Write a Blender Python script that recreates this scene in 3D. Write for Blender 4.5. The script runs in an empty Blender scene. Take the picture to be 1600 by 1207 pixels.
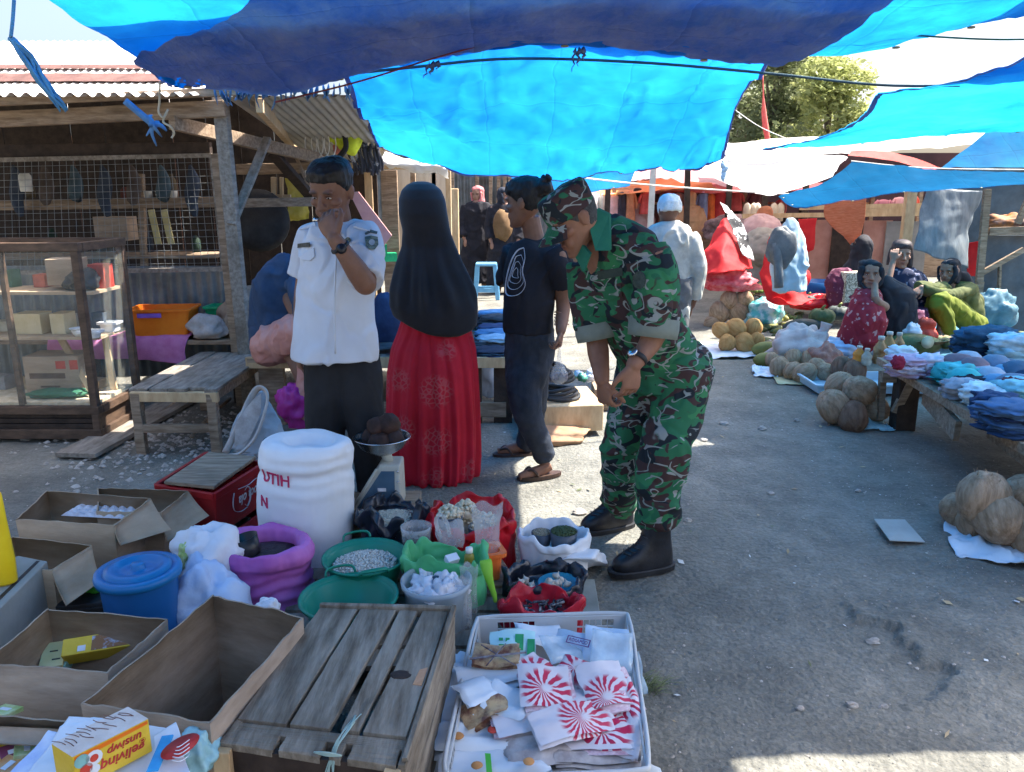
import bpy, bmesh, math, random
import numpy as np
from math import sin, cos, pi, radians, tan, atan2, sqrt
from mathutils import Vector, Matrix

SC = bpy.context.scene
COL = SC.collection
# ------------------------------------------------------------------ camera, sky, sun, exposure
PITCH = radians(13.8); CAMH = 1.5; FPX = 1232.0
cam_d = bpy.data.cameras.new('camera'); cam = bpy.data.objects.new('camera', cam_d); COL.objects.link(cam)
cam.location = (0, 0, CAMH); cam.rotation_euler = (pi/2 - PITCH, 0, 0)
cam_d.sensor_width = 36; cam_d.lens = FPX/1600*36; cam_d.clip_start = .05; cam_d.clip_end = 800
SC.camera = cam
SUN_DIR = Vector((.50, .16, .85)).normalized()          # towards the sun
SUN_EL = math.asin(SUN_DIR.z); SUN_AZ = atan2(SUN_DIR.x, SUN_DIR.y)
W = bpy.data.worlds.new('World'); SC.world = W; W.use_nodes = True
_n = W.node_tree.nodes; _l = W.node_tree.links
for x in list(_n): _n.remove(x)
_o = _n.new('ShaderNodeOutputWorld'); _b = _n.new('ShaderNodeBackground'); _s = _n.new('ShaderNodeTexSky')
_s.sky_type = 'NISHITA'; _s.sun_disc = False; _s.sun_elevation = SUN_EL; _s.sun_rotation = SUN_AZ
_s.dust_density = 6.0; _s.air_density = .9; _s.ozone_density = 1.0
_b.inputs['Strength'].default_value = .125
_l.new(_s.outputs[0], _b.inputs[0]); _l.new(_b.outputs[0], _o.inputs[0])
sun_d = bpy.data.lights.new('sun', 'SUN'); sun_d.energy = 5.0; sun_d.angle = radians(.5); sun_d.color = (1, .95, .86)
sun = bpy.data.objects.new('sun', sun_d); COL.objects.link(sun)
sun.rotation_euler = SUN_DIR.to_track_quat('Z', 'Y').to_euler(); sun.location = SUN_DIR*30
SC.view_settings.view_transform = 'Standard'; SC.view_settings.look = 'None'
SC.view_settings.exposure = 1.8; SC.view_settings.gamma = 1.0
SC.view_settings.use_curve_mapping = False
SC.render.engine = 'CYCLES'
SC.cycles.use_denoising = True
try: SC.cycles.denoiser = 'OPENIMAGEDENOISE'
except Exception: pass
SC.cycles.max_bounces = 10; SC.cycles.transparent_max_bounces = 16; SC.cycles.sample_clamp_indirect = 6
SC.cycles.use_adaptive_sampling = True; SC.cycles.adaptive_threshold = .02

# ------------------------------------------------------------------ placing
CP, SP = cos(PITCH), sin(PITCH)
V = Vector
def ray(px, py):
    u = (px-800)/FPX; v = (603.5-py)/FPX
    return V((u, CP+v*SP, -SP+v*CP))
def G(px, py, z=0.0):
    d = ray(px, py); t = (z-CAMH)/d.z
    return V((d.x*t, d.y*t, z))
def D(px, py, Y):
    d = ray(px, py); t = Y/d.y
    return V((d.x*t, Y, CAMH+d.z*t))
rnd = random.Random(7)
def R(a=1.0, b=None):
    return rnd.uniform(-a, a) if b is None else rnd.uniform(a, b)
def rotz(a): return Matrix.Rotation(a, 3, 'Z')
def frame(x, z):                       # rotation matrix with given x and approx z axis
    x = V(x).normalized(); z = V(z); z = (z - x*z.dot(x)).normalized(); y = z.cross(x)
    return Matrix((x, y, z)).transposed()

# vectorised value noise
def nz(P, s=1.0, seed=0):
    P = np.asarray(P, dtype=np.float64)*s + seed*17.13
    i = np.floor(P).astype(np.int64); f = P-i; f = f*f*(3-2*f)
    def h(a, b, c):
        n = (a*374761393 + b*668265263 + c*2147483647 + seed*974711) & 0xffffffff
        n = ((n ^ (n >> 13))*1274126177) & 0xffffffff
        return ((n ^ (n >> 16)) & 0xffff)/32767.5 - 1
    x, y, z = i[:, 0], i[:, 1], i[:, 2]; fx, fy, fz = f[:, 0], f[:, 1], f[:, 2]
    def L(a, b, t): return a+(b-a)*t
    return L(L(L(h(x,y,z), h(x+1,y,z), fx), L(h(x,y+1,z), h(x+1,y+1,z), fx), fy),
             L(L(h(x,y,z+1), h(x+1,y,z+1), fx), L(h(x,y+1,z+1), h(x+1,y+1,z+1), fx), fy), fz)
def fbm(P, s, seed=0, o=3):
    r = 0; a = 1
    for k in range(o): r = r+a*nz(P, s*2**k, seed+k); a *= .5
    return r

# ------------------------------------------------------------------ materials
MATS = {}
def mat(name, c, c2=None, rough=.75, scale=8, detail=4, bump=.2, bscale=60, bdist=.004, metal=0, stretch=(1,1,1),
        trl=0, spec=.35, alpha=1, ramp=(.35,.65), attr=None, sheen=0, coat=0, trans=0, ior=1.45, grime=0):
    if name in MATS: return MATS[name]
    m = bpy.data.materials.new(name); m.use_nodes = True; MATS[name] = m
    nt = m.node_tree; N = nt.nodes; L = nt.links
    p = N['Principled BSDF']; out = N['Material Output']
    tc = N.new('ShaderNodeTexCoord'); mp = N.new('ShaderNodeMapping'); mp.inputs['Scale'].default_value = stretch
    L.new(tc.outputs['Object'], mp.inputs['Vector'])
    if c2 is None: c2 = tuple(min(1, x*1.3+.01) for x in c); c = tuple(x*.78 for x in c)
    no = N.new('ShaderNodeTexNoise'); no.inputs['Scale'].default_value = scale; no.inputs['Detail'].default_value = detail
    no.inputs['Roughness'].default_value = .65
    L.new(mp.outputs[0], no.inputs['Vector'])
    cr = N.new('ShaderNodeValToRGB'); e = cr.color_ramp.elements
    e[0].position, e[1].position = ramp; e[0].color = (*c, 1); e[1].color = (*c2, 1)
    L.new(no.outputs['Fac'], cr.inputs['Fac']); col = cr.outputs['Color']
    if attr:
        at = N.new('ShaderNodeAttribute'); at.attribute_name = attr
        mx = N.new('ShaderNodeMix'); mx.data_type = 'RGBA'; mx.blend_type = 'MULTIPLY'; mx.inputs['Factor'].default_value = 1
        L.new(at.outputs['Color'], mx.inputs['A']); L.new(col, mx.inputs['B']); col = mx.outputs['Result']
    if grime:
        n3 = N.new('ShaderNodeTexNoise'); n3.inputs['Scale'].default_value = 5; n3.inputs['Detail'].default_value = 6
        L.new(tc.outputs['Object'], n3.inputs['Vector'])
        r3 = N.new('ShaderNodeValToRGB'); r3.color_ramp.elements[0].position = .5; r3.color_ramp.elements[1].position = .72
        L.new(n3.outputs['Fac'], r3.inputs['Fac'])
        mu = N.new('ShaderNodeMath'); mu.operation = 'MULTIPLY'; mu.inputs[1].default_value = grime
        L.new(r3.outputs['Color'], mu.inputs[0])
        mg = N.new('ShaderNodeMix'); mg.data_type = 'RGBA'; mg.inputs['B'].default_value = (.09, .07, .05, 1)
        L.new(mu.outputs[0], mg.inputs['Factor']); L.new(col, mg.inputs['A']); col = mg.outputs['Result']
    L.new(col, p.inputs['Base Color'])
    p.inputs['Roughness'].default_value = rough; p.inputs['Metallic'].default_value = metal
    p.inputs['Specular IOR Level'].default_value = spec; p.inputs['IOR'].default_value = ior
    p.inputs['Alpha'].default_value = alpha
    p.inputs['Coat Weight'].default_value = coat; p.inputs['Transmission Weight'].default_value = trans
    p.inputs['Sheen Weight'].default_value = sheen
    if bump:
        n2 = N.new('ShaderNodeTexNoise'); n2.inputs['Scale'].default_value = bscale; n2.inputs['Detail'].default_value = 4
        L.new(mp.outputs[0], n2.inputs['Vector'])
        bp = N.new('ShaderNodeBump'); bp.inputs['Strength'].default_value = bump; bp.inputs['Distance'].default_value = bdist
        L.new(n2.outputs['Fac'], bp.inputs['Height']); L.new(bp.outputs[0], p.inputs['Normal'])
    if trl:
        t = N.new('ShaderNodeBsdfTranslucent'); L.new(col, t.inputs['Color'])
        ms = N.new('ShaderNodeMixShader'); ms.inputs['Fac'].default_value = trl
        L.new(p.outputs[0], ms.inputs[1]); L.new(t.outputs[0], ms.inputs[2]); L.new(ms.outputs[0], out.inputs['Surface'])
        if alpha < 1:
            p.inputs['Alpha'].default_value = 1
            tr = N.new('ShaderNodeBsdfTransparent'); m2 = N.new('ShaderNodeMixShader'); m2.inputs['Fac'].default_value = alpha
            L.new(tr.outputs[0], m2.inputs[1]); L.new(ms.outputs[0], m2.inputs[2]); L.new(m2.outputs[0], out.inputs['Surface'])
    return m
def camo(name, faded=0.0):
    m = mat(name, (.5,.5,.5), rough=.85, bump=.25, bscale=300, bdist=.002)
    nt = m.node_tree; N = nt.nodes; L = nt.links; p = N['Principled BSDF']
    tc = [n for n in N if n.type == 'TEX_COORD'][0]
    def layer(scale, stretch, seed, lo, dist, rot):
        mp = N.new('ShaderNodeMapping'); mp.inputs['Scale'].default_value = stretch; mp.inputs['Location'].default_value = (seed, seed*.7, seed*1.3)
        mp.inputs['Rotation'].default_value = rot
        L.new(tc.outputs['Object'], mp.inputs['Vector'])
        n = N.new('ShaderNodeTexNoise'); n.inputs['Scale'].default_value = scale; n.inputs['Detail'].default_value = 1.2; n.inputs['Distortion'].default_value = dist
        L.new(mp.outputs[0], n.inputs['Vector'])
        r = N.new('ShaderNodeValToRGB'); r.color_ramp.elements[0].position = lo; r.color_ramp.elements[1].position = lo+.012
        L.new(n.outputs['Fac'], r.inputs['Fac']); return r.outputs['Color']
    def band(scale, stretch, seed, c, w, dist, rot):
        mp = N.new('ShaderNodeMapping'); mp.inputs['Scale'].default_value = stretch; mp.inputs['Location'].default_value = (seed, seed*.7, seed*1.3)
        mp.inputs['Rotation'].default_value = rot
        L.new(tc.outputs['Object'], mp.inputs['Vector'])
        n = N.new('ShaderNodeTexNoise'); n.inputs['Scale'].default_value = scale; n.inputs['Detail'].default_value = .6; n.inputs['Distortion'].default_value = dist
        L.new(mp.outputs[0], n.inputs['Vector'])
        r = N.new('ShaderNodeValToRGB'); e = r.color_ramp.elements
        e[0].position = c-w; e[0].color = (0,0,0,1); e[1].position = c-w+.006; e[1].color = (1,1,1,1)
        a = e.new(c+w-.006); a.color = (1,1,1,1); b = e.new(c+w); b.color = (0,0,0,1)
        L.new(n.outputs['Fac'], r.inputs['Fac']); return r.outputs['Color']
    def f(c): return tuple(x*(1-faded)+.2*faded for x in c)+(1,)
    g = N.new('ShaderNodeRGB'); g.outputs[0].default_value = f((.02,.125,.06)); cur = g.outputs[0]
    def times(a, b_):
        mu = N.new('ShaderNodeMath'); mu.operation = 'MULTIPLY'; L.new(a, mu.inputs[0]); L.new(b_, mu.inputs[1]); return mu.outputs[0]
    for fac, c in ((layer(9, (1,1,1.5), 11, .6, .8, (0,.5,0)), (.03,.17,.07)),
                   (layer(10.5, (1,1,1.6), 3, .54, .9, (.3,.6,0)), (.05,.026,.026)),
                   (layer(11, (1,1,1.5), 7, .58, 1.0, (0,-.5,.2)), (.010,.016,.022)),
                   (times(band(8, (1,1,1.8), 21, .55, .027, .7, (.2,.7,0)), layer(9, (1,1,1), 51, .52, .3, (0,0,0))), (.25,.27,.26)),
                   (times(band(9, (1,1,1.7), 27, .45, .022, .8, (.1,.6,.3)), layer(9, (1,1,1), 57, .52, .3, (0,0,0))), (.22,.25,.24)),
                   (layer(12, (1,1,2.0), 31, .68, 1.0, (0,.8,.3)), (.25,.27,.27))):
        mx = N.new('ShaderNodeMix'); mx.data_type = 'RGBA'; mx.inputs['B'].default_value = f(c)
        L.new(fac, mx.inputs['Factor']); L.new(cur, mx.inputs['A']); cur = mx.outputs['Result']
    L.new(cur, p.inputs['Base Color']); return m

# ------------------------------------------------------------------ mesh building
ORG = {}
class MB:
    def __init__(s): s.v = []; s.f = []; s.m = []; s.s = []
    def add(s, vs, fs, m=0, sm=False):
        o = len(s.v); s.v.extend([tuple(v) for v in vs])
        for f in fs: s.f.append(tuple(i+o for i in f)); s.m.append(m); s.s.append(sm)
        return s
    def box(s, c, size, rot=None, m=0, jit=0):
        a, b, d = [x/2 for x in size]; c = V(c)
        vs = [V((x*a, y*b, z*d)) for z in (-1,1) for x, y in ((-1,-1),(1,-1),(1,1),(-1,1))]
        if jit: vs = [v+V((R(jit), R(jit), R(jit))) for v in vs]
        if rot is not None: vs = [(rot if not isinstance(rot, (int, float)) else rotz(rot)) @ v for v in vs]
        return s.hexa([v+c for v in vs], m)
    def hexa(s, p, m=0):
        return s.add(p, [(0,3,2,1),(4,5,6,7),(0,1,5,4),(1,2,6,5),(2,3,7,6),(3,0,4,7)], m)
    def plank(s, a, b, w, t, up=(0,0,1), m=0, jit=.0015, n=1):
        a, b = V(a), V(b); d = (b-a); L = d.length; M = frame(d, up)
        rings = []
        for k in range(n+1):
            p = a+d*(k/n)
            rings.append([p+M@V((R(jit), y*w/2+R(jit), z*t/2+R(jit))) for y, z in ((-1,-1),(1,-1),(1,1),(-1,1))])
        return s.loft(rings, m, False)
    def loft(s, rings, m=0, sm=True, cap=True, closed=True):
        n = len(rings[0]); vs = [v for r in rings for v in r]; fs = []
        for k in range(len(rings)-1):
            for i in range(n if closed else n-1):
                j = (i+1) % n
                fs.append((k*n+i, k*n+j, (k+1)*n+j, (k+1)*n+i))
        if cap and closed:
            fs.append(tuple(range(n-1, -1, -1))); fs.append(tuple((len(rings)-1)*n+i for i in range(n)))
        return s.add(vs, fs, m, sm)
    def tube(s, pts, r, n=7, m=0, sm=True, cap=True, flat=1.0, side=None):
        pts = [V(p) for p in pts]; rr = r if isinstance(r, (list, tuple)) else [r]*len(pts)
        T = []
        for i in range(len(pts)):
            a = pts[max(0, i-1)]; b = pts[min(len(pts)-1, i+1)]; d = b-a
            T.append(d.normalized() if d.length > 1e-9 else V((0,0,1)))
        s0 = V(side) if side is not None else (V((0,0,1)) if abs(T[0].z) < .9 else V((1,0,0)))
        rings = []
        for i, p in enumerate(pts):
            s1 = s0 - T[i]*s0.dot(T[i])
            if s1.length < 1e-6: s1 = T[i].orthogonal()
            s1.normalize(); b = T[i].cross(s1); s0 = s1
            ra = rr[i] if not isinstance(rr[i], tuple) else rr[i][0]; rb = ra*flat if not isinstance(rr[i], tuple) else rr[i][1]
            rings.append([p+s1*ra*cos(2*pi*k/n)+b*rb*sin(2*pi*k/n) for k in range(n)])
        return s.loft(rings, m, sm, cap)
    def lathe(s, prof, c=(0,0,0), n=24, m=0, sm=True, ax=(1,1), rot=None, cap=True, wob=None):
        c = V(c); rings = []
        for k, (r, z) in enumerate(prof):
            ring = []
            for i in range(n):
                a = 2*pi*i/n; q = r*(1+(wob(a, z) if wob else 0)); v = V((q*cos(a)*ax[0], q*sin(a)*ax[1], z))
                ring.append(c+(rot@v if rot is not None else v))
            rings.append(ring)
        return s.loft(rings, m, sm, cap)
    def grid(s, P, nu, nv, m=0, sm=True, close=False):
        fs = []
        for i in range(nu-1):
            for j in range(nv if close else nv-1):
                k = (j+1) % nv
                fs.append((i*nv+j, i*nv+k, (i+1)*nv+k, (i+1)*nv+j))
        return s.add(P, fs, m, sm)
    def blob(s, c, r, seed=0, amp=.1, fr=2.0, rot=None, m=0, n=10, sm=True, fn=None):
        c = V(c); r = (r, r, r) if isinstance(r, (int, float)) else r
        nv, nu = int(n*1.7), n; P = []
        for i in range(nu+1):
            th = pi*i/nu
            for j in range(nv):
                ph = 2*pi*j/nv; P.append((sin(th)*cos(ph), sin(th)*sin(ph), -cos(th)))
        P = np.array(P); q = 1+amp*fbm(P, fr, seed, 2)
        if fn is not None: q = q*fn(P)
        Q = P*q[:, None]*np.array(r)
        vs = [c+((rot@V(x)) if rot is not None else V(x)) for x in Q]
        return s.grid(vs, nu+1, nv, m, sm, True)
    def build(s, name, mats, parent=None, at=None, bev=0, col=None, sub=0):
        me = bpy.data.meshes.new(name); mats = mats if isinstance(mats, (list, tuple)) else [mats]
        P = np.array(s.v, dtype=float)
        if parent is not None: o = ORG[parent.name]
        elif at is not None: o = V(at)
        else: o = V(((P[:,0].min()+P[:,0].max())/2, (P[:,1].min()+P[:,1].max())/2, P[:,2].min()))
        P = P-np.array(o)
        me.from_pydata(P.tolist(), [], s.f)
        for x in mats: me.materials.append(x)
        me.polygons.foreach_set('material_index', s.m); me.polygons.foreach_set('use_smooth', s.s)
        if col is not None: setcol(me, col)
        me.update()
        return link(name, me, parent, o, bev, sub)
def setcol(me, cols):
    a = me.color_attributes.new('Col', 'FLOAT_COLOR', 'POINT')
    c = np.ones((len(me.vertices), 4), dtype=np.float32); c[:, :3] = cols; a.data.foreach_set('color', c.ravel())
def link(name, me, parent, o, bev=0, sub=0):
    ob = bpy.data.objects.new(name, me); COL.objects.link(ob)
    if parent is not None: ob.parent = parent
    else: ob.location = o
    ORG[ob.name] = V(o)
    if bev:
        b = ob.modifiers.new('bevel', 'BEVEL'); b.width = bev; b.segments = 2; b.limit_method = 'ANGLE'; b.angle_limit = radians(50)
    if sub:
        b = ob.modifiers.new('subdiv', 'SUBSURF'); b.levels = sub; b.render_levels = sub
    return ob
def thing(name, label, cat, loc, group=None):
    o = bpy.data.objects.new(name, None); COL.objects.link(o); o.location = loc; o.empty_display_size = .05
    ORG[o.name] = V(loc); return tag(o, label, cat, group)
def tag(o, label=None, cat=None, group=None, kind=None):
    if label: o['label'] = label
    if cat: o['category'] = cat
    if group: o['group'] = group
    if kind: o['kind'] = kind
    return o
def dup(root, loc, rot=None, label=None, group=None, scale=None):
    r = root.copy(); COL.objects.link(r); r.location = loc; ORG[r.name] = V(loc)
    if rot is not None: r.rotation_euler = rot if isinstance(rot, (tuple, list)) else (0, 0, rot)
    if scale is not None: r.scale = (scale,)*3 if isinstance(scale, (int, float)) else scale
    if label: r['label'] = label
    if group: r['group'] = group
    for ch in list(root.children):
        c = ch.copy(); COL.objects.link(c); c.parent = r
        for g in list(ch.children):
            d = g.copy(); COL.objects.link(d); d.parent = c
    return r
def remesh(mb, voxel, smooth=3):
    me = bpy.data.meshes.new('tmp'); me.from_pydata(mb.v, [], mb.f)
    ob = bpy.data.objects.new('tmp', me); COL.objects.link(ob)
    r = ob.modifiers.new('r', 'REMESH'); r.mode = 'VOXEL'; r.voxel_size = voxel
    if smooth:
        s = ob.modifiers.new('s', 'SMOOTH'); s.factor = .5; s.iterations = smooth
    dg = bpy.context.evaluated_depsgraph_get(); dg.update()
    m2 = bpy.data.meshes.new_from_object(ob.evaluated_get(dg))
    bpy.data.objects.remove(ob); bpy.data.meshes.remove(me)
    return m2
def coords(me):
    a = np.zeros(len(me.vertices)*3); me.vertices.foreach_get('co', a); return a.reshape(-1, 3)
def norms(me):
    a = np.zeros(len(me.vertices)*3, dtype=np.float32); me.vertices.foreach_get('normal', a); return a.reshape(-1, 3).astype(float)
def finish(name, me, mats, parent, disp=None, colfn=None, horiz=False):
    P = coords(me); Nn = norms(me)
    if horiz: Nn[:,2] *= .1
    if colfn is not None: cols = colfn(P)
    if disp is not None: P = P+Nn*disp(P)[:, None]
    o = ORG[parent.name]; P = P-np.array(o)
    me.vertices.foreach_set('co', P.ravel())
    me.polygons.foreach_set('use_smooth', [True]*len(me.polygons))
    me.materials.clear()
    for x in (mats if isinstance(mats, (list, tuple)) else [mats]): me.materials.append(x)
    if colfn is not None: setcol(me, cols)
    me.name = name; me.update()
    return link(name, me, parent, o)
from mathutils.bvhtree import BVHTree
BV = {}
def stick(o, pts, off=.003):
    """lay picture points onto the surface of an object"""
    if o.name not in BV: BV[o.name] = BVHTree.FromPolygons([tuple(v.co+ORG[o.name]) for v in o.data.vertices], [tuple(f.vertices) for f in o.data.polygons])
    out = []; C0 = V((0,0,CAMH))
    for x, y in pts:
        h = BV[o.name].ray_cast(C0, ray(x, y).normalized()); out.append(h[0]+h[1]*off if h[0] is not None else None)
    ok = [q for q in out if q is not None]; return [q if q is not None else (ok[0] if ok else C0+ray(x, y)*3) for q, (x, y) in zip(out, pts)]
def catmull(pts, n):
    pts = [V(p) for p in pts]; out = []; m = len(pts)-1
    for k in range(n):
        t = k/(n-1)*m; i = min(int(t), m-1); f = t-i
        p0, p1, p2, p3 = pts[max(i-1, 0)], pts[i], pts[i+1], pts[min(i+2, m)]
        out.append(.5*((2*p1)+(p2-p0)*f+(2*p0-5*p1+4*p2-p3)*f*f+(3*p1-p0-3*p2+p3)*f**3))
    return out
def surf(rows, nu, nv):
    a = [catmull(r, nv) for r in rows]
    cols = [catmull([a[i][j] for i in range(len(rows))], nu) for j in range(nv)]
    return [cols[j][i] for i in range(nu) for j in range(nv)]
def ss(a, b, x): 
    t = np.clip((x-a)/(b-a), 0, 1); return t*t*(3-2*t)
def text(name, s, size, loc, M, m, parent=None, depth=.0006, warp=None, sx=1.0, shear=0.0):
    cu = bpy.data.curves.new('tx', 'FONT'); cu.body = s; cu.size = size; cu.align_x = 'CENTER'; cu.align_y = 'CENTER'
    cu.extrude = depth; cu.shear = shear; cu.offset = size*.012
    ob = bpy.data.objects.new('tx', cu); COL.objects.link(ob)
    dg = bpy.context.evaluated_depsgraph_get(); dg.update()
    me = bpy.data.meshes.new_from_object(ob.evaluated_get(dg)); bpy.data.objects.remove(ob)
    b = MB(); vs = []
    for v in me.vertices:
        p = V((v.co.x*sx, v.co.y, v.co.z)); vs.append(warp(p) if warp else V(loc)+M@p)
    b.add(vs, [tuple(p.vertices) for p in me.polygons]); bpy.data.meshes.remove(me)
    return b.build(name, m, parent)
# ================================================================== MATERIALS
m_dirt = mat('dirt', (.122,.120,.112), (.235,.23,.212), rough=.95, scale=2.2, detail=10, bump=.9, bscale=46, bdist=.014, ramp=(.3,.72))
m_stone = mat('stone', (.26,.23,.2), (.42,.39,.35), rough=.9, scale=14, bump=.4)
m_wood = mat('old_wood', (.17,.115,.075), (.36,.27,.19), rough=.85, scale=5, detail=8, bump=.35, bscale=20, stretch=(1.2,9,9), grime=.5)
m_woodgrey = mat('grey_wood', (.15,.125,.1), (.31,.27,.225), rough=.88, scale=5, detail=9, bump=.4, bscale=18, stretch=(7,1.2,7), grime=.6)
m_wooddark = mat('dark_wood', (.022,.015,.012), (.055,.036,.027), rough=.7, scale=6, detail=7, bump=.3, bscale=25, stretch=(2,6,2))
m_woodlt = mat('pale_wood', (.42,.28,.15), (.6,.44,.26), rough=.8, scale=5, detail=8, bump=.25, bscale=22, stretch=(3,3,1))
m_zinc = mat('zinc_sheet', (.11,.13,.14), (.22,.24,.25), rough=.5, scale=3, detail=6, bump=.1, metal=.55, grime=.7)
m_rust = mat('rusty_zinc', (.33,.13,.08), (.55,.33,.25), rough=.75, scale=3, detail=7, bump=.2, grime=.4)
m_roofw = mat('bleached_zinc', (.55,.5,.46), (.75,.72,.68), rough=.6, scale=3, detail=6, bump=.1)
m_tarp = mat('blue_tarp', (.006,.13,.42), (.012,.26,.62), rough=.55, scale=2.5, detail=5, bump=.3, bscale=26, bdist=.01, trl=.6, spec=.04)
m_tarpc = mat('cyan_tarp', (.004,.15,.42), (.02,.34,.62), rough=.55, scale=.9, detail=5, bump=.25, bscale=26, bdist=.01, trl=.66, spec=.04)
m_tarpdk = mat('double_tarp', (.05,.14,.34), (.22,.25,.33), rough=.7, scale=2.4, detail=10, bump=.9, bscale=11, bdist=.04, trl=.40, stretch=(1.6,.8,1), ramp=(.36,.62))
m_tarpm = mat('sky_blue_tarp', (.003,.10,.40), (.012,.22,.60), rough=.55, scale=.7, detail=5, bump=.3, bscale=26, bdist=.01, trl=.66, spec=.04)
m_tarpl = mat('deep_blue_tarp', (.003,.10,.24), (.006,.14,.32), rough=.6, scale=2, detail=5, bump=.3, bscale=26, bdist=.01, trl=.6, spec=.02)
def creases(m, sx, sy):           # fold grid left from the packed sheet, and welded seams
    nt = m.node_tree; N = nt.nodes; L = nt.links; p = N['Principled BSDF']; src = p.inputs['Base Color'].links[0].from_socket; outs = [l.to_socket for l in src.links]
    tc = [n for n in N if n.type == 'TEX_COORD'][0]; se = N.new('ShaderNodeSeparateXYZ'); no = N.new('ShaderNodeTexNoise'); no.inputs['Scale'].default_value = 3; L.new(tc.outputs['Object'], no.inputs['Vector'])
    wa = N.new('ShaderNodeVectorMath'); wa.operation = 'MULTIPLY_ADD'; wa.inputs[1].default_value = (.09,.09,0); L.new(no.outputs['Color'], wa.inputs[0]); L.new(tc.outputs['Object'], wa.inputs[2]); L.new(wa.outputs[0], se.inputs[0]); cur = src
    for k, s in ((0, sx), (1, sy)):
        mu = N.new('ShaderNodeMath'); mu.operation = 'MULTIPLY'; mu.inputs[1].default_value = s; L.new(se.outputs[k], mu.inputs[0]); fr = N.new('ShaderNodeMath'); fr.operation = 'FRACT'; L.new(mu.outputs[0], fr.inputs[0])
        r = N.new('ShaderNodeValToRGB'); e = r.color_ramp.elements; e[0].position = 0; e[0].color = (.62,.66,.7,1); e[1].position = .035; e[1].color = (1,1,1,1); a = e.new(.97); a.color = (1,1,1,1); a = e.new(1); a.color = (1.25,1.2,1.15,1); L.new(fr.outputs[0], r.inputs['Fac'])
        mx = N.new('ShaderNodeMix'); mx.data_type = 'RGBA'; mx.blend_type = 'MULTIPLY'; mx.inputs['Factor'].default_value = .7; L.new(cur, mx.inputs['A']); L.new(r.outputs[0], mx.inputs['B']); cur = mx.outputs['Result']
    for q in outs: L.new(cur, q)
for q in (m_tarp, m_tarpc, m_tarpm, m_tarpl): creases(q, 2.1, 1.7)
creases(m_tarpdk, 1.3, 2.3)
m_hem = mat('tarp_hem', (.05,.07,.2), (.1,.13,.3), rough=.7, scale=6, bump=.3, trl=.25)
m_wtarp = mat('white_tarp', (.75,.74,.72), (.85,.84,.82), rough=.7, scale=2, bump=.2, bscale=20, trl=.35)
m_rope = mat('dark_rope', (.02,.05,.07), rough=.9, bump=.4, bscale=200)
m_ropew = mat('white_rope', (.7,.68,.62), rough=.9, bump=.3, bscale=200)
m_roper = mat('maroon_rope', (.13,.025,.03), rough=.9, bump=.3, bscale=200)
m_metal = mat('steel', (.55,.55,.56), rough=.25, metal=1, bump=0)
m_wire = mat('grey_wire', (.2,.21,.21), rough=.5, metal=.3, bump=0)
m_black = mat('black_rubber', (.018,.018,.02), rough=.6, bump=.2)
m_leaf = mat('leaf_dark', (.13,.16,.075), (.23,.26,.13), rough=.6, scale=1, trl=.35)
m_leaf2 = mat('leaf_light', (.32,.37,.13), (.48,.5,.22), rough=.6, scale=1, trl=.4)
m_bark = mat('bark', (.1,.08,.06), (.2,.17,.14), rough=.95, bump=.5, bscale=12)

def earth(m):                      # coarse sand and trodden streaks over the base tone
    nt = m.node_tree; N = nt.nodes; L = nt.links; p = N['Principled BSDF']; src = p.inputs['Base Color'].links[0].from_socket; tc = [n for n in N if n.type == 'TEX_COORD'][0]
    for sc_, st, lo, hi, c0, c1 in ((60, (1,1,1), .36, .64, .80, 1.14), (16, (1,1.8,1), .35, .7, .84, 1.12), (3.2, (1.6,1,1), .35, .65, .82, 1.12)):
        mp = N.new('ShaderNodeMapping'); mp.inputs['Scale'].default_value = st; L.new(tc.outputs['Object'], mp.inputs['Vector'])
        n = N.new('ShaderNodeTexNoise'); n.inputs['Scale'].default_value = sc_; n.inputs['Detail'].default_value = 6; n.inputs['Roughness'].default_value = .7; L.new(mp.outputs[0], n.inputs['Vector'])
        r = N.new('ShaderNodeValToRGB'); e = r.color_ramp.elements; e[0].position = lo; e[1].position = hi; e[0].color = (c0,c0,c0*.98,1); e[1].color = (c1,c1*.99,c1*.96,1); L.new(n.outputs['Fac'], r.inputs['Fac'])
        mx = N.new('ShaderNodeMix'); mx.data_type = 'RGBA'; mx.blend_type = 'MULTIPLY'; mx.inputs['Factor'].default_value = 1; L.new(src, mx.inputs['A']); L.new(r.outputs[0], mx.inputs['B']); src = mx.outputs['Result']
    L.new(src, p.inputs['Base Color'])
earth(m_dirt)
# ================================================================== GROUND
def edge_x(y): return 1.32+.09*np.sin(y*9)+.04*np.sin(y*23+1)+.022*np.sin(y*51)+.010*np.sin(y*117)+.006*np.sin(y*211) + (y-2.4)*.18
def ground_h(X, Y):
    P = np.stack([X, Y, np.zeros_like(X)], 1)
    h = .010*fbm(P, 1.3, 3, 3)+.007*fbm(P, 7, 5, 3)+.0025*nz(P, 30, 9)
    d = X-edge_x(Y)
    w = ss(1.95, 2.2, Y)*(1-ss(2.55, 2.8, Y))
    h = h+w*(.020*ss(-.009, .009, d)*(1-ss(.1, .9, d))-.004*ss(-.35, -.03, d)*(1-ss(-.009, .009, d)))
    near = 1-ss(30, 60, np.abs(Y)+np.abs(X))
    return h*near
def gh(x, y): return float(ground_h(np.array([x]), np.array([y]))[0])
xs = np.concatenate([[-220,-120,-60,-30,-18,-12,-9,-7,-6], np.arange(-5,.95,.05), np.arange(.95,2.1,.014), np.arange(2.1,5.51,.05), [6,7,9,12,18,30,60,120,220]])
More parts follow.
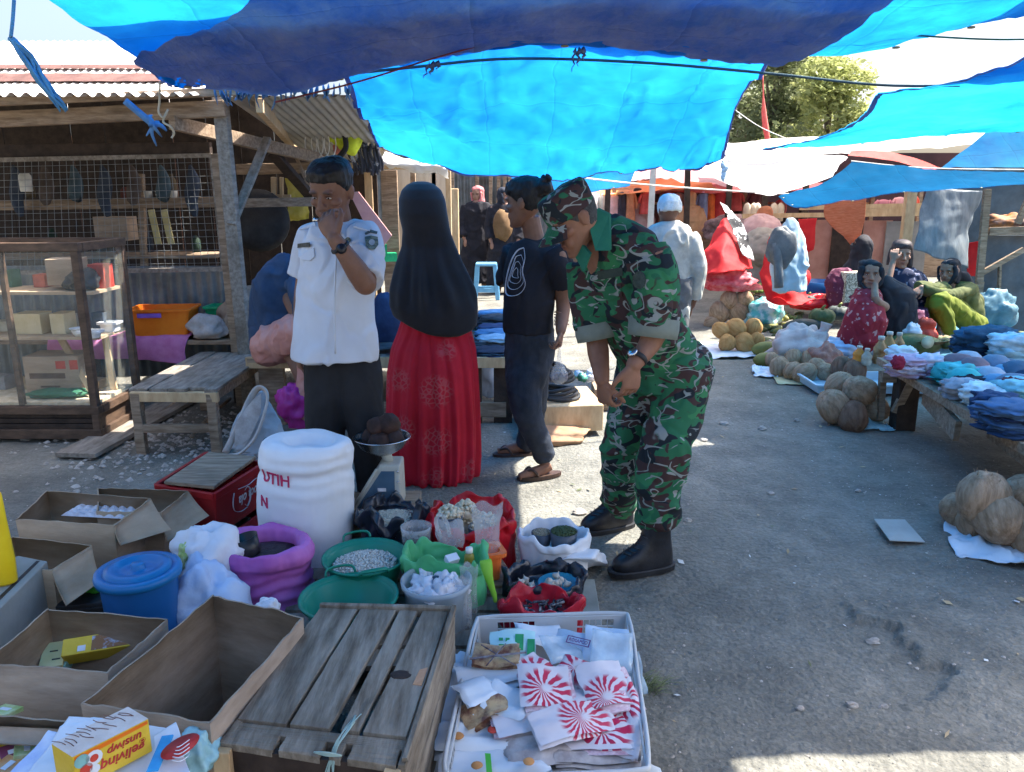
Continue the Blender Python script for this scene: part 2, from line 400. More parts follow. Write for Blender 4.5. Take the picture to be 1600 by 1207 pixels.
ys = np.concatenate([[-220,-120,-60,-30,-12,-6,-3,-1.5,-.5,.2], np.arange(.6,3.2,.018), np.arange(3.2,9,.06), np.arange(9,20,.3), [21,23,26,30,36,45,60,90,140,220]])
XX, YY = np.meshgrid(xs, ys); X1, Y1 = XX.ravel(), YY.ravel(); H1 = ground_h(X1, Y1)
b = MB(); b.grid(np.stack([X1, Y1, H1], 1).tolist(), len(ys), len(xs))
ground = tag(b.build('ground', m_dirt, at=(0,0,0)), kind='structure')
_hx = H1.reshape(len(ys), len(xs))
def _fast(x, y):
    i = int(np.searchsorted(ys, y)); j = int(np.searchsorted(xs, x)); return float(_hx[i, j])
gh_ = [_fast]
# loose gravel (uncountable) and a few stones one could pick up
b = MB(); rg = random.Random(3)
def pebble(b, x, y, z, s, rr, m=0):
    vs = [(x+rr.uniform(.6,1)*s*cos(a), y+rr.uniform(.6,1)*s*sin(a), z+rr.uniform(-.1,.25)*s) for a in (0,1.25,2.5,3.8,5.0)]
    vs += [(x+rr.uniform(-.3,.3)*s, y+rr.uniform(-.3,.3)*s, z+s*rr.uniform(.45,.8)), (x, y, z-s*.4)]
    b.add(vs, [(i, (i+1)%5, 5) for i in range(5)]+[((i+1)%5, i, 6) for i in range(5)], m)
for k in range(5000):
    y = 1.4+rg.random()**1.6*8; x = rg.uniform(-3.2, 3.8)
    pebble(b, x, y, gh(x, y), rg.choice((.003,.004,.004,.005,.006,.009)), rg)
for k in range(9000):
    y = 1.5+rg.random()**1.3*3.2; x = rg.uniform(-2.4, 3.0); s = rg.choice((.0016,.002,.0026,.0035)); z = gh_[0](x, y)
    b.add([(x-s, y, z), (x+s*.6, y-s, z), (x+s*.7, y+s, z), (x+R(s*.3), y, z+s*1.3)], [(0,1,3),(1,2,3),(2,0,3)], 0)
for k in range(500):
    x = -2.2+rg.gauss(0,.35); y = 4.7+rg.gauss(0,.35); pebble(b, x, y, gh(x, y), rg.uniform(.008,.03), rg)
tag(b.build('gravel', m_stone, at=(0,0,0)), kind='stuff')
b = MB()                                   # trodden scraps: chaff, bits of leaf, paper and plastic
for k in range(420):
    y = 1.5+rg.random()**1.4*7; x = rg.uniform(-2.6, 3.6); s = rg.choice((.006,.008,.012,.02)); z = gh(x, y)+.004; a = rg.uniform(0,6.3); u = V((cos(a), sin(a), rg.uniform(-.2,.3)))*s; w = V((-sin(a), cos(a), rg.uniform(-.2,.3)))*s*rg.uniform(.15,.7); c = V((x, y, z+s*.12))
    b.add([c-u, c+w, c+u, c-w], [(0,1,2,3)], rg.choice((0,0,0,0,1,2)))
tag(b.build('litter', [mat('straw_bits', (.3,.22,.12), (.42,.33,.2), rough=.9), mat('paper_bits', (.55,.55,.53), rough=.8), mat('leaf_bits', (.07,.09,.04), (.14,.15,.08), rough=.9)], at=(0,0,0)), kind='stuff')
stones = [(905,806,.035),(1130,662,.03),(1340,770,.018),(1190,672,.028),(1245,660,.02),(1365,1003,.022),(1205,775,.02),(1500,860,.016),(1330,1105,.018),(1250,1110,.014),(1382,1105,.012),(40,687,.03),(80,684,.022),(128,688,.018),(185,725,.016),(322,725,.035),(120,770,.02),(25,770,.015),(1075,815,.02),(1100,690,.022)]
wh = ['beside the boot','right of the soldier','in the middle of the path','near the coconut stack','beyond the path centre','by the broken crust edge','on the open path','right of the cardboard sheet','near the sunlit patch','left of the sunlit patch','above the sunlit patch','under the left cabinet','beneath the cabinet front','by the cabinet foot','beside the loose plank','at the foot of the wooden bench','left of the open cartons','at the far left edge','beside the camouflage trousers','behind the soldier']
for k, (px, py, s) in enumerate(stones):
    g = G(px, py); b = MB(); b.blob((g.x, g.y, gh(g.x, g.y)+s*.25), (s, s*.8, s*.5), k, .35, 1.6, n=7, sm=False)
    tag(b.build('stone', m_stone), 'pale grey stone lying on the dirt '+wh[k], 'stone', 'loose stones on the dirt path')

# ================================================================== TARPS OVERHEAD
def tarp(name, label, rows, m, nu=60, nv=90, wr=.02, ws=3.0, seed=1, hem=None, group='blue tarps strung over the market', hm=None, holes=None, stretchw=(1,1,1)):
    P = np.array([tuple(p) for p in surf(rows, nu, nv)])
    U = np.repeat(np.linspace(0,1,nu), nv); Vv = np.tile(np.linspace(0,1,nv), nu)
    Q = P*np.array(stretchw)
    cr_ = fbm(Q, ws*.8, seed+21, 2); c2 = fbm(Q*np.array((1.6,.7,1)), ws*1.7, seed+27, 2)
    P[:, 2] += wr*(fbm(Q, ws, seed, 3))+wr*.4*nz(Q, ws*5, seed+4)-wr*.55*np.exp(-(cr_/.10)**2)+wr*.35*np.exp(-(c2/.09)**2)
    b = MB(); b.grid(P.tolist(), nu, nv)
    if holes:
        keep = [i for i, f in enumerate(b.f) if not holes(U[f[0]], Vv[f[0]])]
        b.f = [b.f[i] for i in keep]; b.m = [b.m[i] for i in keep]; b.s = [b.s[i] for i in keep]
    o = tag(b.build(name, m), label, 'tarp', group)
    if hem:
        A = P.reshape(nu, nv, 3)
        for e, w in hem:
            k = max(2, int(w*(nu if e in 'nf' else nv)))
            if e == 'f': S = A[-k:, :]
            elif e == 'n': S = A[:k, :]
            elif e == 'l': S = A[:, :k]
            else: S = A[:, -k:]
            S = S.copy(); S[:, :, 2] -= .006
            h = MB(); h.grid(S.reshape(-1, 3).tolist(), S.shape[0], S.shape[1]); h.build('hem', hm or m_hem, o)
    if hem:                                # eyelets along the far hem
        A = P.reshape(nu, nv, 3); e = MB()
        for k in range(4, nv-3, 9):
            c = V(A[nu-2, k])-V((0,0,.008)); e.tube([c+V((.013*cos(t), .013*sin(t), 0)) for t in [i*pi/5 for i in range(11)]], .004, 5, cap=False)
        tag(e.build('eyelets', m_eyel, o), kind='stuff')
    return o
m_eyel = mat('eyelet_brass', (.3,.25,.15), rough=.4, metal=.7, bump=0)
# A: the near tarp, blue sheet above, dark doubled sheet under its middle
A_far = [D(150,-60,3.2), D(225,70,3.3), D(252,128,3.4), D(330,135,3.45), D(440,138,3.5), D(560,112,3.5), D(680,84,3.5), D(900,66,3.5), D(1100,90,3.55), D(1240,95,3.6), D(1380,76,3.6), D(1490,52,3.6), D(1600,15,3.6), D(1720,-30,3.5)]
rows = []
for k, (yy, dz) in enumerate(((.2,.42),(.8,.3),(1.5,.2),(2.5,.12),(3.1,.05))):
    rows.append([V((min(p.x, 1.95) if k < 4 else p.x, yy+(p.y-3.5)*.5, (2.06+(p.z-2.06)*(.25 if k < 3 else .6))+dz*.9)) for p in A_far])
rows.append(A_far)
tarp('blue_tarpaulin', 'big blue tarpaulin stretched overhead nearest the camera, lit cyan at its corners', rows, m_tarp, 60, 110, .022, 2.4, 2, [('l',.012)])
def dk(row, a, b2, off):            # part of a row between columns, lowered
    c = catmull(row, 60); return [V((p.x, p.y, p.z-off)) for p in c[int(a*59):int(b2*59)+1]]
spans = ((.37,.70),(.37,.70),(.37,.70),(.36,.70),(.20,.70),(.13,.69))
tarp('dark_tarpaulin', 'dark doubled grey blue tarpaulin lying under the near blue sheet, torn along its left hem', [dk(r, a, b2, (.07,.07,.065,.055,.045,.015)[k]) for k, (r, (a, b2)) in enumerate(zip(rows, spans))],
     m_tarpdk, 120, 180, .014, 4.2, 8, None,
     holes=lambda u, v: (u > .93 and .045 < v < .18 and (math.sin(v*260+u*90)+math.sin(v*117)*.8+math.sin(u*333)*.5) > .9-(u-.93)*9) or (u > .985 and math.sin(v*70)*math.sin(v*31) > .55))
# frayed strips and ragged edge of the dark tarp
for k, (px, py, dx, dy, lab) in enumerate(((678,100,-8,22,'short frayed rag hanging from the dark tarp hem'),(905,78,-3,34,'dark tape strip dangling from the near tarp edge'))):
    b = MB(); p = D(px, py, 3.49); q = D(px+dx, py+dy, 3.49); n = 6
    for j in range(3):
        o = V((j*.02-.02, 0, 0)); pts = [p+o+(q-p)*(t/n)*(1-.25*j)+V((.006*sin(t*2+j), .004*cos(t*3), 0)) for t in range(n+1)]
        b.tube(pts, [.016*(1-.7*t/n) for t in range(n+1)], 5, flat=.15)
    tag(b.build('tarp_rag', m_tarpdk), lab, 'rag')
tarp('blue_tarpaulin', 'unseen blue tarp added overhead to block sun between near and cyan tarps', [[V((-1.95,2.9,2.42)),V((-.9,2.9,2.44)),V((.3,2.9,2.44)),V((1.42,2.9,2.42))],[V((-1.95,3.9,2.36)),V((-.9,3.9,2.34)),V((.3,3.9,2.34)),V((1.44,3.9,2.38))],[V((-1.95,5.2,2.56)),V((-.9,5.2,2.54)),V((.3,5.2,2.54)),V((1.5,5.2,2.56))]], m_tarp, 30, 50, .015, 2, 31)  # extra tarp hidden behind the near one, added to keep sun off the left ground
tarp('blue_tarpaulin', 'unseen blue tarp added overhead to shade the right side of the path', [[V((2.0,2.31,2.5)),V((3.2,2.34,2.5)),V((4.8,2.28,2.6))],[V((1.98,3.3,2.4)),V((3.2,3.3,2.36)),V((4.8,3.3,2.5))],[V((2.2,4.6,2.58)),V((2.8,5.1,2.64)),V((4.8,5.15,2.7))]], m_tarp, 30, 40, .015, 2, 33)  # added out of view, outline shaped to bound the sun patches on the path
# B: the middle cyan tarp
B_far = [D(590,226,7), D(640,243,7), D(700,258,7), D(830,271,7), D(930,273,7), D(1010,263,7), D(1080,254,7), D(1131,250,7)]
B_m = [D(566,182,6.1), D(650,185,6.1), D(740,190,6.1), D(850,196,6.1), D(950,194,6.1), D(1050,188,6.1), D(1120,180,6.1), D(1150,175,6.1)]
B_m2 = [D(545,142,5.4), D(640,120,5.4), D(740,110,5.4), D(850,108,5.4), D(960,108,5.4), D(1060,110,5.4), D(1140,112,5.4), D(1190,110,5.4)]
B_n = [D(520,90,4.9), D(620,60,4.9), D(740,50,4.9), D(850,46,4.9), D(960,46,4.9), D(1060,50,4.9), D(1150,55,4.9), D(1222,58,4.9)]
tarp('blue_tarpaulin', 'bright cyan blue tarp sagging in the middle behind the standing people', [B_n, B_m2, B_m, B_far], m_tarpm, 80, 120, .05, 1.6, 5, [('f',.03),('r',.035),('l',.03)])
# small one behind
tarp('blue_tarpaulin', 'small blue tarp hanging low beyond the cyan one', [[D(740,240,10.5), D(860,240,10.5), D(1000,250,10.2)], [D(780,264,9.5), D(880,272,9.6), D(993,266,9.8)], [D(820,292,9.2), D(905,302,9.2), D(984,290,9.6)]], m_tarp, 24, 40, .015, 2, 9, [('f',.05)])
# C: right hand cyan tarp
C_l = [D(1372,146,5.2), D(1340,186,6), D(1275,215,7), D(1190,233,8)]
rows = [[C_l[0], D(1450,138,5.0), D(1540,112,4.6), D(1640,70,4.2), D(1760,20,4), D(2300,-80,3.9)],
        [C_l[1], D(1440,165,5.9), D(1540,150,5.6), D(1640,130,5.2), D(1760,100,5), D(2300,30,4.9)],
        [C_l[2], D(1400,198,6.9), D(1520,186,6.6), D(1640,176,6.3), D(1760,165,6), D(2300,120,6)],
        [C_l[3], D(1330,226,7.9), D(1500,210,7.7), D(1640,202,7.5), D(1760,196,7.4), D(2300,180,7.4)]]
tarp('blue_tarpaulin', 'bright turquoise tarp at the upper right, tied to the dark cross rope', rows, m_tarpc, 50, 60, .018, 2.5, 12, [('l',.05),('n',.03)])
# D: low right tarp edge
rows = [[D(1332,252,8.6), D(1420,262,8.4), D(1520,268,8.2), D(1650,268,8)],
        [D(1290,284,8.3), D(1390,280,8.2), D(1510,276,8.1), D(1650,274,7.9)],
        [D(1216,307,8), D(1255,324,7.8), D(1400,302,7.8), D(1650,286,7.7)]]
tarp('blue_tarpaulin', 'deep blue low hanging tarp above the seated women on the right', rows, m_tarpl, 30, 60, .012, 2.5, 15, [('l',.06),('f',.08)])
rows = [[D(1545,205,9.4), D(1640,200,9.2), D(1720,196,9)], [D(1470,262,8.9), D(1600,262,8.8), D(1720,262,8.7)]]
tarp('blue_tarpaulin', 'turquoise tarp corner behind the low blue one at the right edge', rows, m_tarpc, 16, 24, .012, 2.5, 18)
# white sheets beyond
def wsheet(lab, rows, m=m_wtarp, wr=.03, seed=3, nm='white_tarpaulin', grp='pale tarps over the far stalls'):
    return tarp(nm, lab, rows, m, 24, 40, wr, 1.5, seed, None, grp)
m_pink = mat('pink_tarp', (.55,.3,.33), (.7,.42,.42), rough=.7, scale=2, trl=.4)
m_redt = mat('red_tarp', (.5,.03,.03), (.7,.07,.05), rough=.6, scale=2, trl=.45)
m_orant = mat('orange_tarp', (.8,.35,.12), (.9,.55,.3), rough=.7, scale=2, trl=.45)
wsheet('wide sunlit white tarp stretched low beyond the turquoise tarp', [[D(1120,222,14), D(1300,214,13), D(1500,190,12), D(1700,170,11)], [D(1140,250,11), D(1300,240,10.4), D(1500,228,10), D(1700,215,9.6)]])
wsheet('white sagging tarp hung right above the red cloth stall', [[D(1120,246,11.5), D(1230,240,11), D(1325,246,10)], [D(1090,262,11), D(1200,284,10), D(1310,262,9.6)], [D(1100,268,10.6), D(1195,308,9.4), D(1300,276,9.2)]])
wsheet('pale pink tarp roof in the distance beside the pole', [[D(985,262,16), D(1060,258,16), D(1160,262,16)], [D(975,285,13), D(1060,280,13), D(1150,290,13)]], m_pink, .06, 4, 'pink_tarpaulin')
wsheet('orange tarp roof lit through over the far clothes stalls', [[D(850,285,17), D(960,288,16), D(1100,268,15)], [D(850,302,15), D(960,304,14), D(1120,294,13)]], mat('dull_orange_tarp', (.6,.25,.09), (.75,.4,.18), rough=.8, scale=2, trl=.25), .05, 6, 'orange_tarpaulin')
wsheet('red tarp strip curving beneath the white tarp at right', [[D(1330,236,10), D(1400,238,10), D(1470,262,10)], [D(1325,243,9.9), D(1400,252,9.9), D(1455,268,9.9)]], m_redt, .01, 7, 'red_tarpaulin')
wsheet('dark red awning shading the far stalls', [[D(990,292,18), D(1150,285,17), D(1420,285,15)], [D(990,306,14.5), D(1150,300,13.6), D(1420,300,12)]], mat('maroon_awning', (.16,.02,.025), (.24,.04,.04), rough=.8, scale=2, trl=.15), .04, 8, 'red_tarpaulin')

# ropes
def rope(lab, pts, r, m, n=30, sag=0, nm='rope'):
    c = catmull(pts, n); b = MB(); b.tube(c, r, 6); return tag(b.build(nm, m), lab, 'rope', 'ropes holding the tarps')
rope('dark cross rope running above the cyan tarp to the turquoise one', [D(430,128,4.6), D(640,106,4.7), D(800,92,4.8), D(1000,98,4.85), D(1200,115,5), D(1372,133,5.15), D(1500,134,5.1)], .008, m_rope)
rope('green rope slung under the dark tarp towards the upper right', [D(820,0,3.0), D(1000,24,3.2), D(1200,40,3.35), D(1500,60,3.5), D(1600,62,3.6)], .004, mat('green_rope', (.02,.12,.1), rough=.9))
rope('maroon cord running diagonally under the dark tarp', [D(430,160,3.3), D(560,128,3.35), D(690,88,3.4), D(860,42,3.3), D(1010,8,3.1), D(1080,-10,3.05)], .0035, m_roper)
rope('white cord strung low across the far side of the cyan tarp', [D(830,268,7.4), D(1000,288,8.2), D(1200,302,8.8), D(1300,305,9.2)], .008, m_ropew)
rope('thin pale guy line from the cyan tarp to the far roofs', [D(1148,172,6.1), D(1190,200,7.4), D(1232,218,9)], .004, m_ropew)
rope('white cord tied at the low blue tarp corner', [D(1330,252,8.6), D(1450,263,8.4), D(1650,266,8)], .006, m_ropew)
b = MB()
for k in range(5): b.blob(D(1131+R(3), 258+k*5, 7.0), (.02,.015,.03), k, .4)
tag(b.build('rope_knot', mat('pale_blue_cloth', (.45,.6,.7), rough=.8)), 'pale blue rag knotted under the corner of the cyan tarp', 'knot')
rope('pale cord hanging from the near tarp corner, tangled at its end', [D(250,128,3.4), D(249,160,3.4), D(248,176,3.4), D(256,184,3.4), D(262,172,3.42), D(255,190,3.4), D(266,198,3.38), D(272,208,3.4), D(268,216,3.4)], .0045, mat('tan_cord', (.45,.4,.3), rough=.9), 60)
b = MB(); pts = [D(22,0,2.6), D(20,30,2.6), D(17,58,2.6)]
b.tube(catmull(pts, 12), .006, 6)
for k in range(14):
    e = D(100+R(6), 168+R(8), 2.6); b.tube(catmull([D(15+R(5), 60, 2.6), D(40+R(10), 92+R(6), 2.6+R(.02)), D(68+R(8), 130+R(6), 2.6+R(.02)), e], 10), [.006]*7+[.004,.003,.0015], 5, flat=.5)
tag(b.build('frayed_rope', mat('blue_raffia', (.05,.16,.3), (.1,.28,.45), rough=.8)), 'frayed blue raffia rope dangling at the upper left corner', 'rope')
b = MB()
for k in range(7):
    a = k*.9; c = D(240, 196, 3.9)
    q = (.06,.035,.075,.03,.05,.07,.035)[k]; b.tube(catmull([c, c+V((q*.5*cos(a)+R(.01), .02*sin(a*2), q*.5*sin(a))), c+V((q*cos(a)+R(.015), .02, q*sin(a)-.025))], 6), [.014,.015,.012,.011,.008,.004], 5, flat=.3)
b.tube(catmull([D(195,158,3.9), D(215,175,3.9), D(240,196,3.9)], 8), .018, 5, flat=.3)
tag(b.build('tarp_knot', mat('torn_blue', (.05,.14,.3), (.09,.22,.42), rough=.8)), 'torn blue tarp scrap knotted on the stall beam', 'knot')
# ragged torn tarp fringe hanging near the post
b = MB()
for k in range(26):
    px = 335+k*8.5; p = D(px, 142-k*.2, 3.75); q = D(px+R(14), 142+R(8,34)*(1 if k < 14 else .6), 3.9)
    b.tube([p, (p+q)/2+V((R(.01), R(.02), 0)), q], [.022,.018,.004], 5, flat=.2)
tag(b.build('torn_fringe', mat('torn_blue', (0,0,0))), 'ragged torn fringe of blue tarp hanging before the stall roof', 'torn tarp')
# ================================================================== LEFT STALL
def corr(b, o, ux, uy, lx, ly, pitch=.076, amp=.009, m=0, n=8):
    """corrugated sheet: ux across the waves, uy along them"""
    o, ux, uy = V(o), V(ux).normalized(), V(uy).normalized(); w = ux.cross(uy).normalized()
    nu = max(8, int(lx/pitch*n)); P = []
    for j in (0, .33, .66, 1):
        for i in range(nu+1):
            t = i/nu*lx; P.append(o+ux*t+uy*(ly*j)+w*(amp*sin(2*pi*t/pitch)))
    return b.grid(P, 4, nu+1, m)
stall = thing('market_stall', 'weathered open wooden stall with wire screen front on the left', 'stall', (-2.6,5.9,0))
POST = G(387,642)
def pk(nm, a, b_, w, t, m=m_wood, up=(0,1,0), par=stall, n=4, bev=.004):
    b = MB(); b.plank(a, b_, w, t, up, 0, .002, n); return b.build(nm, m, par, bev=bev)
pk('post', (POST.x,5.44,0), D(344,150,5.44), .085, .075, m_woodgrey, (0,1,0))
pk('post', (POST.x-.09,5.52,.0), D(338,240,5.52), .06, .05, m_wood, (0,1,0))
pk('beam', D(-60,190,5.4), D(352,170,5.4), .05, .10, m_wood, (0,0,1))
pk('beam', D(-60,162,5.2), D(440,140,5.25), .05, .05, m_wood, (0,0,1))
pk('beam', D(268,192,5.35), D(506,250,7.0), .05, .09, m_wood, (0,0,1))
pk('beam', D(-60,238,5.95), D(330,234,5.95), .06, .10, m_wooddark, (0,0,1))
pk('brace', D(362,352,5.40), D(418,216,5.95), .03, .06, m_woodgrey, (1,0,0))
pk('rafter', D(405,165,5.3), D(470,240,8.2), .05, .09, m_woodlt, (0,0,1))
pk('rail', D(360,318,6.4), D(520,315,6.6), .05, .07, m_wood, (0,0,1))
pk('rail', D(370,265,7.2), D(520,262,7.2), .05, .09, m_wood, (0,0,1))
pk('brace', D(425,238,6.5), D(505,330,6.9), .05, .08, m_wooddark, (1,0,0))
pk('upright', D(428,277,7.0), D(428,375,7.0), .04, .05, m_woodlt, (0,1,0))
pk('upright', D(440,277,7.0), D(441,375,7.0), .03, .04, m_woodlt, (0,1,0))
pk('rail', D(420,308,7.0), D(455,308,7.0), .03, .04, m_woodlt, (0,0,1))
# screen
sf = MB(); a0, a1, a2, a3 = D(-70,252,5.9), D(331,243,5.9), D(350,421,5.9), D(-70,428,5.9)
for p, q in ((a0,a1),(a1,a2),(a2,a3)): sf.plank(p, q, .03, .03, (0,1,0))
sf.build('screen_frame', m_woodgrey, stall)
wm = MB()
for k in range(38):
    t = k/37; wm.tube([a0+(a1-a0)*t, a3+(a2-a3)*t], .0016, 4, cap=False)
for k in range(1, 17):
    t = k/17; wm.tube([a0+(a3-a0)*t, a1+(a2-a1)*t], .0016, 4, cap=False)
wm.build('wire_screen', m_wire, stall)
# walls
b = MB(); corr(b, (-5.5,6.02,.1), (1,0,0), (0,0,1), 3.45, .86); b.build('corrugated_wall', m_zinc, stall)
for k in range(15):
    b = MB(); x = -6.3+k*.34; b.box((x, 8.3+R(.01), 1.2), (.332, .025, 2.46+R(.04)), 0); b.build('wall_board', m_wooddark, stall)
b = MB(); corr(b, (-1.9,8.4,0.0), (-.15,1,0), (0,0,1), 1.2, 2.0); b.build('corrugated_wall', m_zinc, stall)
b = MB(); corr(b, (-6.5,5.1,2.08), (1,0,0), (0,1,.14), 4.55, 3.2, .09, .014); b.build('roof', m_roofw, stall)
b = MB(); corr(b, D(350,150,5.35), (1,.03,0), (-.04,1,-.10), .80, 2.9, .06, .008); b.build('roof', mat('pale_zinc', (.3,.29,.26), (.42,.4,.36), rough=.55, metal=.3, scale=3), stall)
pk('shelf_rail', D(-60,322,6.7), D(350,316,6.7), .06, .08, m_wood, (0,0,1))
pk('upright', D(220,272,6.75), D(226,430,6.75), .05, .05, m_wood, (0,1,0))
pk('shelf_board', D(-60,402,6.9), D(350,398,6.9), .4, .03, m_wood, (0,0,1))
# beyond the stall: far roof with rusty bands, seen over the eave
far = thing('neighbouring_roof', 'sun bleached house roof with rust red bands behind the left stall', 'building', (-8,12,0))
b = MB(); b.box((-9,13.5,1.2), (9,.2,2.4)); b.build('wall', m_rust, far)
b = MB(); corr(b, (-14,11,2.58), (1,0,0), (0,1,.42), 9.6, 3.6, .12, .02); b.build('roof', m_roofw, far)
for k in range(2):
    b = MB(); corr(b, (-14,12.0+k*.62,3.045+k*.26), (1,0,0), (0,1,.42), 9.62, (.42,.22)[k], .4, .003); b.build('rust_band', mat('rust_paint', (.10,.05,.045), (.17,.09,.08), rough=.9, scale=4), far)
# low platform with bin and cloth
plat = thing('sales_platform', 'low plank platform below the wire screen, draped with pink cloth', 'platform', (-2.6,5.75,0))
for k in range(3):
    pk('board', (-4.2,5.6+k*.14,.46), (-1.95,5.6+k*.14,.46), .13, .03, m_wood, (0,0,1), plat)
for x in (-2.0,-3.0,-4.0): pk('leg', (x,5.6,0), (x,5.6,.445), .06, .06, m_wooddark, (0,1,0), plat)
def cloth(name, lab, cat, rows, m, wr=.012, ws=7, seed=1, nu=24, nv=36, parent=None, group=None):
    P = np.array([tuple(p) for p in surf(rows, nu, nv)]); P += wr*np.stack([fbm(P, ws, seed), fbm(P, ws, seed+5), fbm(P, ws, seed+9)], 1)
    b = MB(); b.grid(P.tolist(), nu, nv); o = b.build(name, m, parent); s = o.modifiers.new('solid', 'SOLIDIFY'); s.thickness = .004
    return tag(o, lab, cat, group) if parent is None else o
m_pinkc = mat('pink_cloth', (.42,.12,.28), (.55,.2,.38), rough=.9, scale=9, bump=.3)
cloth('cloth', 'dull pink cloth hanging over the platform edge beneath the orange bin', 'cloth', [[(-3.3,5.85,.485),(-2.7,5.85,.49),(-2.3,5.85,.49)],[(-3.3,5.53,.487),(-2.7,5.53,.49),(-2.3,5.55,.495)],[(-3.3,5.5,.36),(-2.7,5.5,.34),(-2.33,5.5,.30)]], m_pinkc)
m_orange = mat('orange_plastic', (.75,.16,.01), (.85,.24,.02), rough=.4, scale=5, bump=.05, trl=.15)
def tub(lab, cat, nm, c, lx, ly, h, taper, m, t=.006, rot=0, rimw=.014, at=None, rim=None, group=None, corner=.02, lipm=None):
    """open rectangular tub: walls, floor and rolled rim"""
    M = rotz(rot); c = V(c); b = MB()
    def ring(sx, sy, z, r=corner):
        P = []
        for qx, qy, a0 in ((1,1,0),(-1,1,pi/2),(-1,-1,pi),(1,-1,1.5*pi)):
            for k in range(4):
                a = a0+k/3*pi/2; P.append(c+M@V((qx*(sx/2-r)+r*cos(a), qy*(sy/2-r)+r*sin(a), z)))
        return P
    rings = [ring(lx*taper, ly*taper, .0), ring(lx, ly, h), ring(lx+2*rimw, ly+2*rimw, h), ring(lx+2*rimw, ly+2*rimw, h-rimw), ring(lx+2*rimw-.004, ly+2*rimw-.004, h-rimw)]
    b.loft([ring((lx-2*t)*taper, (ly-2*t)*taper, t)]+[ring(lx-2*t, ly-2*t, h)]+[rings[2], rings[3], ring(lx, ly, h-rimw), rings[0]], 0, False, True)
    o = b.build(nm, m, None, at=c); return tag(o, lab, cat, group)
tub('orange plastic bin with purple handle on the pink cloth', 'bin', 'plastic_bin', (-2.52,5.68,.495), .42, .30, .20, .85, m_orange, rot=.12)
b = MB(); b.box((-2.56,5.52,.655), (.16,.012,.03), .12); tag(b.build('bin_handle', mat('purple_plastic', (.18,.08,.4), rough=.4), bpy.data.objects['plastic_bin']))
tub('green plastic bin mostly hidden behind the orange bin', 'bin', 'plastic_bin', (-2.17,5.88,.48), .2, .2, .2, .85, mat('green_plastic', (.01,.3,.12), rough=.4))
m_sackb = mat('brown_sack', (.2,.14,.1), (.33,.25,.19), rough=.95, scale=12, bump=.5, bscale=120)
m_sackg = mat('grey_sack', (.3,.27,.25), (.46,.42,.4), rough=.95, scale=12, bump=.5, bscale=120)
def heap(nm, lab, cat, c, r, m, seed=1, amp=.25, fr=1.8, n=22, group=None, flat=True):
    b = MB(); b.blob(c, r, seed, amp, fr, n=n, fn=lambda P: 1-.35*ss(.2,-.8,P[:,2])*0+.06*np.abs(nz(P,7,seed+3)))
    if flat: b.v = [(x, y, max(z, c[2]-r[2]*.72)) for x, y, z in b.v]
    return tag(b.build(nm, m), lab, cat, group)
heap('sack', 'brown bundle of old sacks beside the post', 'sack', (-1.97,5.78,.60), (.2,.18,.19), m_sackb, 3)
heap('sack', 'grey crumpled cloth bag right of the orange bin', 'sack', (-2.18,5.6,.55), (.14,.1,.09), m_sackg, 4)
# bench
bench = thing('wooden_bench', 'low plank bench with a worn top reaching back to the platform', 'bench', (-1.93,5.0,0))
for k, (x0, x1) in enumerate(((-2.17,-2.16),(-2.045,-2.04),(-1.93,-1.93),(-1.82,-1.83),(-1.74,-1.75))):
    pk('top_board', (x0,4.42+R(.02),.39+R(.004)), (x1,5.5+R(.02),.39+R(.004)), .108 if k < 4 else .07, .022, m_woodgrey, (0,0,1), bench)
pk('front_rail', (-2.21,4.42,.35), (-1.70,4.42,.35), .03, .06, m_woodlt, (0,0,1), bench)
for x in (-2.18,-1.74):
    pk('leg', (x,4.43,0), (x,4.43,.37), .055, .05, m_wood, (0,1,0), bench)
    pk('leg', (x,5.4,0), (x,5.4,.37), .055, .05, m_wood, (0,1,0), bench)
    pk('side_rail', (x,4.46,.345), (x,5.4,.345), .06, .025, m_wood, (1,0,0), bench)
pk('stretcher', (-2.17,4.42,.16), (-1.73,4.42,.16), .025, .05, m_wood, (0,0,1), bench)
pl = MB(); pl.plank(G(118,712,.03), G(330,600,.03), .24, .025, (0,0,1)); tag(pl.build('loose_plank', m_woodgrey), 'wide loose plank lying on the dirt in front of the cabinet', 'plank')
for k, (p, q, l) in enumerate(((G(250,655), G(330,600), 'thin bamboo stick lying under the bench'), (G(300,690), G(360,630), 'broken stick lying under the bench near its right leg'))):
    b = MB(); b.tube([p+V((0,0,.03)), (p+q)/2+V((0,0,.05)), q+V((0,0,.03))], .012, 6); tag(b.build('stick', m_wood), l, 'stick')

# glass cabinet
cab = thing('display_cabinet', 'old wooden glass display cabinet with dusty shelves at the left edge', 'cabinet', (-3.1,4.9,0))
cx0, cx1, cy0, cy1 = -4.0, -2.53, 4.66, 5.2
m_cab = mat('cabinet_wood', (.055,.035,.025), (.12,.075,.05), rough=.55, scale=5, detail=6, bump=.2, stretch=(2,2,6))
m_glass = mat('dusty_glass', (.5,.5,.42), rough=.05, bump=0, alpha=.07, spec=.5)
for x, y in ((cx1,cy0),(cx1,cy1),(cx0,cy0),(cx0,cy1)):
    b = MB(); b.box((x-.02*(1 if x == cx1 else -1), y, .63), (.045,.045,1.14)); b.build('corner_post', m_cab, cab, bev=.004)
for z, h in ((1.19,.05),(.055,.06),(.205,.05)):
    for y in (cy0, cy1):
        b = MB(); b.box(((cx0+cx1)/2, y+.0, z), (cx1-cx0+.02,.05,h)); b.build('rail', m_cab, cab, bev=.004)
    b = MB(); b.box((cx1-.005, (cy0+cy1)/2, z), (.04, cy1-cy0-.05, h)); b.build('rail', m_cab, cab, bev=.004)
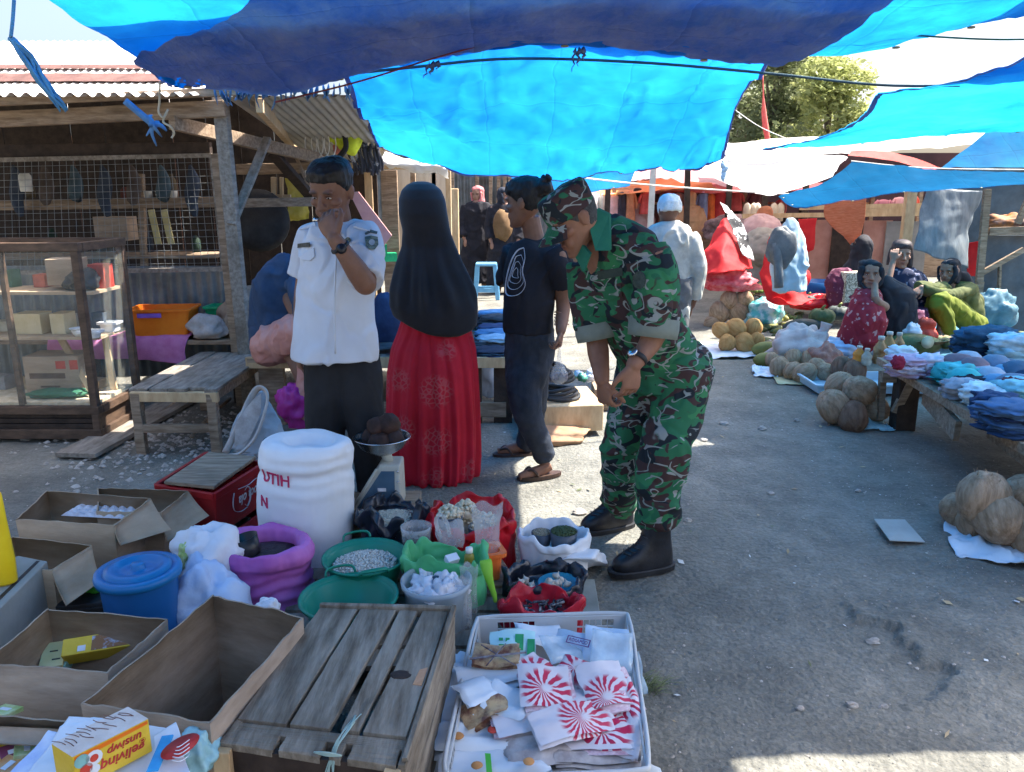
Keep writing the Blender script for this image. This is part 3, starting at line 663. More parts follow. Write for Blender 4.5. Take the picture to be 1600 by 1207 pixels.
for k in range(3):
    b = MB(); b.box(((cx0+cx1)/2, cy0+.006, .10+k*.035), (cx1-cx0-.09,.02,.03)); b.build('base_slat', m_wooddark, cab, bev=.003)
b = MB(); b.box((cx1-.02,(cy0+cy1)/2,.13), (.02,cy1-cy0-.05,.1)); b.build('side_panel', m_cab, cab)
b = MB(); b.box(((cx0+cx1)/2,(cy0+cy1)/2,.235), (cx1-cx0-.06,cy1-cy0-.06,.02)); b.build('floor_board', mat('sawdust_board', (.5,.4,.25), (.68,.58,.4), rough=.95, scale=15, bump=.6), cab)
for z in (.62,.90):
    b = MB(); b.box(((cx0+cx1)/2,(cy0+cy1)/2+.06,z), (cx1-cx0-.06,cy1-cy0-.2,.018)); b.build('shelf', mat('shelf_wood', (.36,.25,.15), (.5,.38,.25), rough=.8, scale=6), cab)
b = MB(); b.box(((cx0+cx1)/2, cy0-.01, .71), (cx1-cx0-.06,.004,.95)); b.build('glass_pane', m_glass, cab)
b = MB(); b.box((cx1-.005, (cy0+cy1)/2, .71), (.004,cy1-cy0-.05,.95)); b.build('glass_pane', m_glass, cab)
b = MB(); b.box((-3.0, cy0+.01, .71), (.03,.03,.95)); b.build('mullion', m_cab, cab)
for x in (cx0+.05, cx1-.05):
    b = MB(); b.lathe([(.018,0),(.024,.012),(.015,.03)], (x,cy0,0), 10); b.build('foot', mat('red_wood', (.25,.08,.04), rough=.6), cab)
# things in the cabinet
m_card = mat('cardboard', (.30,.215,.14), (.43,.32,.22), rough=.9, scale=4, detail=6, bump=.2, bscale=40, stretch=(1,1,4), grime=.25)
m_cardd = mat('dirty_cardboard', (.28,.205,.145), (.42,.325,.245), rough=.92, scale=5, detail=7, bump=.3, bscale=30, stretch=(1,1,4), grime=.45)
m_redp = mat('red_print', (.5,.05,.03), rough=.6)
def carton(lab, c, s, rot=0, prints=(), m=m_card, nm='carton', cat='carton', group=None):
    b = MB(); b.box(c, s, rot); o = b.build(nm, m, None, at=(c[0],c[1],c[2]-s[2]/2), bev=.003)
    for (x, z, w, h, mm) in prints:
        q = MB(); q.box(V(c)+rotz(rot)@V((x, -s[1]/2-.001, z)), (w,.002,h), rot); q.build('print', mm, o)
    return tag(o, lab, cat, group)
carton('brown printed carton with a red label standing inside the cabinet', (-2.92,4.98,.37), (.34,.22,.25), .05, ((.06,.07,.06,.05,m_redp),(.14,.07,.05,.06,m_redp),(-.03,.0,.22,.035,mat('dark_print', (.1,.06,.04), rough=.7)),(-.02,-.07,.12,.012,mat('dark_print', (0,0,0)))))
carton('open tan carton on the upper cabinet shelf', (-2.80,5.0,1.02), (.2,.2,.16), .3)
carton('small red box on the upper cabinet shelf', (-2.62,5.05,.985), (.1,.12,.15), 0, m=m_redp)
for k, (x, w, h, l) in enumerate(((-3.05,.17,.13,'wide cream box at the far left of the middle shelf'),(-2.86,.09,.13,'narrow cream box on the middle shelf'))):
    carton(l, (x,4.98,.63+h/2), (w,.14,h), 0, m=mat('cream_card', (.6,.47,.25), (.72,.58,.34), rough=.8))
def bowl(nm, lab, cat, c, r, h, m, group=None, parent=None, t=.004, lip=.006, base=.55):
    b = MB(); b.lathe([(0,.0),(r*base,0),(r*.85,h*.5),(r,h),(r+lip,h),(r+lip*.8,h-.003),(r-t,h-.002),(r*.85-t,h*.5),(r*base,t),(0,t)], c, 28)
    o = b.build(nm, m, parent, at=c); return tag(o, lab, cat, group) if parent is None else o
bowl('bowl', 'small red and white bowl on the middle cabinet shelf', 'bowl', (-2.70,4.86,.63), .05, .05, mat('white_plastic', (.7,.7,.68), rough=.4))
tub('small white tray on the cabinet shelf by the corner', 'tray', 'tray', (-2.60,4.80,.63), .11, .08, .045, .9, mat('white_plastic', (.7,.7,.68)))
tub('white box on the shelf seen through the cabinet side', 'box', 'tray', (-2.60,5.05,.63), .1, .1, .06, .95, mat('white_plastic', (.7,.7,.68)))
heap('rag', 'dark rag bundle on the upper cabinet shelf', 'rag', (-2.68,4.92,.965), (.1,.09,.07), m_black, 5)
heap('rag', 'green plastic sheet under the carton in the cabinet', 'rag', (-2.85,4.82,.27), (.18,.08,.03), mat('dark_green', (.02,.12,.06), rough=.6), 6)
for k, (p, q) in enumerate((((-2.95,5.05,.62),(-2.62,4.8,.25)),((-2.66,5.08,.60),(-2.6,5.0,.25)))):
    b = MB(); b.plank(p, q, .04, .02, (0,1,0)); tag(b.build('wood_strip', m_woodlt), ('diagonal wooden strip leaning inside the cabinet','short upright wooden strip inside the cabinet')[k], 'wood strip')
# things behind the screen
jar_m = mat('pale_jar', (.5,.48,.42), rough=.5)
b = MB(); b.lathe([(.04,0),(.045,.01),(.045,.12),(.03,.14)], D(42,300,6.3), 14); tag(b.build('jar', jar_m), 'pale jar stack hanging behind the wire screen', 'jar')
for k, (px, l) in enumerate(((232,'first short pale cup on the rail behind the screen'),(250,'middle pale cup on the rail behind the screen'),(272,'right pale cup on the rail behind the screen'))):
    b = MB(); b.lathe([(.025,0),(.033,.07),(.03,.07),(.022,.006)], D(px,312,6.7)+V((0,0,.0)), 12); tag(b.build('cup', jar_m), l, 'cup', 'cups behind the screen')
for k, (px, l) in enumerate(((240,'left yellowish fan blade shape hanging behind the screen'),(260,'right yellowish fan blade shape hanging behind the screen'))):
    b = MB(); b.plank(D(px-4,328,6.4), D(px+8,382,6.4), .05, .012, (0,1,0), n=3); tag(b.build('hanging_strap', mat('straw', (.4,.33,.15), rough=.8)), l, 'strap')
carton('dim carton on the shelf behind the wire screen', (-3.4,6.9,1.2), (.28,.2,.2), 0, m=m_cardd)
# clutter around the right half of the stall
b = MB(); c = D(405,345,6.8)
b.lathe([(0,-.03),(.24,-.03),(.26,-.01),(.26,.02),(.2,.05),(0,.06)], c, 24, rot=Matrix.Rotation(pi/2, 3, 'X')); tag(b.build('wok', m_black), 'big black wok hanging behind the post', 'wok')
cloth('hanging_cloth', 'yellow cloth hanging behind the man in white', 'cloth', [[D(447,278,7.1), D(478,285,7.1)],[D(452,320,7.05), D(480,322,7.1)],[D(448,348,7.1), D(482,342,7.1)]], mat('yellow_cloth', (.6,.5,.06), (.7,.62,.2), rough=.8, trl=.2), .02, 9, 4)
b = MB(); b.hexa([D(545,300,7.2), D(560,300,7.2), D(612,368,7.2), D(592,395,7.2)]+[x+V((0,.02,0)) for x in (D(545,300,7.2), D(560,300,7.2), D(612,368,7.2), D(592,395,7.2))]); tag(b.build('leaning_board', mat('pink_board', (.62,.3,.28), (.7,.38,.35), rough=.8)), 'salmon pink board leaning behind the man in white', 'board')
b = MB(); b.hexa([D(476,267,7.0), D(492,262,7.0), D(510,330,7.0), D(496,332,7.0)]+[x+V((0,.02,0)) for x in (D(476,267,7.0), D(492,262,7.0), D(510,330,7.0), D(496,332,7.0))]); tag(b.build('leaning_board', m_wtarp), 'narrow white board beside the head of the man in white', 'board')
b = MB(); b.plank(D(457,232,6.9), D(482,290,6.9), .05, .02, (1,0,0)); tag(b.build('slat', m_wood), 'slanting wooden slat above the white board', 'slat')
b = MB(); b.box(D(606,402,7.6), (.16,.12,.08), .3); b.box(D(602,395,7.6), (.02,.12,.16), .3); tag(b.build('green_tray', mat('green_plastic', (0,0,0))), 'green plastic tray behind the woman in red skirt', 'tray')
# yellow and black bag hanging from the roof, bundles beside it
bag = thing('hanging_bag', 'yellow and black bag hanging under the corrugated roof', 'bag', D(540,240,7.0))
b = MB(); b.blob(D(545,214,7.0), (.11,.08,.14), 3, .2, 2, rot=rotz(.3), n=18); b.blob(D(522,205,7.0), (.06,.06,.11), 4, .2, 2, n=14); b.build('body', mat('lime_yellow', (.6,.68,.03), rough=.6), bag)
b = MB(); b.tube(catmull([D(523,188,6.9), D(533,196,6.88), D(539,215,6.88), D(540,232,6.9), D(530,246,6.95)], 14), .025, 6, flat=.5); b.blob(D(521,192,6.9), (.05,.04,.05), 2, .2); b.build('strap', m_black, bag)
b = MB(); b.blob(D(530,232,7.05), (.05,.04,.05), 5, .2); b.build('pouch', mat('coral', (.6,.2,.15), rough=.7), bag)
b = MB()
for k in range(12): 
    p = D(548+k*4, 226+R(4), 7.2); b.tube(catmull([p, p+V((R(.02),-.04,-.08)), p+V((.03,-.02,-.17)), p+V((.02,R(.03),-.24))], 8), R(.012,.022), 6)
tag(b.build('strap_bundle', mat('dark_straps', (.05,.05,.06), (.4,.4,.4), rough=.7, scale=9, ramp=(.55,.6))), 'bundle of black and white straps hanging by the yellow bag', 'straps')
b = MB()
for k in range(4):
    c = D(485+k*10, 215, 6.9); b.tube([c+V((.05*cos(t), 0, .11*sin(t)-.05)) for t in [i*.42 for i in range(16)]], .005, 5)
tag(b.build('cord_loops', m_ropew), 'loops of pale cord hanging from the stall rafters', 'cord')
# plywood kiosk beyond
kio = thing('plywood_kiosk', 'small plywood kiosk with timber posts beyond the stall', 'kiosk', (-1.0,8.3,0))
pk('pole', D(486,258,7.6), D(702,262,7.6), .05, .05, m_woodlt, (0,0,1), kio)
for px, w, m in ((575,.07,m_woodlt),(600,.06,m_wood),(612,.10,m_wood),(645,.05,m_wood),(700,.05,m_woodlt)):
    p = D(px,266,7.8); pk('post', (p.x,7.8,0), p, w, .05, m, (0,1,0), kio)
for px in (622,652,676):
    p = D(px,270,8.0); b = MB(); b.box((p.x+.08,8.05,.95), (.19,.015,1.55)); b.build('panel', mat('plywood', (.5,.42,.31), (.62,.54,.42), rough=.8, scale=4, stretch=(4,4,1)), kio)
cloth('white_tarp_roll', 'crumpled white tarp rolled along the kiosk pole', 'tarp', [[D(598,240,7.5), D(650,250,7.5), D(704,258,7.5)],[D(596,252,7.35), D(650,258,7.35), D(706,264,7.35)],[D(600,262,7.45), D(650,266,7.45), D(702,274,7.45)]], m_wtarp, .03, 8, 3)
# corrugated fence and boards further back
fen = thing('corrugated_fence', 'tall grey corrugated fence with upright battens in the background', 'fence', (-1.0,14,0))
b = MB(); corr(b, (-3.5,14.2,0), (1,0,0), (0,0,1), 4.4, 2.3, .11, .02); b.build('sheet', m_zinc, fen)
for px in (706,742,764,776,786,800,812): 
    p = D(px,262,14.05); pk('batten', (p.x,14.05,0), p+V((R(.05),0,R(.05))), .06, .04, m_wood, (0,1,0), fen)
b = MB(); p = D(696,297,11); b.box((p.x,11,.95), (.35,.1,1.2)); tag(b.build('crate_stack', m_woodlt, bev=.01), 'pale timber panel standing before the corrugated fence', 'panel')

rr = random.Random(21); cm = [((.3,.22,.12),'tan'),((.05,.07,.1),'dark blue'),((.4,.1,.06),'red'),((.2,.2,.2),'grey'),((.42,.38,.28),'cream'),((.04,.1,.06),'green')]
for k in range(14):                       # clutter on the cabinet shelves and on the shelf behind the screen
    sh_ = k % 3; col, cn = cm[k % 6]; h = rr.uniform(.05,.12); x = -3.55+.067*k if k < 14 else 0; z = (.245,.63,.91)[sh_]; y = 5.08+rr.uniform(-.03,.03)
    carton('small %s packet, %s on the %s of the cabinet' % (cn, ('far left','toward the left','left of centre','at the centre','right of centre')[k//3], ('floor','middle shelf','top shelf')[sh_]), (x, y, z+h/2), (rr.uniform(.06,.11), .09, h), rr.uniform(-.4,.4), m=mat('packet_'+cn.replace(' ', '_'), col, rough=.6, scale=14), nm='packet', cat='packet', group='packets inside the cabinet')
for k in range(9):
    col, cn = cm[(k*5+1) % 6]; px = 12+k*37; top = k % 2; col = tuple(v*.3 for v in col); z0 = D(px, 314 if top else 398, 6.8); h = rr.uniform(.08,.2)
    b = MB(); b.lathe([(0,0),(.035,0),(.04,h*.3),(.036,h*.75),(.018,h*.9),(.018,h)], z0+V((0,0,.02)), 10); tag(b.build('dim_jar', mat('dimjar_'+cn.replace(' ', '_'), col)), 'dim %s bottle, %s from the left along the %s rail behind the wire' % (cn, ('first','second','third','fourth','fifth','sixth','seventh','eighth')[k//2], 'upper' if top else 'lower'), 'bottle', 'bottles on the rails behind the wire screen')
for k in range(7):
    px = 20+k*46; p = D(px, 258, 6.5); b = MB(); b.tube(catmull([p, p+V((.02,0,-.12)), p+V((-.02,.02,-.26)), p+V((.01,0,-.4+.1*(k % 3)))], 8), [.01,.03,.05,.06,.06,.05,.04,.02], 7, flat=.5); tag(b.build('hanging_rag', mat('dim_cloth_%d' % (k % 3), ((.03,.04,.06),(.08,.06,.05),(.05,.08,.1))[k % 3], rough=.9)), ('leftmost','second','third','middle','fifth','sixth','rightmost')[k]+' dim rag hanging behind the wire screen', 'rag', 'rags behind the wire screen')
# ================================================================== PEOPLE
m_skin = mat('skin', (.85,.85,.85), (1,1,1), rough=.55, scale=30, bump=.12, bscale=220, bdist=.001, attr='Col', spec=.4)
m_hair = mat('hair', (.006,.006,.008), (.018,.016,.016), rough=.55, scale=40, bump=.6, bscale=160, bdist=.003, stretch=(1,1,.3))
m_eye = mat('eye', (.5,.47,.43), rough=.25, bump=0); m_iris = mat('iris', (.012,.008,.006), rough=.2, bump=0)
SK = np.array((.205,.098,.062)); SKL = np.array((.30,.165,.115))

def oval(c, S, F, w, f, bk, n=18, sq=2.3):
    out = []
    for i in range(n):
        a = 2*pi*i/n; ca, sa = cos(a), sin(a)
        x = math.copysign(abs(ca)**(2/sq), ca)*w; y = math.copysign(abs(sa)**(2/sq), sa)
        y = (f+bk)/2+y*(f-bk)/2
        out.append(c+S*x+F*y)
    return out
class Head:
    """local frame: F forward, U up, S left side of the person"""
    def __init__(h, c, F, U, k=1.0):
        h.c = V(c); h.F = V(F).normalized(); U = V(U); h.U = (U-h.F*U.dot(h.F)).normalized(); h.S = h.U.cross(h.F); h.k = k
    def p(h, s, f, u): return h.c+(h.S*s+h.F*f+h.U*u)*h.k
    def rot(h): return Matrix((h.S, h.F, h.U)).transposed()
    def loc(h, P):
        Q = (P-np.array(h.c))/h.k; return Q@np.array(h.S), Q@np.array(h.F), Q@np.array(h.U)
    def skull(h, b):
        k = h.k
        secs = [(-.118,.018,.082,.05),(-.113,.030,.089,.03),(-.095,.043,.091,.0),(-.075,.052,.090,-.03),(-.05,.060,.088,-.066),(-.02,.067,.087,-.086),
                (.0,.071,.086,-.094),(.03,.074,.0885,-.099),(.06,.073,.085,-.098),(.085,.065,.072,-.088),(.103,.05,.05,-.068),(.114,.03,.02,-.042),(.119,.008,-.004,-.02)]
        b.loft([oval(h.p(0,0,u), h.S, h.F, w*k, f*k, g*k) for u, w, f, g in secs])
        r = h.rot()
        def bl(s, f, u, rx, ry, rz): b.blob(h.p(s,f,u), (rx*k,ry*k,rz*k), 0, 0, 1, r, n=9)
        # nose
        b.tube([h.p(0,.080,.022), h.p(0,.091,.005), h.p(0,.104,-.014), h.p(0,.109,-.026), h.p(0,.098,-.034)], [.008*k,.0095*k,.0115*k,.0135*k,.007*k], 9)
        for s in (-1,1):
            bl(s*.0125,.094,-.029,.0105,.013,.009)
            bl(s*.030,.080,.030,.024,.014,.009)                 # brow
            bl(s*.044,.058,-.016,.024,.026,.018)                # cheekbone
            bl(s*.030,.070,-.055,.020,.018,.025)
            b.blob(h.p(s*.077,-.012,-.004), (.008*k,.018*k,.031*k), 3, .12, 3, r, n=9)   # ear
            b.blob(h.p(s*.083,-.020,.006), (.006*k,.014*k,.022*k), 3, .12, 3, r, n=8)
            bl(s*.031,.0755,.008,.014,.008,.006)                # lid
        bl(0,.088,-.056,.024,.0115,.0062); bl(0,.087,-.069,.020,.0115,.0068); bl(0,.084,-.103,.020,.014,.014)
    def colour(h, P, base, lips=(.19,.07,.055), must=0.0, brow=1.0):
        s, f, u = h.loc(P); n = len(P); a = np.abs(s)
        C = np.tile(np.array(base), (n,1)); C *= (1+.10*fbm(P, 18, 4, 3))[:, None]
        face = (f > .045)&(u < .07)&(u > -.13)&(a < .085)
        def blend(m, c):
            nonlocal C
            m = np.clip(m, 0, 1)*face; C = C*(1-m[:, None])+np.array(c)*m[:, None]
        blend(.8*np.exp(-((u+.062)/.011)**4-(a/.023)**4), lips)
        blend(.75*np.exp(-((u+.0625)/.0016)**2-(a/.021)**4), (.04,.015,.012))
        blend(brow*.95*np.exp(-((u-.031-.10*(.03-a)*(a-.012)/.02)/.0048)**2-((a-.031)/.019)**4), (.02,.013,.01))
        blend(.75*np.exp(-((u-.0135)/.0045)**2-((a-.031)/.016)**4), (.025,.012,.01)); blend(.5*np.exp(-((u-.012)/.013)**2-((a-.031)/.02)**4), (.10,.045,.03))
        blend(.5*np.exp(-((u+.034)/.003)**2-((a-.008)/.005)**2)*(f > .09), (.04,.015,.012))
        if must: blend(must*np.exp(-((u+.045)/.0065)**2-(a/.026)**4)*(f > .07), (.03,.022,.02))
        cheek = np.exp(-((u+.02)/.03)**2-((a-.045)/.02)**2); blend(.25*cheek, np.array(base)*(1.25,1.02,.98))
        return C
    def eyes(h, par, open_=.5):
        for s in (-1,1):
            b = MB(); b.blob(h.p(s*.031,.0795,.0075), (.0115*h.k,.006*h.k,.0042*h.k*open_*2), 0, 0, 1, h.rot(), n=8); e = b.build('eye', m_eye, par)
            q = MB(); q.blob(h.p(s*.031,.0838,.0075), (.0052*h.k,.0028*h.k,.0040*h.k*open_*2), 0, 0, 1, h.rot(), n=7); q.build('iris', m_iris, e)
    def cap_hair(h, b, grow=.012, front=.055, back=-.06, side=.0, vol=1.0):
        """hair shell: skull sections above a tilted hairline"""
        k = h.k; rings = []
        secs = [(-.05,.060,.088,-.066),(-.02,.067,.087,-.086),(.0,.071,.086,-.094),(.03,.074,.0885,-.099),(.06,.073,.085,-.098),(.085,.065,.072,-.088),(.103,.05,.05,-.068),(.114,.03,.02,-.042),(.119,.008,-.004,-.02)]
        for u, w, f, g in secs:
            P = []
            for v in oval(V((0,0,0)), V((1,0,0)), V((0,1,0)), w, f, g, 28):
                t = ss(-.06, .07, np.array([v.y]))[0]; lo = back+(front-back)*t
                uu = max(u, lo) if u < .1 else u; gr = grow*(1 if u > lo else .15)*(.3+.7*float(ss(-.02,.075,np.array(u))))
                q = V((v.x, v.y, 0)); d = q.normalized() if q.length else q
                P.append(h.p(v.x+d.x*gr*vol, v.y+d.y*gr*vol*.9, uu+(grow*1.2 if u > .08 else grow*.3*(u > lo))))
            rings.append(P)
        b.loft(rings, 0, True)
def limb(b, pts, rad, side=(0,1,0), n=14, flat=1.0, dense=14):
    c = catmull(pts, dense); m = len(rad)-1
    rr = [rad[min(int(i/(dense-1)*m), m-1)]*(1-(i/(dense-1)*m-min(int(i/(dense-1)*m), m-1)))+rad[min(int(i/(dense-1)*m), m-1)+1]*(i/(dense-1)*m-min(int(i/(dense-1)*m), m-1)) for i in range(dense)]
    b.tube(c, rr, n, flat=flat, side=side)
    for e, r in ((c[0], rr[0]), (c[-1], rr[-1])): b.blob(e, r*.97, 0, 0, n=8)
def hand(b, wrist, d, nrm, thumb, curl=(.35,.4,.45,.5), k=1.0, spread=.05, tc=.4):
    """d towards the fingers, nrm the way the palm faces, thumb towards the thumb side"""
    d = V(d).normalized(); nrm = V(nrm); nrm = (nrm-d*nrm.dot(d)).normalized(); t = V(thumb); t = (t-d*t.dot(d)-nrm*t.dot(nrm)).normalized(); w = V(wrist)
    rings = []
    for u, wd, th in ((-.01,.026,.019),(.015,.030,.019),(.045,.040,.017),(.075,.041,.014),(.09,.036,.010)):
        c = w+d*u*k; rings.append([c+t*wd*k*cos(2*pi*i/14)+nrm*th*k*sin(2*pi*i/14) for i in range(14)])
    b.loft(rings); b.blob(w, .024*k, 0, 0, n=8)
    for j, (off, L) in enumerate(((.0325,.072),(.0112,.080),(-.0108,.074),(-.0325,.058))):
        base = w+d*.076*k+t*off*k; dd = (d+t*(off*spread*20*.3)).normalized(); c = curl[j]; pts = [base-dd*.02*k, base]; a = 0; p = base
        for ph, q in ((.44,.9),(.32,1.2),(.24,.8)):
            a += c*q; e = dd*cos(a)+nrm*sin(a); p = p+e*L*ph*k; pts.append(p)
        b.tube(pts, [.0092*k,.0090*k,.0083*k,.0076*k,.006*k], 8, side=t)
        for q, r in zip(pts[1:], (.0091,.0084,.0077,.0062)): b.blob(q, r*k, 0, 0, n=6)
    p0 = w+d*.018*k+t*.022*k; p1 = w+d*.045*k+t*.046*k+nrm*.012*k*tc*2; p2 = p1+(d*.8+t*.35+nrm*tc).normalized()*.032*k; p3 = p2+(d*.9-t*.05+nrm*tc*1.2).normalized()*.026*k
    b.tube([p0,p1,p2,p3], [.015*k,.0125*k,.0105*k,.0078*k], 9, side=nrm)
    for q, r in ((p1,.0125),(p2,.0105),(p3,.008)): b.blob(q, r*k, 0, 0, n=6)
def cloth_disp(amp, sc, seed=1, st=(1,1,1), amp2=None):
    amp2 = amp*.5 if amp2 is None else amp2
    def f(P):
        Q = P*np.array(st); w = Q+.06*np.stack([nz(P,6,seed+1), nz(P,6,seed+2), nz(P,6,seed+3)], 1)
        n = fbm(w, sc, seed, 2); r = np.exp(-(n/.16)**2); n2 = nz(w, sc*2.1, seed+9); return amp*(1-np.abs(n)-.7)*.6+amp*.55*r*(.4+.6*np.abs(nz(P, 2, seed+5)))-amp*.3*np.exp(-(n2/.12)**2)+amp2*nz(w, sc*2.7, seed+7)
    return f
def sil(rows, dr=.6, n=40, fold=0, kf=9, seed=0, b=None, m=0, cap=True, tw=0.0):
    """stack of horizontal ellipses fitted between two picture columns at a distance Y"""
    b = b or MB(); rings = []
    for k, r in enumerate(rows):
        y, xl, xr, Y = r[:4]; d = r[4] if len(r) > 4 else dr; fo = r[5] if len(r) > 5 else fold
        A, B = D(xl, y, Y), D(xr, y, Y); c = (A+B)/2; a = (B.x-A.x)/2; ring = []
        for i in range(n):
            t = 2*pi*i/n; q = 1+fo*(sin(kf*t+seed+tw*k)+.6*sin(kf*1.7*t+2*seed+.3*k))*.5
            ring.append(V((c.x+a*q*cos(t), c.y+a*d*q*sin(t), c.z)))
        rings.append(ring)
    b.loft(rings, m, True, cap); return b
def prints(parent, nm, pts, m, t=.0015):
    b = MB(); b.add(pts, [tuple(range(len(pts)))]); o = b.build(nm, m, parent); s = o.modifiers.new('s', 'SOLIDIFY'); s.thickness = t; return o

# ---------------------------------------------------------------- man in the white uniform shirt
m_shirt = mat('white_shirt', (.52,.54,.60), (.60,.62,.68), rough=.85, scale=3, bump=.15, bscale=350, bdist=.001)
m_trouser = mat('black_trousers', (.011,.011,.013), (.022,.022,.025), rough=.85, scale=5, bump=.2, bscale=300, bdist=.001)
Y = 3.3
man = thing('person', 'man in white short sleeved uniform shirt raising his hand to his nose', 'person', (-.72,3.32,0))
hd = Head(D(519,301,3.22), (-.30,-.88,-.36), (-.03,-.15,1), .985)
b = MB(); hd.skull(b)
neck = D(535,362,3.3)
b.tube([D(530,395,3.34), D(531,365,3.31), D(526,335,3.27), D(522,310,3.25)], [.066,.058,.056,.05], 14)
b.loft([oval(D(528,y,3.33), V((1,0,0)), V((0,1,0)), w, d, -d, 18) for y, w, d in ((372,.06,.06),(385,.15,.085),(420,.155,.095),(480,.15,.095),(560,.15,.09),(600,.14,.09))])
RS, RE, RW = D(490,374,3.4), D(473,465,3.45), D(467,545,3.42)
LS, LE, LW = D(570,374,3.22), D(571,444,2.99), D(523,374,2.94)
limb(b, [RS,RE,RW], [.052,.045,.038,.030,.026]); limb(b, [LS,LE], [.052,.046,.042], dense=8); limb(b, [LE,(LE+LW)/2+V((.004,-.008,0)),LW], [.044,.043,.034,.028], dense=10)
hand(b, RW, (.03,-.1,-1), (.8,.3,0), (0,-1,.2), (.5,.55,.6,.65), .98)
hand(b, LW, D(494,312,3.0)-LW, (.25,.9,.15), (1,.15,.35), (.62,.5,.42,.40), 1.0, tc=.35)
for hx, kx in (((-.80,3.36,.84),(-.815,3.3,.44)),((-.655,3.3,.84),(-.625,3.28,.44))):
    limb(b, [V(hx),V(kx),V((kx[0],3.34,.09))], [.08,.07,.055,.05,.04]); b.tube([V((kx[0],3.36,.05)),V((kx[0]-.01,3.24,.035)),V((kx[0]-.02,3.16,.03))], [.04,.042,.03], 10)
me = remesh(b, .0045, 2)
finish('body', me, m_skin, man, colfn=lambda P: hd.colour(P, SK, must=.25))
hd.eyes(man, .42)
b = MB(); hd.cap_hair(b, .015, .066, -.052); me = remesh(b, .006, 3)
finish('hair', me, m_hair, man, disp=lambda P: .003*nz(P*np.array((1,1,.5)),110,3)+.004*nz(P,30,5))
def shirt_from(rows, sleeves, par, m, nm='shirt', vox=.006, disp=None, extra=None):
    b = MB(); sil(rows, b=b, n=30)
    for pts, rad in sleeves: b.tube(catmull(pts, 9), catr(rad, 9), 16); b.blob(pts[0], rad[0], 0, 0, n=12)
    if extra: extra(b)
    me = remesh(b, vox, 4); return finish(nm, me, m, par, disp=disp)
def catr(r, n): return [float(np.interp(i/(n-1), np.linspace(0,1,len(r)), r)) for i in range(n)]
rows = [(348,508,556,3.31,.9),(353,495,572,3.31,.8),(360,482,580,3.31,.6),(372,474,587,3.31,.58),(395,470,589,3.3,.6),(430,466,592,3.3,.66),(470,468,585,3.3,.68),(510,464,588,3.3,.68),(545,460,591,3.3,.74),(560,458,592,3.3,.76)]
shirt = shirt_from(rows, [([D(492,370,3.38),D(483,400,3.42),D(477,430,3.44)], [.066,.070,.072]), ([D(568,372,3.24),D(574,405,3.12),D(570,438,3.03)], [.074,.076,.074])], man, m_shirt, disp=cloth_disp(.022, 5.0, 3, (1,1,.6), .006), extra=lambda b: b.blob(D(490,371,3.39), .064, 0, 0, n=10))
# collar, placket, pocket, badges
b = MB()
for pts in ((D(531,340,3.26), D(556,349,3.26), D(560,378,3.17), D(540,372,3.165), D(528,352,3.2)), (D(508,344,3.26), D(500,350,3.24), D(499,372,3.16), D(517,372,3.14), D(520,352,3.18))): 
    v = [V(p) for p in pts]; b.add(v+[p+V((.002,.012,.004)) for p in v], [tuple(range(5)), tuple(range(9,4,-1))]+[(i,i+5,(i+1)%5+5,(i+1)%5) for i in range(5)])
b.build('collar', m_shirt, man)
b = MB(); b.tube(catmull([D(528,376,3.165),D(524,430,3.145),D(523,490,3.13),D(524,553,3.125)], 12), .004, 5, flat=2.5); b.build('placket', m_shirt, man)
def dpoly(ptsY, par, nm, m, t=.002): return prints(par, nm, [D(*p) for p in ptsY], m, t)
m_badge = mat('badge', (.05,.06,.045), (.16,.15,.09), rough=.6, scale=60, ramp=(.45,.55)); m_badged = mat('name_tape', (.035,.035,.03), (.07,.07,.06), rough=.6, scale=80)
deco = lambda o, par, nm, q, m, t=.002, off=.003: prints(par, nm, stick(o, q, off), m, t)
deco(shirt, man, 'name_tape', [(469,381),(488,380),(488,386),(469,387)], m_badged, .003, .012)
deco(shirt, man, 'pocket_flap', [(468,389),(492,388),(493,402),(486,408),(476,407),(469,403)], m_shirt, .004, .004)
def circ(cx, cy, r, Y0, n=14, ry=None, slope=0): return [(cx+r*cos(2*pi*i/n), cy+(ry or r)*sin(2*pi*i/n), Y0+slope*cos(2*pi*i/n)) for i in range(n)]
xy = lambda q: [(a[0], a[1]) for a in q]
deco(shirt, man, 'round_badge', xy(circ(545,376.5,4,0)), m_badge, .002, .004)
ps = deco(shirt, man, 'shield_patch', [(570,372),(579,370),(589,372),(590,384),(585,391),(576,391),(571,385)], m_badge, .002, .004)
deco(shirt, ps, 'patch_emblem', xy(circ(580,381,4.5,0)), mat('pale_thread', (.35,.36,.38), rough=.8), .001, .0068)
deco(shirt, man, 'shoulder_tab', [(570,366),(579,361),(589,364),(588,367),(579,365),(571,369)], m_badged, .002, .004)
for q in ([(468,355),(494,349),(495,355),(470,361)], [(556,351),(580,358),(577,364),(553,357)]): deco(shirt, man, 'epaulette', q, m_shirt, .006, .004)
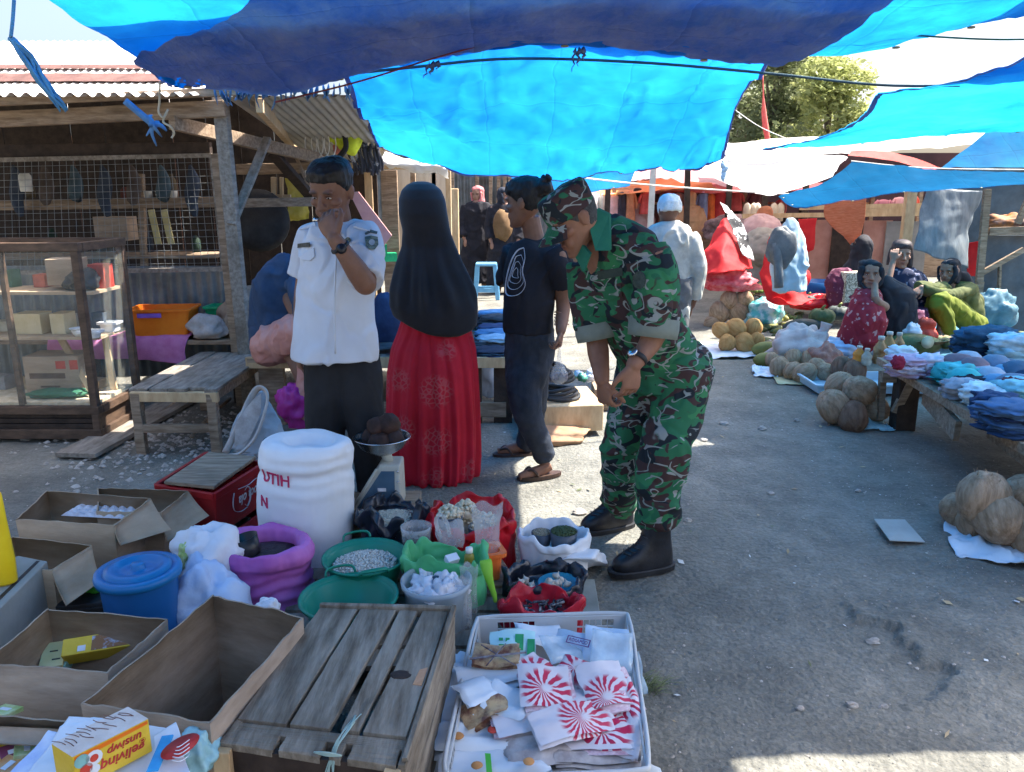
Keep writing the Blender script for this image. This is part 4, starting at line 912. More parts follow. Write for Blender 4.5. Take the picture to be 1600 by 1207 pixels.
# watch and ring
wt = MB(); ax = (LE-LW).normalized(); c = LW+ax*.035; s1 = ax.orthogonal().normalized(); s2 = ax.cross(s1)
for kk in range(1): wt.tube([c+s1*.0345*cos(t)+s2*.0345*sin(t) for t in [i*pi/12 for i in range(25)]], .008, 6, flat=.5, side=ax)
w = wt.build('watch_strap', m_black, man)
fd = (V((0,0,1.5))-c).normalized(); fd = (fd-ax*fd.dot(ax)).normalized(); Mw = frame(ax, fd)
wt = MB(); wt.lathe([(0,0),(.019,0),(.020,.004),(.018,.008),(0,.008)], c+fd*.032, 18, rot=Mw); wt.build('watch_case', mat('dark_metal', (.03,.03,.035), rough=.3, metal=.8), w)
rp = LW+(D(505,338,3.02)-LW).normalized()*.088
b = MB(); b.blob(LW+(D(494,312,3.0)-LW).normalized()*.082+V((-.036,-.012,0)), (.011,.009,.009), 2, .1, n=7); b.build('ring', m_metal, man)
tr = MB()
for hx, kx, xo in (((-.785,3.34,.86),(-.815,3.28,.45),-.84),((-.68,3.32,.86),(-.62,3.27,.45),-.60)):
    tr.tube(catmull([V(hx),(V(hx)+V(kx))/2+V((0,-.01,0)),V(kx),V((xo,3.33,.06))], 14), catr([.104,.102,.088,.082,.085], 14), 18)
sil([(540,475,576,3.31,.6),(580,474,580,3.31,.6),(605,478,580,3.31,.6)], b=tr)
me = remesh(tr, .009, 4); finish('trousers', me, m_trouser, man, disp=cloth_disp(.007, 6, 7, (1,1,.6)))
for x in (-.84,-.60):
    b = MB(); b.loft([oval(V((x,3.3,z)), V((1,0,0)), V((0,-1,0)), w, f, g) for z, w, f, g in ((.005,.048,.17,-.09),(.03,.05,.175,-.095),(.055,.045,.13,-.09),(.085,.042,.05,-.08),(.1,.04,.03,-.07))]); b.build('shoe', m_black, man)

# ---------------------------------------------------------------- woman in black khimar and red skirt
m_khim = mat('black_khimar', (.007,.007,.011), (.017,.017,.023), rough=.8, scale=4, bump=.15, bscale=250, sheen=.15)
m_rskirt = mat('red_skirt', (.40,.006,.022), (.50,.012,.035), rough=.75, scale=4, bump=.15, bscale=250)
def motif(m, sc=4.2, c=(.38,.16,.17)):
    nt = m.node_tree; N = nt.nodes; L = nt.links; p = N['Principled BSDF']; src = p.inputs['Base Color'].links[0].from_socket
    tc = N.new('ShaderNodeTexCoord'); vo = N.new('ShaderNodeTexVoronoi'); vo.inputs['Scale'].default_value = sc; vo.inputs['Randomness'].default_value = .55; L.new(tc.outputs['Object'], vo.inputs['Vector'])
    v2 = N.new('ShaderNodeTexVoronoi'); v2.inputs['Scale'].default_value = sc*9; v2.feature = 'DISTANCE_TO_EDGE'; L.new(tc.outputs['Object'], v2.inputs['Vector'])
    r = N.new('ShaderNodeValToRGB'); e = r.color_ramp.elements; e[0].position = .0; e[0].color = (1,1,1,1); e[1].position = .40; e[1].color = (0,0,0,1); a = e.new(.30); a.color = (.8,.8,.8,1)
    L.new(vo.outputs['Distance'], r.inputs['Fac'])
    r2 = N.new('ShaderNodeValToRGB'); r2.color_ramp.elements[0].position = .08; r2.color_ramp.elements[0].color = (1,1,1,1); r2.color_ramp.elements[1].position = .16; r2.color_ramp.elements[1].color = (0,0,0,1)
    L.new(v2.outputs['Distance'], r2.inputs['Fac'])
    mu = N.new('ShaderNodeMath'); mu.operation = 'MULTIPLY'; L.new(r.outputs[0], mu.inputs[0]); L.new(r2.outputs[0], mu.inputs[1])
    m3 = N.new('ShaderNodeMath'); m3.operation = 'MULTIPLY'; m3.inputs[1].default_value = .42; L.new(mu.outputs[0], m3.inputs[0])
    mx = N.new('ShaderNodeMix'); mx.data_type = 'RGBA'; mx.inputs['B'].default_value = (*c, 1); L.new(m3.outputs[0], mx.inputs['Factor']); L.new(src, mx.inputs['A']); L.new(mx.outputs['Result'], p.inputs['Base Color'])
motif(m_rskirt)
lady = thing('person', 'woman seen from behind in long black khimar and red patterned skirt', 'person', (-.43,4.05,0))
b = MB(); rows = [(284,648,668,4.03,.9),(288,637,678,4.03,.95),(297,628,689,4.03,.95),(312,623,695,4.03,.95),(335,623,698,4.03,.9),(360,629,703,4.04,.75),(385,628,712,4.05,.6),(415,617,723,4.05,.55),(450,608,738,4.05,.58),(480,607,747,4.05,.6),(500,614,746,4.05,.6)]
sil(rows, b=b, n=36)
me = remesh(b, .009, 4); P = coords(me)
# slanting hem: lower the back edge
def hemdrop(P):
    x = P[:,0]; t = ss(.98, .80, P[:,2])[:, None]; k = np.clip(1-((x+.40)/.22)**2, 0, 1)[:, None]; Q = P.copy(); Q[:, 2:3] -= t*(k*.075+.06*np.clip((x+.43)/.2,-.6,.8)[:, None]); return Q
me.vertices.foreach_set('co', hemdrop(P).ravel())
def khfold(P):
    a = np.arctan2(P[:,1]-4.05, P[:,0]+.43); t = ss(1.35, .85, P[:,2]); return t*(.014*np.sin(a*7+5*nz(P,1.2,3))+.008*np.sin(a*15+5*nz(P,1.6,5)))*(1-.93*ss(1.02,.88,P[:,2]))+.004*nz(P,7,2)
finish('khimar', me, m_khim, lady, disp=khfold, horiz=True)
b = MB(); sil([(490,630,727,4.05,.47),(520,621,736,4.05,.5),(545,612,742,4.05,.62),(580,607,745,4.05,.70),(640,605,748,4.05,.72),(700,604,749,4.05,.72),(735,606,747,4.05,.72),(746,612,744,4.05,.72)], b=b, n=44)
me = remesh(b, .010, 3)
finish('skirt', me, m_rskirt, lady, disp=lambda P: (.4+.8*ss(.9,.1,P[:,2]))*(.010*np.sin(np.arctan2(P[:,1]-4.05,P[:,0]+.43)*13+3*nz(P*np.array((1,1,.3)),3,3))+.006*np.sin(np.arctan2(P[:,1]-4.05,P[:,0]+.43)*27+5*nz(P*np.array((1,1,.4)),4,4))))
b = MB(); b.blob(D(660,320,4.03), (.07,.08,.1), 1, .02); b.tube([D(655,345,4.03),D(662,380,4.05),D(668,470,4.05)], [.05,.07,.1], 10)
me = remesh(b, .01, 2); finish('body', me, m_skin, lady, colfn=lambda P: np.tile(SK,(len(P),1)))

# ---------------------------------------------------------------- woman in black t-shirt and jeans
m_tee = mat('black_tee', (.008,.008,.012), (.018,.018,.026), rough=.85, scale=5, bump=.15, bscale=250)
m_jeans = mat('dark_jeans', (.010,.014,.024), (.032,.04,.058), rough=.85, scale=9, detail=6, bump=.3, bscale=400, stretch=(1,1,.5))
girl = thing('person', 'woman in black printed t-shirt and dark jeans with hair tied in a bun', 'person', (.13,4.12,0))
hg = Head(D(820,318,4.1), (-.86,.42,-.12), (-.1,.05,1), .98)
b = MB(); hg.skull(b)
b.tube([D(838,392,4.13),D(834,368,4.13),D(828,340,4.12)], [.062,.052,.05], 14)
b.loft([oval(D(838,y,4.13), V((1,0,0)), V((0,1,0)), w, d, -d, 16) for y, w, d in ((380,.05,.05),(395,.11,.08),(440,.11,.08),(520,.08,.08),(550,.07,.07))])
AS, AE, AW = D(872,400,4.02), D(880,470,4.08), D(876,518,3.98)
limb(b, [AS,AE,AW], [.052,.045,.04,.034,.026]); hand(b, AW, (-.06,-.1,-1), (-1,.1,0), (-.1,-1,0), (.85,.9,.95,1.0), .9)
for pts in ([D(828,545,4.12),D(822,640,4.0),D(851,715,4.05)], [D(822,545,4.2),D(830,630,4.3),D(818,690,4.42)]):
    limb(b, pts, [.075,.06,.05,.042,.034]); 
    e = pts[-1]; e = V((e.x, e.y, .07)); b.tube([e+V((.03,0,-.005)), e+V((-.02,-.02,-.03)), e+V((-.09,-.05,-.045)), e+V((-.14,-.07,-.052))] if pts[0].y < 4.15 else [e+V((.03,0,-.01)), e+V((-.06,-.01,-.035)), e+V((-.15,-.03,-.048))], [.032,.036,.036,.024] if pts[0].y < 4.15 else [.03,.036,.026], 10, flat=.7)
me = remesh(b, .005, 2); finish('body', me, m_skin, girl, colfn=lambda P: hg.colour(P, SK*1.15))
b = MB(); hg.cap_hair(b, .016, .05, -.06)
b.blob(hg.p(0,-.108,.065), (.055,.045,.045), 3, .25, 3, n=14)
me = remesh(b, .006, 2); finish('hair', me, m_hair, girl, disp=lambda P: .004*nz(P,60,3))
b = MB()
for k in range(5): b.blob(hg.p(.02*sin(k*2), -.12-.008*k, .10+.012*cos(k*1.7)), (.016,.014,.014), k, .3, n=7)
b.build('hair_tie', mat('black_scrunchie', (.012,.01,.014), rough=.8), girl)
rows = [(374,822,852,4.13,.9),(379,808,868,4.12,.8),(388,798,880,4.12,.75),(402,792,884,4.12,.75),(430,786,880,4.12,.8),(465,785,868,4.12,.95),(495,786,866,4.13,1.0),(518,787,868,4.13,1.0)]
b = MB(); sil(rows, b=b, n=30); b.tube(catmull([D(866,392,4.05),D(877,420,4.03),D(880,447,4.06)], 9), catr([.07,.072,.07], 9), 16); b.tube(catmull([D(806,392,4.2),D(797,425,4.26),D(795,445,4.26)], 9), catr([.07,.07,.066], 9), 16)
me = remesh(b, .007, 4); finish('tee', me, m_tee, girl, disp=cloth_disp(.018, 4.5, 13, (1,1,.7), .005)); tee = bpy.data.objects['tee']
b = MB()
for k, (s, o) in enumerate(((1,0),(.72,.1),(.46,.2),(.22,.3))):
    pts = [(807+x*s+2*sin(y*.3+k), 424+y*s+o*8) for x, y in ((10,-36),(13,-20),(10,0),(13,22),(6,36),(-10,38),(-18,28),(-15,4),(-8,-18),(2,-32),(10,-36))]
    pts = stick(tee, pts, .003); b.tube(catmull(pts, 40), .0035 if k else .005, 5, flat=.3, side=(0,1,0))
b.build('shirt_print', mat('white_print', (.55,.55,.62), rough=.7), girl)
b = MB()
b.tube(catmull([D(828,515,4.12),D(826,560,4.12),D(820,610,4.03),D(826,650,4.0),D(842,690,4.03),D(852,716,4.06)], 16), catr([.125,.13,.095,.078,.066,.056], 16), 16)
sil([(505,790,864,4.14,1.0),(535,788,868,4.14,1.0),(565,792,866,4.14,1.0)], b=b)
b.tube(catmull([D(826,515,4.17),D(826,560,4.2),D(832,620,4.3),D(830,660,4.38),D(820,698,4.42)], 14), catr([.115,.12,.085,.07,.055], 14), 16)
me = remesh(b, .008, 3); finish('jeans', me, m_jeans, girl, disp=cloth_disp(.006, 8, 23, (.6,.6,1.4)))
for k, (p, a) in enumerate(((D(851,735,4.06),-.55),(D(812,712,4.42),-.15))):
    b = MB(); c = V((p.x-.03, p.y-.03, .012)); M = rotz(pi+a+.9 if k == 0 else pi+.15)
    b.loft([[c+M@V((x, y*w, z)) for x, y in [(.13*cos(t), .045*sin(t)*(1+.15*cos(t))) for t in [i*pi/10 for i in range(20)]]] for z, w in ((-.012,1),(.008,1))], 0, False)
    b.tube(catmull([c+M@V((.02,.04,.01)), c+M@V((.05,.03,.045)), c+M@V((.085,0,.03)), c+M@V((.05,-.03,.045)), c+M@V((.02,-.04,.01))], 14), .007, 6)
    b.build('flip_flop', mat('brown_sandal', (.03,.018,.014), (.07,.04,.03), rough=.5), girl)
b = MB()
for k in range(5): 
    c = D(877.5,488+k*4.6,4.055); b.tube([c+V((.036*cos(t), .036*sin(t), .004*sin(t*2+k))) for t in [i*pi/9 for i in range(19)]], .0035, 5)
b.build('bangles', mat('copper', (.5,.25,.15), rough=.3, metal=.8, bump=0), girl)
# plastic bag in her hand
m_clear = mat('clear_plastic', (.8,.82,.85), rough=.15, bump=.3, bscale=40, bdist=.004, alpha=.30, spec=.8, trl=.3)
pb = thing('plastic_bag', 'small clear plastic bag with dark purchases held by the woman in jeans', 'bag', D(873,600,3.98))
b = MB(); b.lathe([(.004,.27),(.006,.2),(.012,.13),(.03,.085),(.045,.05),(.042,.02),(.02,0)], D(873,600,3.98)+V((0,0,.0)), 16, wob=lambda a, z: .08*sin(5*a+z*30)); b.build('film', m_clear, pb)
b = MB(); b.blob(D(867,590,3.99), (.03,.026,.028), 2, .2); b.blob(D(879,590,3.97), (.026,.026,.024), 5, .2); b.build('contents', mat('purple_black', (.05,.03,.045), (.3,.28,.3), rough=.7, scale=25), pb)

# ---------------------------------------------------------------- soldier in camouflage
m_camo = camo('camouflage'); m_cuff = mat('grey_green_cuff', (.16,.19,.17), (.22,.25,.22), rough=.9, bump=.2, bscale=300)
m_boot = mat('black_leather', (.008,.008,.010), (.022,.022,.026), rough=.36, scale=8, bump=.5, bscale=26, bdist=.006, spec=.5)
sol = thing('person', 'bending soldier in green camouflage uniform, cap and black boots', 'person', (.52,3.15,0))
hs = Head(D(898,343,2.98), (-.80,-.22,-.55), (-.5,-.08,.85), .99)
b = MB(); hs.skull(b)
b.tube([D(950,372,3.08),D(930,356,3.06),D(912,345,3.02)], [.075,.066,.062], 16)
T = [D(935,362,3.06),D(965,410,3.1),D(1000,480,3.15),D(1030,550,3.2),D(1040,600,3.2)]
b.tube(catmull(T, 10), catr([.09,.13,.13,.13,.12], 10), 16, flat=.8)
LS, LE, LW = D(1020,402,2.93), D(1030,500,2.93), D(990,570,2.82)
RS, RE, RW = D(915,425,3.18), D(932,530,3.12), D(941,595,3.0)
limb(b, [LS,LE], [.055,.05,.045], dense=8); limb(b, [LE,(LE+LW)/2+V((.01,0,-.01)),LW], [.046,.046,.036,.029], dense=10)
limb(b, [RS,RE], [.055,.05,.043], dense=8); limb(b, [RE,(RE+RW)/2,RW], [.043,.044,.036,.029], dense=10)
hand(b, LW, (-.10,-.1,-1), (-.5,.8,0), (-.85,-.5,.1), (.45,.5,.55,.6), 1.02)
hand(b, RW, (.14,-.1,-1), (.8,.5,0), (.5,-.85,0), (.75,.85,.9,.9), 1.02, tc=.6)
for pts in ([D(1060,590,3.1),D(1035,700,2.98),D(1022,860,2.98)], [D(1000,590,3.25),D(968,690,3.2),D(965,810,3.38)]): limb(b, pts, [.075,.062,.05,.048,.042])
me = remesh(b, .0045, 2); finish('body', me, m_skin, sol, colfn=lambda P: hs.colour(P, SK*1.25, must=.7))
hs.eyes(sol, .3)
b = MB(); hs.cap_hair(b, .006, .035, -.07); me = remesh(b, .006, 2); finish('hair', me, mat('grey_hair', (.03,.03,.032), (.07,.07,.072), rough=.8, scale=60, bump=.3), sol)
# cap: crown, band and long visor
b = MB(); rr = []
for u, w, f, g in ((.022,.082,.096,-.100),(.05,.083,.098,-.106),(.08,.083,.098,-.108),(.104,.082,.096,-.106),(.120,.076,.088,-.098),(.127,.05,.06,-.07),(.129,.01,.0,-.02)):
    rr.append(oval(hs.p(0,0,u), hs.S, hs.F, w*hs.k, f*hs.k, g*hs.k, 26))
b.loft(rr, 0, True); 
me = remesh(b, .006, 3); cap_o = finish('cap', me, m_camo, sol, disp=lambda P: .003*nz(P,25,3))
b = MB(); top = []; bot = []
for i in range(15):
    t = -1+2*i/14; w = .080*t
    e = sqrt(max(0, 1-t*t)); inner = hs.p(w, .060+.036*e, .030-.012*t*t); outer = hs.p(w*1.06, .085+.085*(1-abs(t)**2.6), .004-.020*t*t-.010)
    top.append((inner, outer))
for i in range(14):
    a, c = top[i]; d2, e2 = top[i+1]; dn = hs.U*-.004
    b.hexa([a+dn, c+dn, e2+dn, d2+dn, a, c, e2, d2])
b.build('visor', m_camo, cap_o)
# uniform shirt
b = MB()
rows = []
def orow(c, w, d, ang, tilt=(0,0,1), n=26):
    s = V((cos(ang), sin(ang), 0)); up = V(tilt).normalized(); s = (s-up*s.dot(up)).normalized(); f = up.cross(s)
    return [V(c)+s*w*cos(2*pi*i/n)+f*d*sin(2*pi*i/n) for i in range(n)]
ang = -.75
b.loft([orow(D(940,350,3.06), .075,.065, ang, (-.45,-.2,.85)), orow(D(950,366,3.06), .14,.09, ang, (-.45,-.2,.85)), orow(D(963,388,3.07), .185,.115, ang, (-.45,-.2,.85)), orow(D(975,420,3.08), .192,.128, ang, (-.42,-.15,.88)),
        orow(D(990,465,3.1), .186,.132, ang, (-.4,-.1,.9)), orow(D(1005,505,3.12), .178,.138, ang, (-.35,-.1,.93)), orow(D(1020,545,3.15), .174,.142, ang, (-.25,0,.97)), orow(D(1032,580,3.17), .175,.143, ang, (-.12,0,1)), orow(D(1036,604,3.17), .192,.155, ang)])
b.tube(catmull([D(1012,392,2.97),D(1028,440,2.92),D(1022,505,2.92)], 9), catr([.084,.088,.088], 9), 18)
b.tube(catmull([D(918,412,3.18),D(920,460,3.17),D(932,510,3.14)], 9), catr([.085,.085,.082], 9), 18)
me = remesh(b, .007, 4); ush = finish('uniform_shirt', me, m_camo, sol, disp=cloth_disp(.022, 4.2, 33, (1,1,.8), .006))
for p0, p1, r in ((D(1023,497,2.92),D(1019,527,2.91),.093),(D(931,505,3.14),D(936,530,3.13),.088)):
    b = MB(); M = frame(p1-p0, (0,1,0)); ax = (p1-p0)
    b.tube([p0, p0+ax*.5, p1, p1-ax*.02, p0+ax*.3], [r,r*1.03,r*1.0,r*.9,r*.88], 22, cap=False); b.build('rolled_cuff', m_cuff, sol)
b = MB()
for pts in ([D(925,318,3.0)+V((.02,0,-.02)), D(952,336,3.0), D(953,392,2.9), D(930,392,2.89), D(922,360,2.93)], [D(905,378,2.95), D(922,398,2.89), D(912,425,2.9), D(893,392,2.98)]):
    v = [V(p) for p in pts]; n = len(v); b.add(v+[p+V((.008,.014,.004)) for p in v], [tuple(range(n)), tuple(range(2*n-1,n-1,-1))]+[(i,i+n,(i+1)%n+n,(i+1)%n) for i in range(n)])
b.build('collar', mat('collar_green', (.015,.13,.085), (.025,.17,.1), rough=.85), sol)
def chest(px, py): return D(px, py, 2.905+.0012*max(0, 985-px))
for nm, q, m in (('name_tape', ((935,424),(974,418),(975,431),(936,437)), mat('olive_tape', (.02,.035,.03), rough=.8)), ('pocket_flap', ((935,448),(972,443),(974,462),(955,468),(937,463)), m_camo)):
    deco(ush, sol, nm, q, m, .003, .004)
deco(ush, sol, 'sleeve_patch', xy(circ(1000,438,10,0,14,14)), mat('dark_patch', (.03,.045,.04), (.06,.08,.07), rough=.8, scale=60), .003)
# belt watch
c = LW+(LE-LW).normalized()*.03; ax = (LE-LW).normalized(); s1 = ax.orthogonal().normalized(); s2 = ax.cross(s1)
b = MB(); b.tube([c+s1*.036*cos(t)+s2*.036*sin(t) for t in [i*pi/12 for i in range(25)]], .010, 6, flat=.5, side=ax); w = b.build('watch_strap', m_black, sol)
b = MB(); fd = V((-.75,-.65,.1)); fd = (fd-ax*fd.dot(ax)).normalized(); b.lathe([(0,0),(.02,0),(.021,.005),(.018,.009),(0,.009)], c+fd*.034, 16, rot=frame(ax, fd)); b.build('watch_case', m_metal, w)
# trousers bloused into boots
b = MB()
b.tube(catmull([D(1065,570,3.12),D(1058,640,3.06),D(1038,710,2.97),D(1030,770,2.97),D(1026,818,2.98)], 16), catr([.135,.12,.098,.088,.086], 16), 20)
b.tube(catmull([D(1015,570,3.24),D(995,630,3.24),D(972,690,3.22),D(970,740,3.28),D(967,792,3.38)], 16), catr([.13,.112,.09,.084,.084], 16), 20)
for c, r in ((D(1058,560,3.14), .14), (D(1014,565,3.22), .13), (D(1026,808,2.98), .092), (D(967,788,3.37), .088)): b.blob(c, (r,r,.07), 3, .1)
me = remesh(b, .008, 4); finish('camouflage_trousers', me, m_camo, sol, disp=cloth_disp(.020, 5.5, 43, (.8,.8,1.2), .006))
for ank, toe in ((D(1020,850,2.96), G(985,895)), (D(962,805,3.37), G(926,832))):
    d = toe-ank; d.z = 0; d = d.normalized(); s = V((-d.y, d.x, 0)); o = V((ank.x, ank.y, 0)); b = MB()
    b.loft([oval(o, s, d, w, f, g) for w, f, g in ((.05,.16,-.09),)]+[oval(o+V((0,0,z)), s, d, w, f, g, sq=2.6) for z, w, f, g in ((.025,.052,.185,-.095),(.06,.052,.18,-.092),(.085,.047,.135,-.088),(.11,.043,.075,-.082),(.15,.043,.045,-.075),(.2,.047,.045,-.07),(.25,.052,.05,-.07))])
    bo = b.build('boot', m_boot, sol, sub=1)
    b = MB(); b.loft([oval(o+V((0,0,z)), s, d, w, f, g, sq=2.8) for z, w, f, g in ((.001,.055,.19,-.1),(.022,.057,.195,-.102),(.026,.054,.188,-.098))], 0, False); b.build('sole', m_black, bo)
    b = MB()
    for k in range(6):
        fd_, fz = ((.122,.089),(.102,.096),(.080,.107),(.060,.124),(.047,.15),(.044,.185))[k]; c = o+d*(fd_+.005)+V((0,0,fz+.003)); b.tube([c-s*.028-d*.012, c+d*.002, c+s*.028-d*.012], .0032, 5)
    b.build('laces', mat('lace', (.03,.03,.032), rough=.7), bo)
# ================================================================== FOREGROUND GOODS
def openbox(lab, rim, z0=0.0, flaps=(), m=None, taper=.94, th=.005, nm='cardboard_box', wob=.0025, group='open cardboard boxes of the vendor', fold=None):
    m = m or m_cardd; rim = [V(p) for p in rim]; c = sum(rim, V())/4; root = thing(nm, lab, 'box', (c.x, c.y, z0), group)
    bot = [V((c.x+(p.x-c.x)*taper, c.y+(p.y-c.y)*taper, z0+.002)) for p in rim]
    for i in range(4):
        j = (i+1) % 4; n = 12; nrm = (rim[j]-rim[i]).cross(V((0,0,1))).normalized()
        if nrm.dot((rim[i]+rim[j])/2-c) < 0: nrm = -nrm
        P = []
        for h in range(4):
            for k in range(n+1):
                t = k/n; a = bot[i].lerp(bot[j], t).lerp(rim[i].lerp(rim[j], t), h/3)
                a = a+nrm*(wob*1.6*sin(t*pi)*sin(3.1*t+i*2+h)*(h/3))+(V((0,0,R(wob))) if h == 3 else V())
                P.append(a)
        Q = [p-nrm*th for p in P]; b = MB(); b.grid(P, 4, n+1, 0, True); b.grid(Q, 4, n+1, 0, True)
        o = len(P); top = [3*(n+1)+k for k in range(n+1)]
        b.f += [(top[k], top[k+1], top[k+1]+o, top[k]+o) for k in range(n)]; b.m += [0]*n; b.s += [False]*n
        b.build('side_wall', m, root)
    b = MB(); b.add([p+V((0,0,.004)) for p in bot], [(0,1,2,3)]); b.build('floor', m, root)
    for q in flaps:
        q = [V(p) for p in q]; nn = (q[1]-q[0]).cross(q[3]-q[0]).normalized()*th; b = MB(); P = []
        for s in (0, 1):
            for a in range(6):
                for k in range(6):
                    p = q[0].lerp(q[1], k/5).lerp(q[3].lerp(q[2], k/5), a/5); P.append(p+nn*s+nn.normalized()*(.006*sin(a/5*pi)))
        b.grid(P[:36], 6, 6, 0, True); b.grid(P[36:], 6, 6, 0, True)
        e = [0,1,2,3,4,5,11,17,23,29,35,34,33,32,31,30,24,18,12,6]
        b.f += [(e[k], e[(k+1)%20], e[(k+1)%20]+36, e[k]+36) for k in range(20)]; b.m += [0]*20; b.s += [False]*20
        b.build('flap', m, root)
    return root
def GZ(pts, z): return [G(x, y, z) for x, y in pts]
openbox('large empty cardboard box with torn edges left of the wooden crate', GZ([(126,1100),(328,1132),(474,964),(332,930)], .40), wob=.0035, taper=.96)
openbox('cardboard box holding yellow packets, left of the large empty box', GZ([(-30,1038),(168,1052),(262,968),(74,951)], .37))
openbox('cardboard box of printed packets in the bottom left corner', GZ([(-150,1235),(40,1250),(118,1128),(-70,1114)], .35), flaps=[GZ([(-68,1132),(105,1140)], .345)+GZ([(85,1166),(-80,1158)], .33)])
fl = lambda a, za, z2: [G(a[0][0],a[0][1],za), G(a[1][0],a[1][1],za), G(a[2][0],a[2][1],z2), G(a[3][0],a[3][1],z2)]
openbox('open carton with silvery egg trays and a folded out flap', GZ([(24,812),(178,822),(236,779),(72,767)], .33), flaps=[fl(((180,822),(236,780),(268,828),(190,852)), .33, .27)], m=m_card)
openbox('open carton beside the red crate with its flap hanging out', GZ([(150,800),(252,802),(294,767),(152,762)], .30), flaps=[fl(((252,802),(294,767),(327,806),(262,846)), .30, .22)], m=m_card)
openbox('low open carton behind the grey box with a pale flap', GZ([(-60,884),(82,892),(144,853),(20,838)], .32), flaps=[fl(((80,890),(143,852),(158,908),(104,946)), .32, .25)], m=m_card)
b = MB(); t4 = GZ([(-140,960),(-40,990),(74,877),(28,868)], .33); b.hexa([V((p.x,p.y,0)) for p in t4]+t4)
o = tag(b.build('closed_carton', mat('grey_card', (.22,.235,.22), (.3,.31,.29), rough=.9, scale=4, grime=.3), bev=.004), 'closed grey carton at the left edge under the oil pouch', 'box')
b = MB(); p, q = t4[2], t4[1]; b.plank(p.lerp(q,.0)+V((-.03,0,.001)), q+V((-.03,0,.001)), .012, .002); b.build('lid_gap', m_black, o)
# packets in the boxes
m_yel = mat('yellow_print', (.62,.42,.03), (.72,.52,.06), rough=.5, scale=12); m_red = mat('red_ink', (.45,.03,.03), rough=.5, bump=0)
def pbox(lab, top, h, m, nm='packet', cat='packet', group=None, bev=.002):
    """a box from its four top corners and a height"""
    b = MB(); b.hexa([p-V((0,0,h)) for p in top]+list(top)); return tag(b.build(nm, m, bev=bev), lab, cat, group)
def tilted(px, py, z, L, Wd, H, rz, tx=0, ty=0):
    M = rotz(rz)@Matrix.Rotation(tx, 3, 'X')@Matrix.Rotation(ty, 3, 'Y'); return G(px, py, z), M
def brick(lab, px, py, z, L, Wd, H, rz, tx, ty, m, nm='packet', cat='packet', decals=(), group=None):
    c, M = tilted(px, py, z, L, Wd, H, rz, tx, ty); b = MB(); b.box(c, (L, Wd, H), M); o = tag(b.build(nm, m, bev=.002), lab, cat, group)
    for (x, y, w, h, mm) in decals:
        q = MB(); q.box(c+M@V((x, y, H/2+.0006)), (w, h, .0012), M); q.build('print', mm, o)
    return o, c, M
m_multi = mat('photo_print', (.25,.12,.05), (.35,.45,.6), rough=.5, scale=22, ramp=(.45,.55)); m_wp = mat('white_paper', (.62,.66,.72), (.72,.75,.8), rough=.7, scale=3, bump=.1)
brick('long yellow biscuit packet lying in the left cardboard box', 160,1010,.27, .19,.05,.055, .28,.6,-.05, m_yel, decals=((.03,0,.1,.042,m_multi),(-.045,-.01,.02,.016,m_wp)))
brick('pale yellow packet beside the long yellow one in the left box', 85,1028,.25, .06,.09,.03, .3,.3,.0, mat('pale_yellow', (.5,.45,.2), (.6,.55,.3), rough=.6), decals=((0,.01,.02,.004,m_black),(.01,-.02,.02,.004,m_black)))
brick('small teal packet between the yellow packets', 96,1040,.23, .04,.05,.04, .2,.2,0, mat('teal_print', (.2,.42,.42), rough=.5))
b = MB(); c = G(352,1078,.06); b.lathe([(.05,0),(.06,.11),(.052,.11),(.045,.01)], c, 20, rot=Matrix.Rotation(-1.0, 3, 'Y')@Matrix.Rotation(.3, 3, 'X')); tag(b.build('purple_cup', mat('purple_plastic', (0,0,0))), 'purple plastic cup lying in the large empty box', 'cup')
for k, (px, py, l) in enumerate(((300,1098,'left torn purple scrap in the large empty box'),(318,1088,'grey scrap beside the purple cup'))):
    heap('scrap', l, 'scrap', G(px, py, .06), (.06,.03,.025), (mat('purple_plastic', (0,0,0)), m_sackg)[k], 11+k, .5)
# egg trays: silvery bubble packs
b = MB(); P = []; tp = GZ([(95,806),(212,812),(212,786),(130,786)], .28)
for i in range(24):
    for j in range(36):
        u, v = j/35, i/23; p = tp[0].lerp(tp[1], u).lerp(tp[3].lerp(tp[2], u), v); P.append(p+V((0,0,.012*abs(sin(u*pi*7)*sin(v*pi*4)))))
b.grid(P, 24, 36); tag(b.build('egg_tray', mat('silver_tray', (.4,.4,.45), (.6,.6,.64), rough=.35, scale=9)), 'silvery plastic egg tray pack in the upper left carton', 'tray')
# tea box with upside-down lettering
tt = GZ([(80,1163),(113,1184),(232,1124),(200,1105)], .47)
tea = thing('tea_box', 'yellow and orange tea box with red upside down lettering in front', 'tea box', (tt[0]+tt[2])/2-V((0,0,.075)))
dn = V((0,0,-.075)); b = MB(); b.hexa([p+dn for p in tt]+tt); b.build('carton', m_yel, tea, bev=.0015)
b = MB(); up = V((0,0,.0008)); b.add([p+up for p in tt], [(0,1,2,3)]); b.build('top_print', mat('tea_top', (.62,.5,.42), (.75,.66,.6), rough=.6, scale=14), tea)
b = MB()
for k in range(16):
    u, v = .08+.055*k+R(.01), .25+R(.2); p = tt[0].lerp(tt[3], u).lerp(tt[1].lerp(tt[2], u), v)+V((0,0,.0015)); d = (tt[1]-tt[0])*.35+(tt[3]-tt[0])*.05
    b.tube(catmull([p-d*.6+(tt[3]-tt[0])*R(.03), p, p+d*.6+(tt[3]-tt[0])*R(.04)], 6), .0009, 4)
b.build('line_drawing', mat('brown_ink', (.2,.1,.08), rough=.6, bump=0), tea)
fx = (tt[2]-tt[1]).normalized(); fn = fx.cross(V((0,0,1))).normalized(); Lf = (tt[2]-tt[1]).length; fM = Matrix((fx, V((0,0,1)), fn)).transposed()
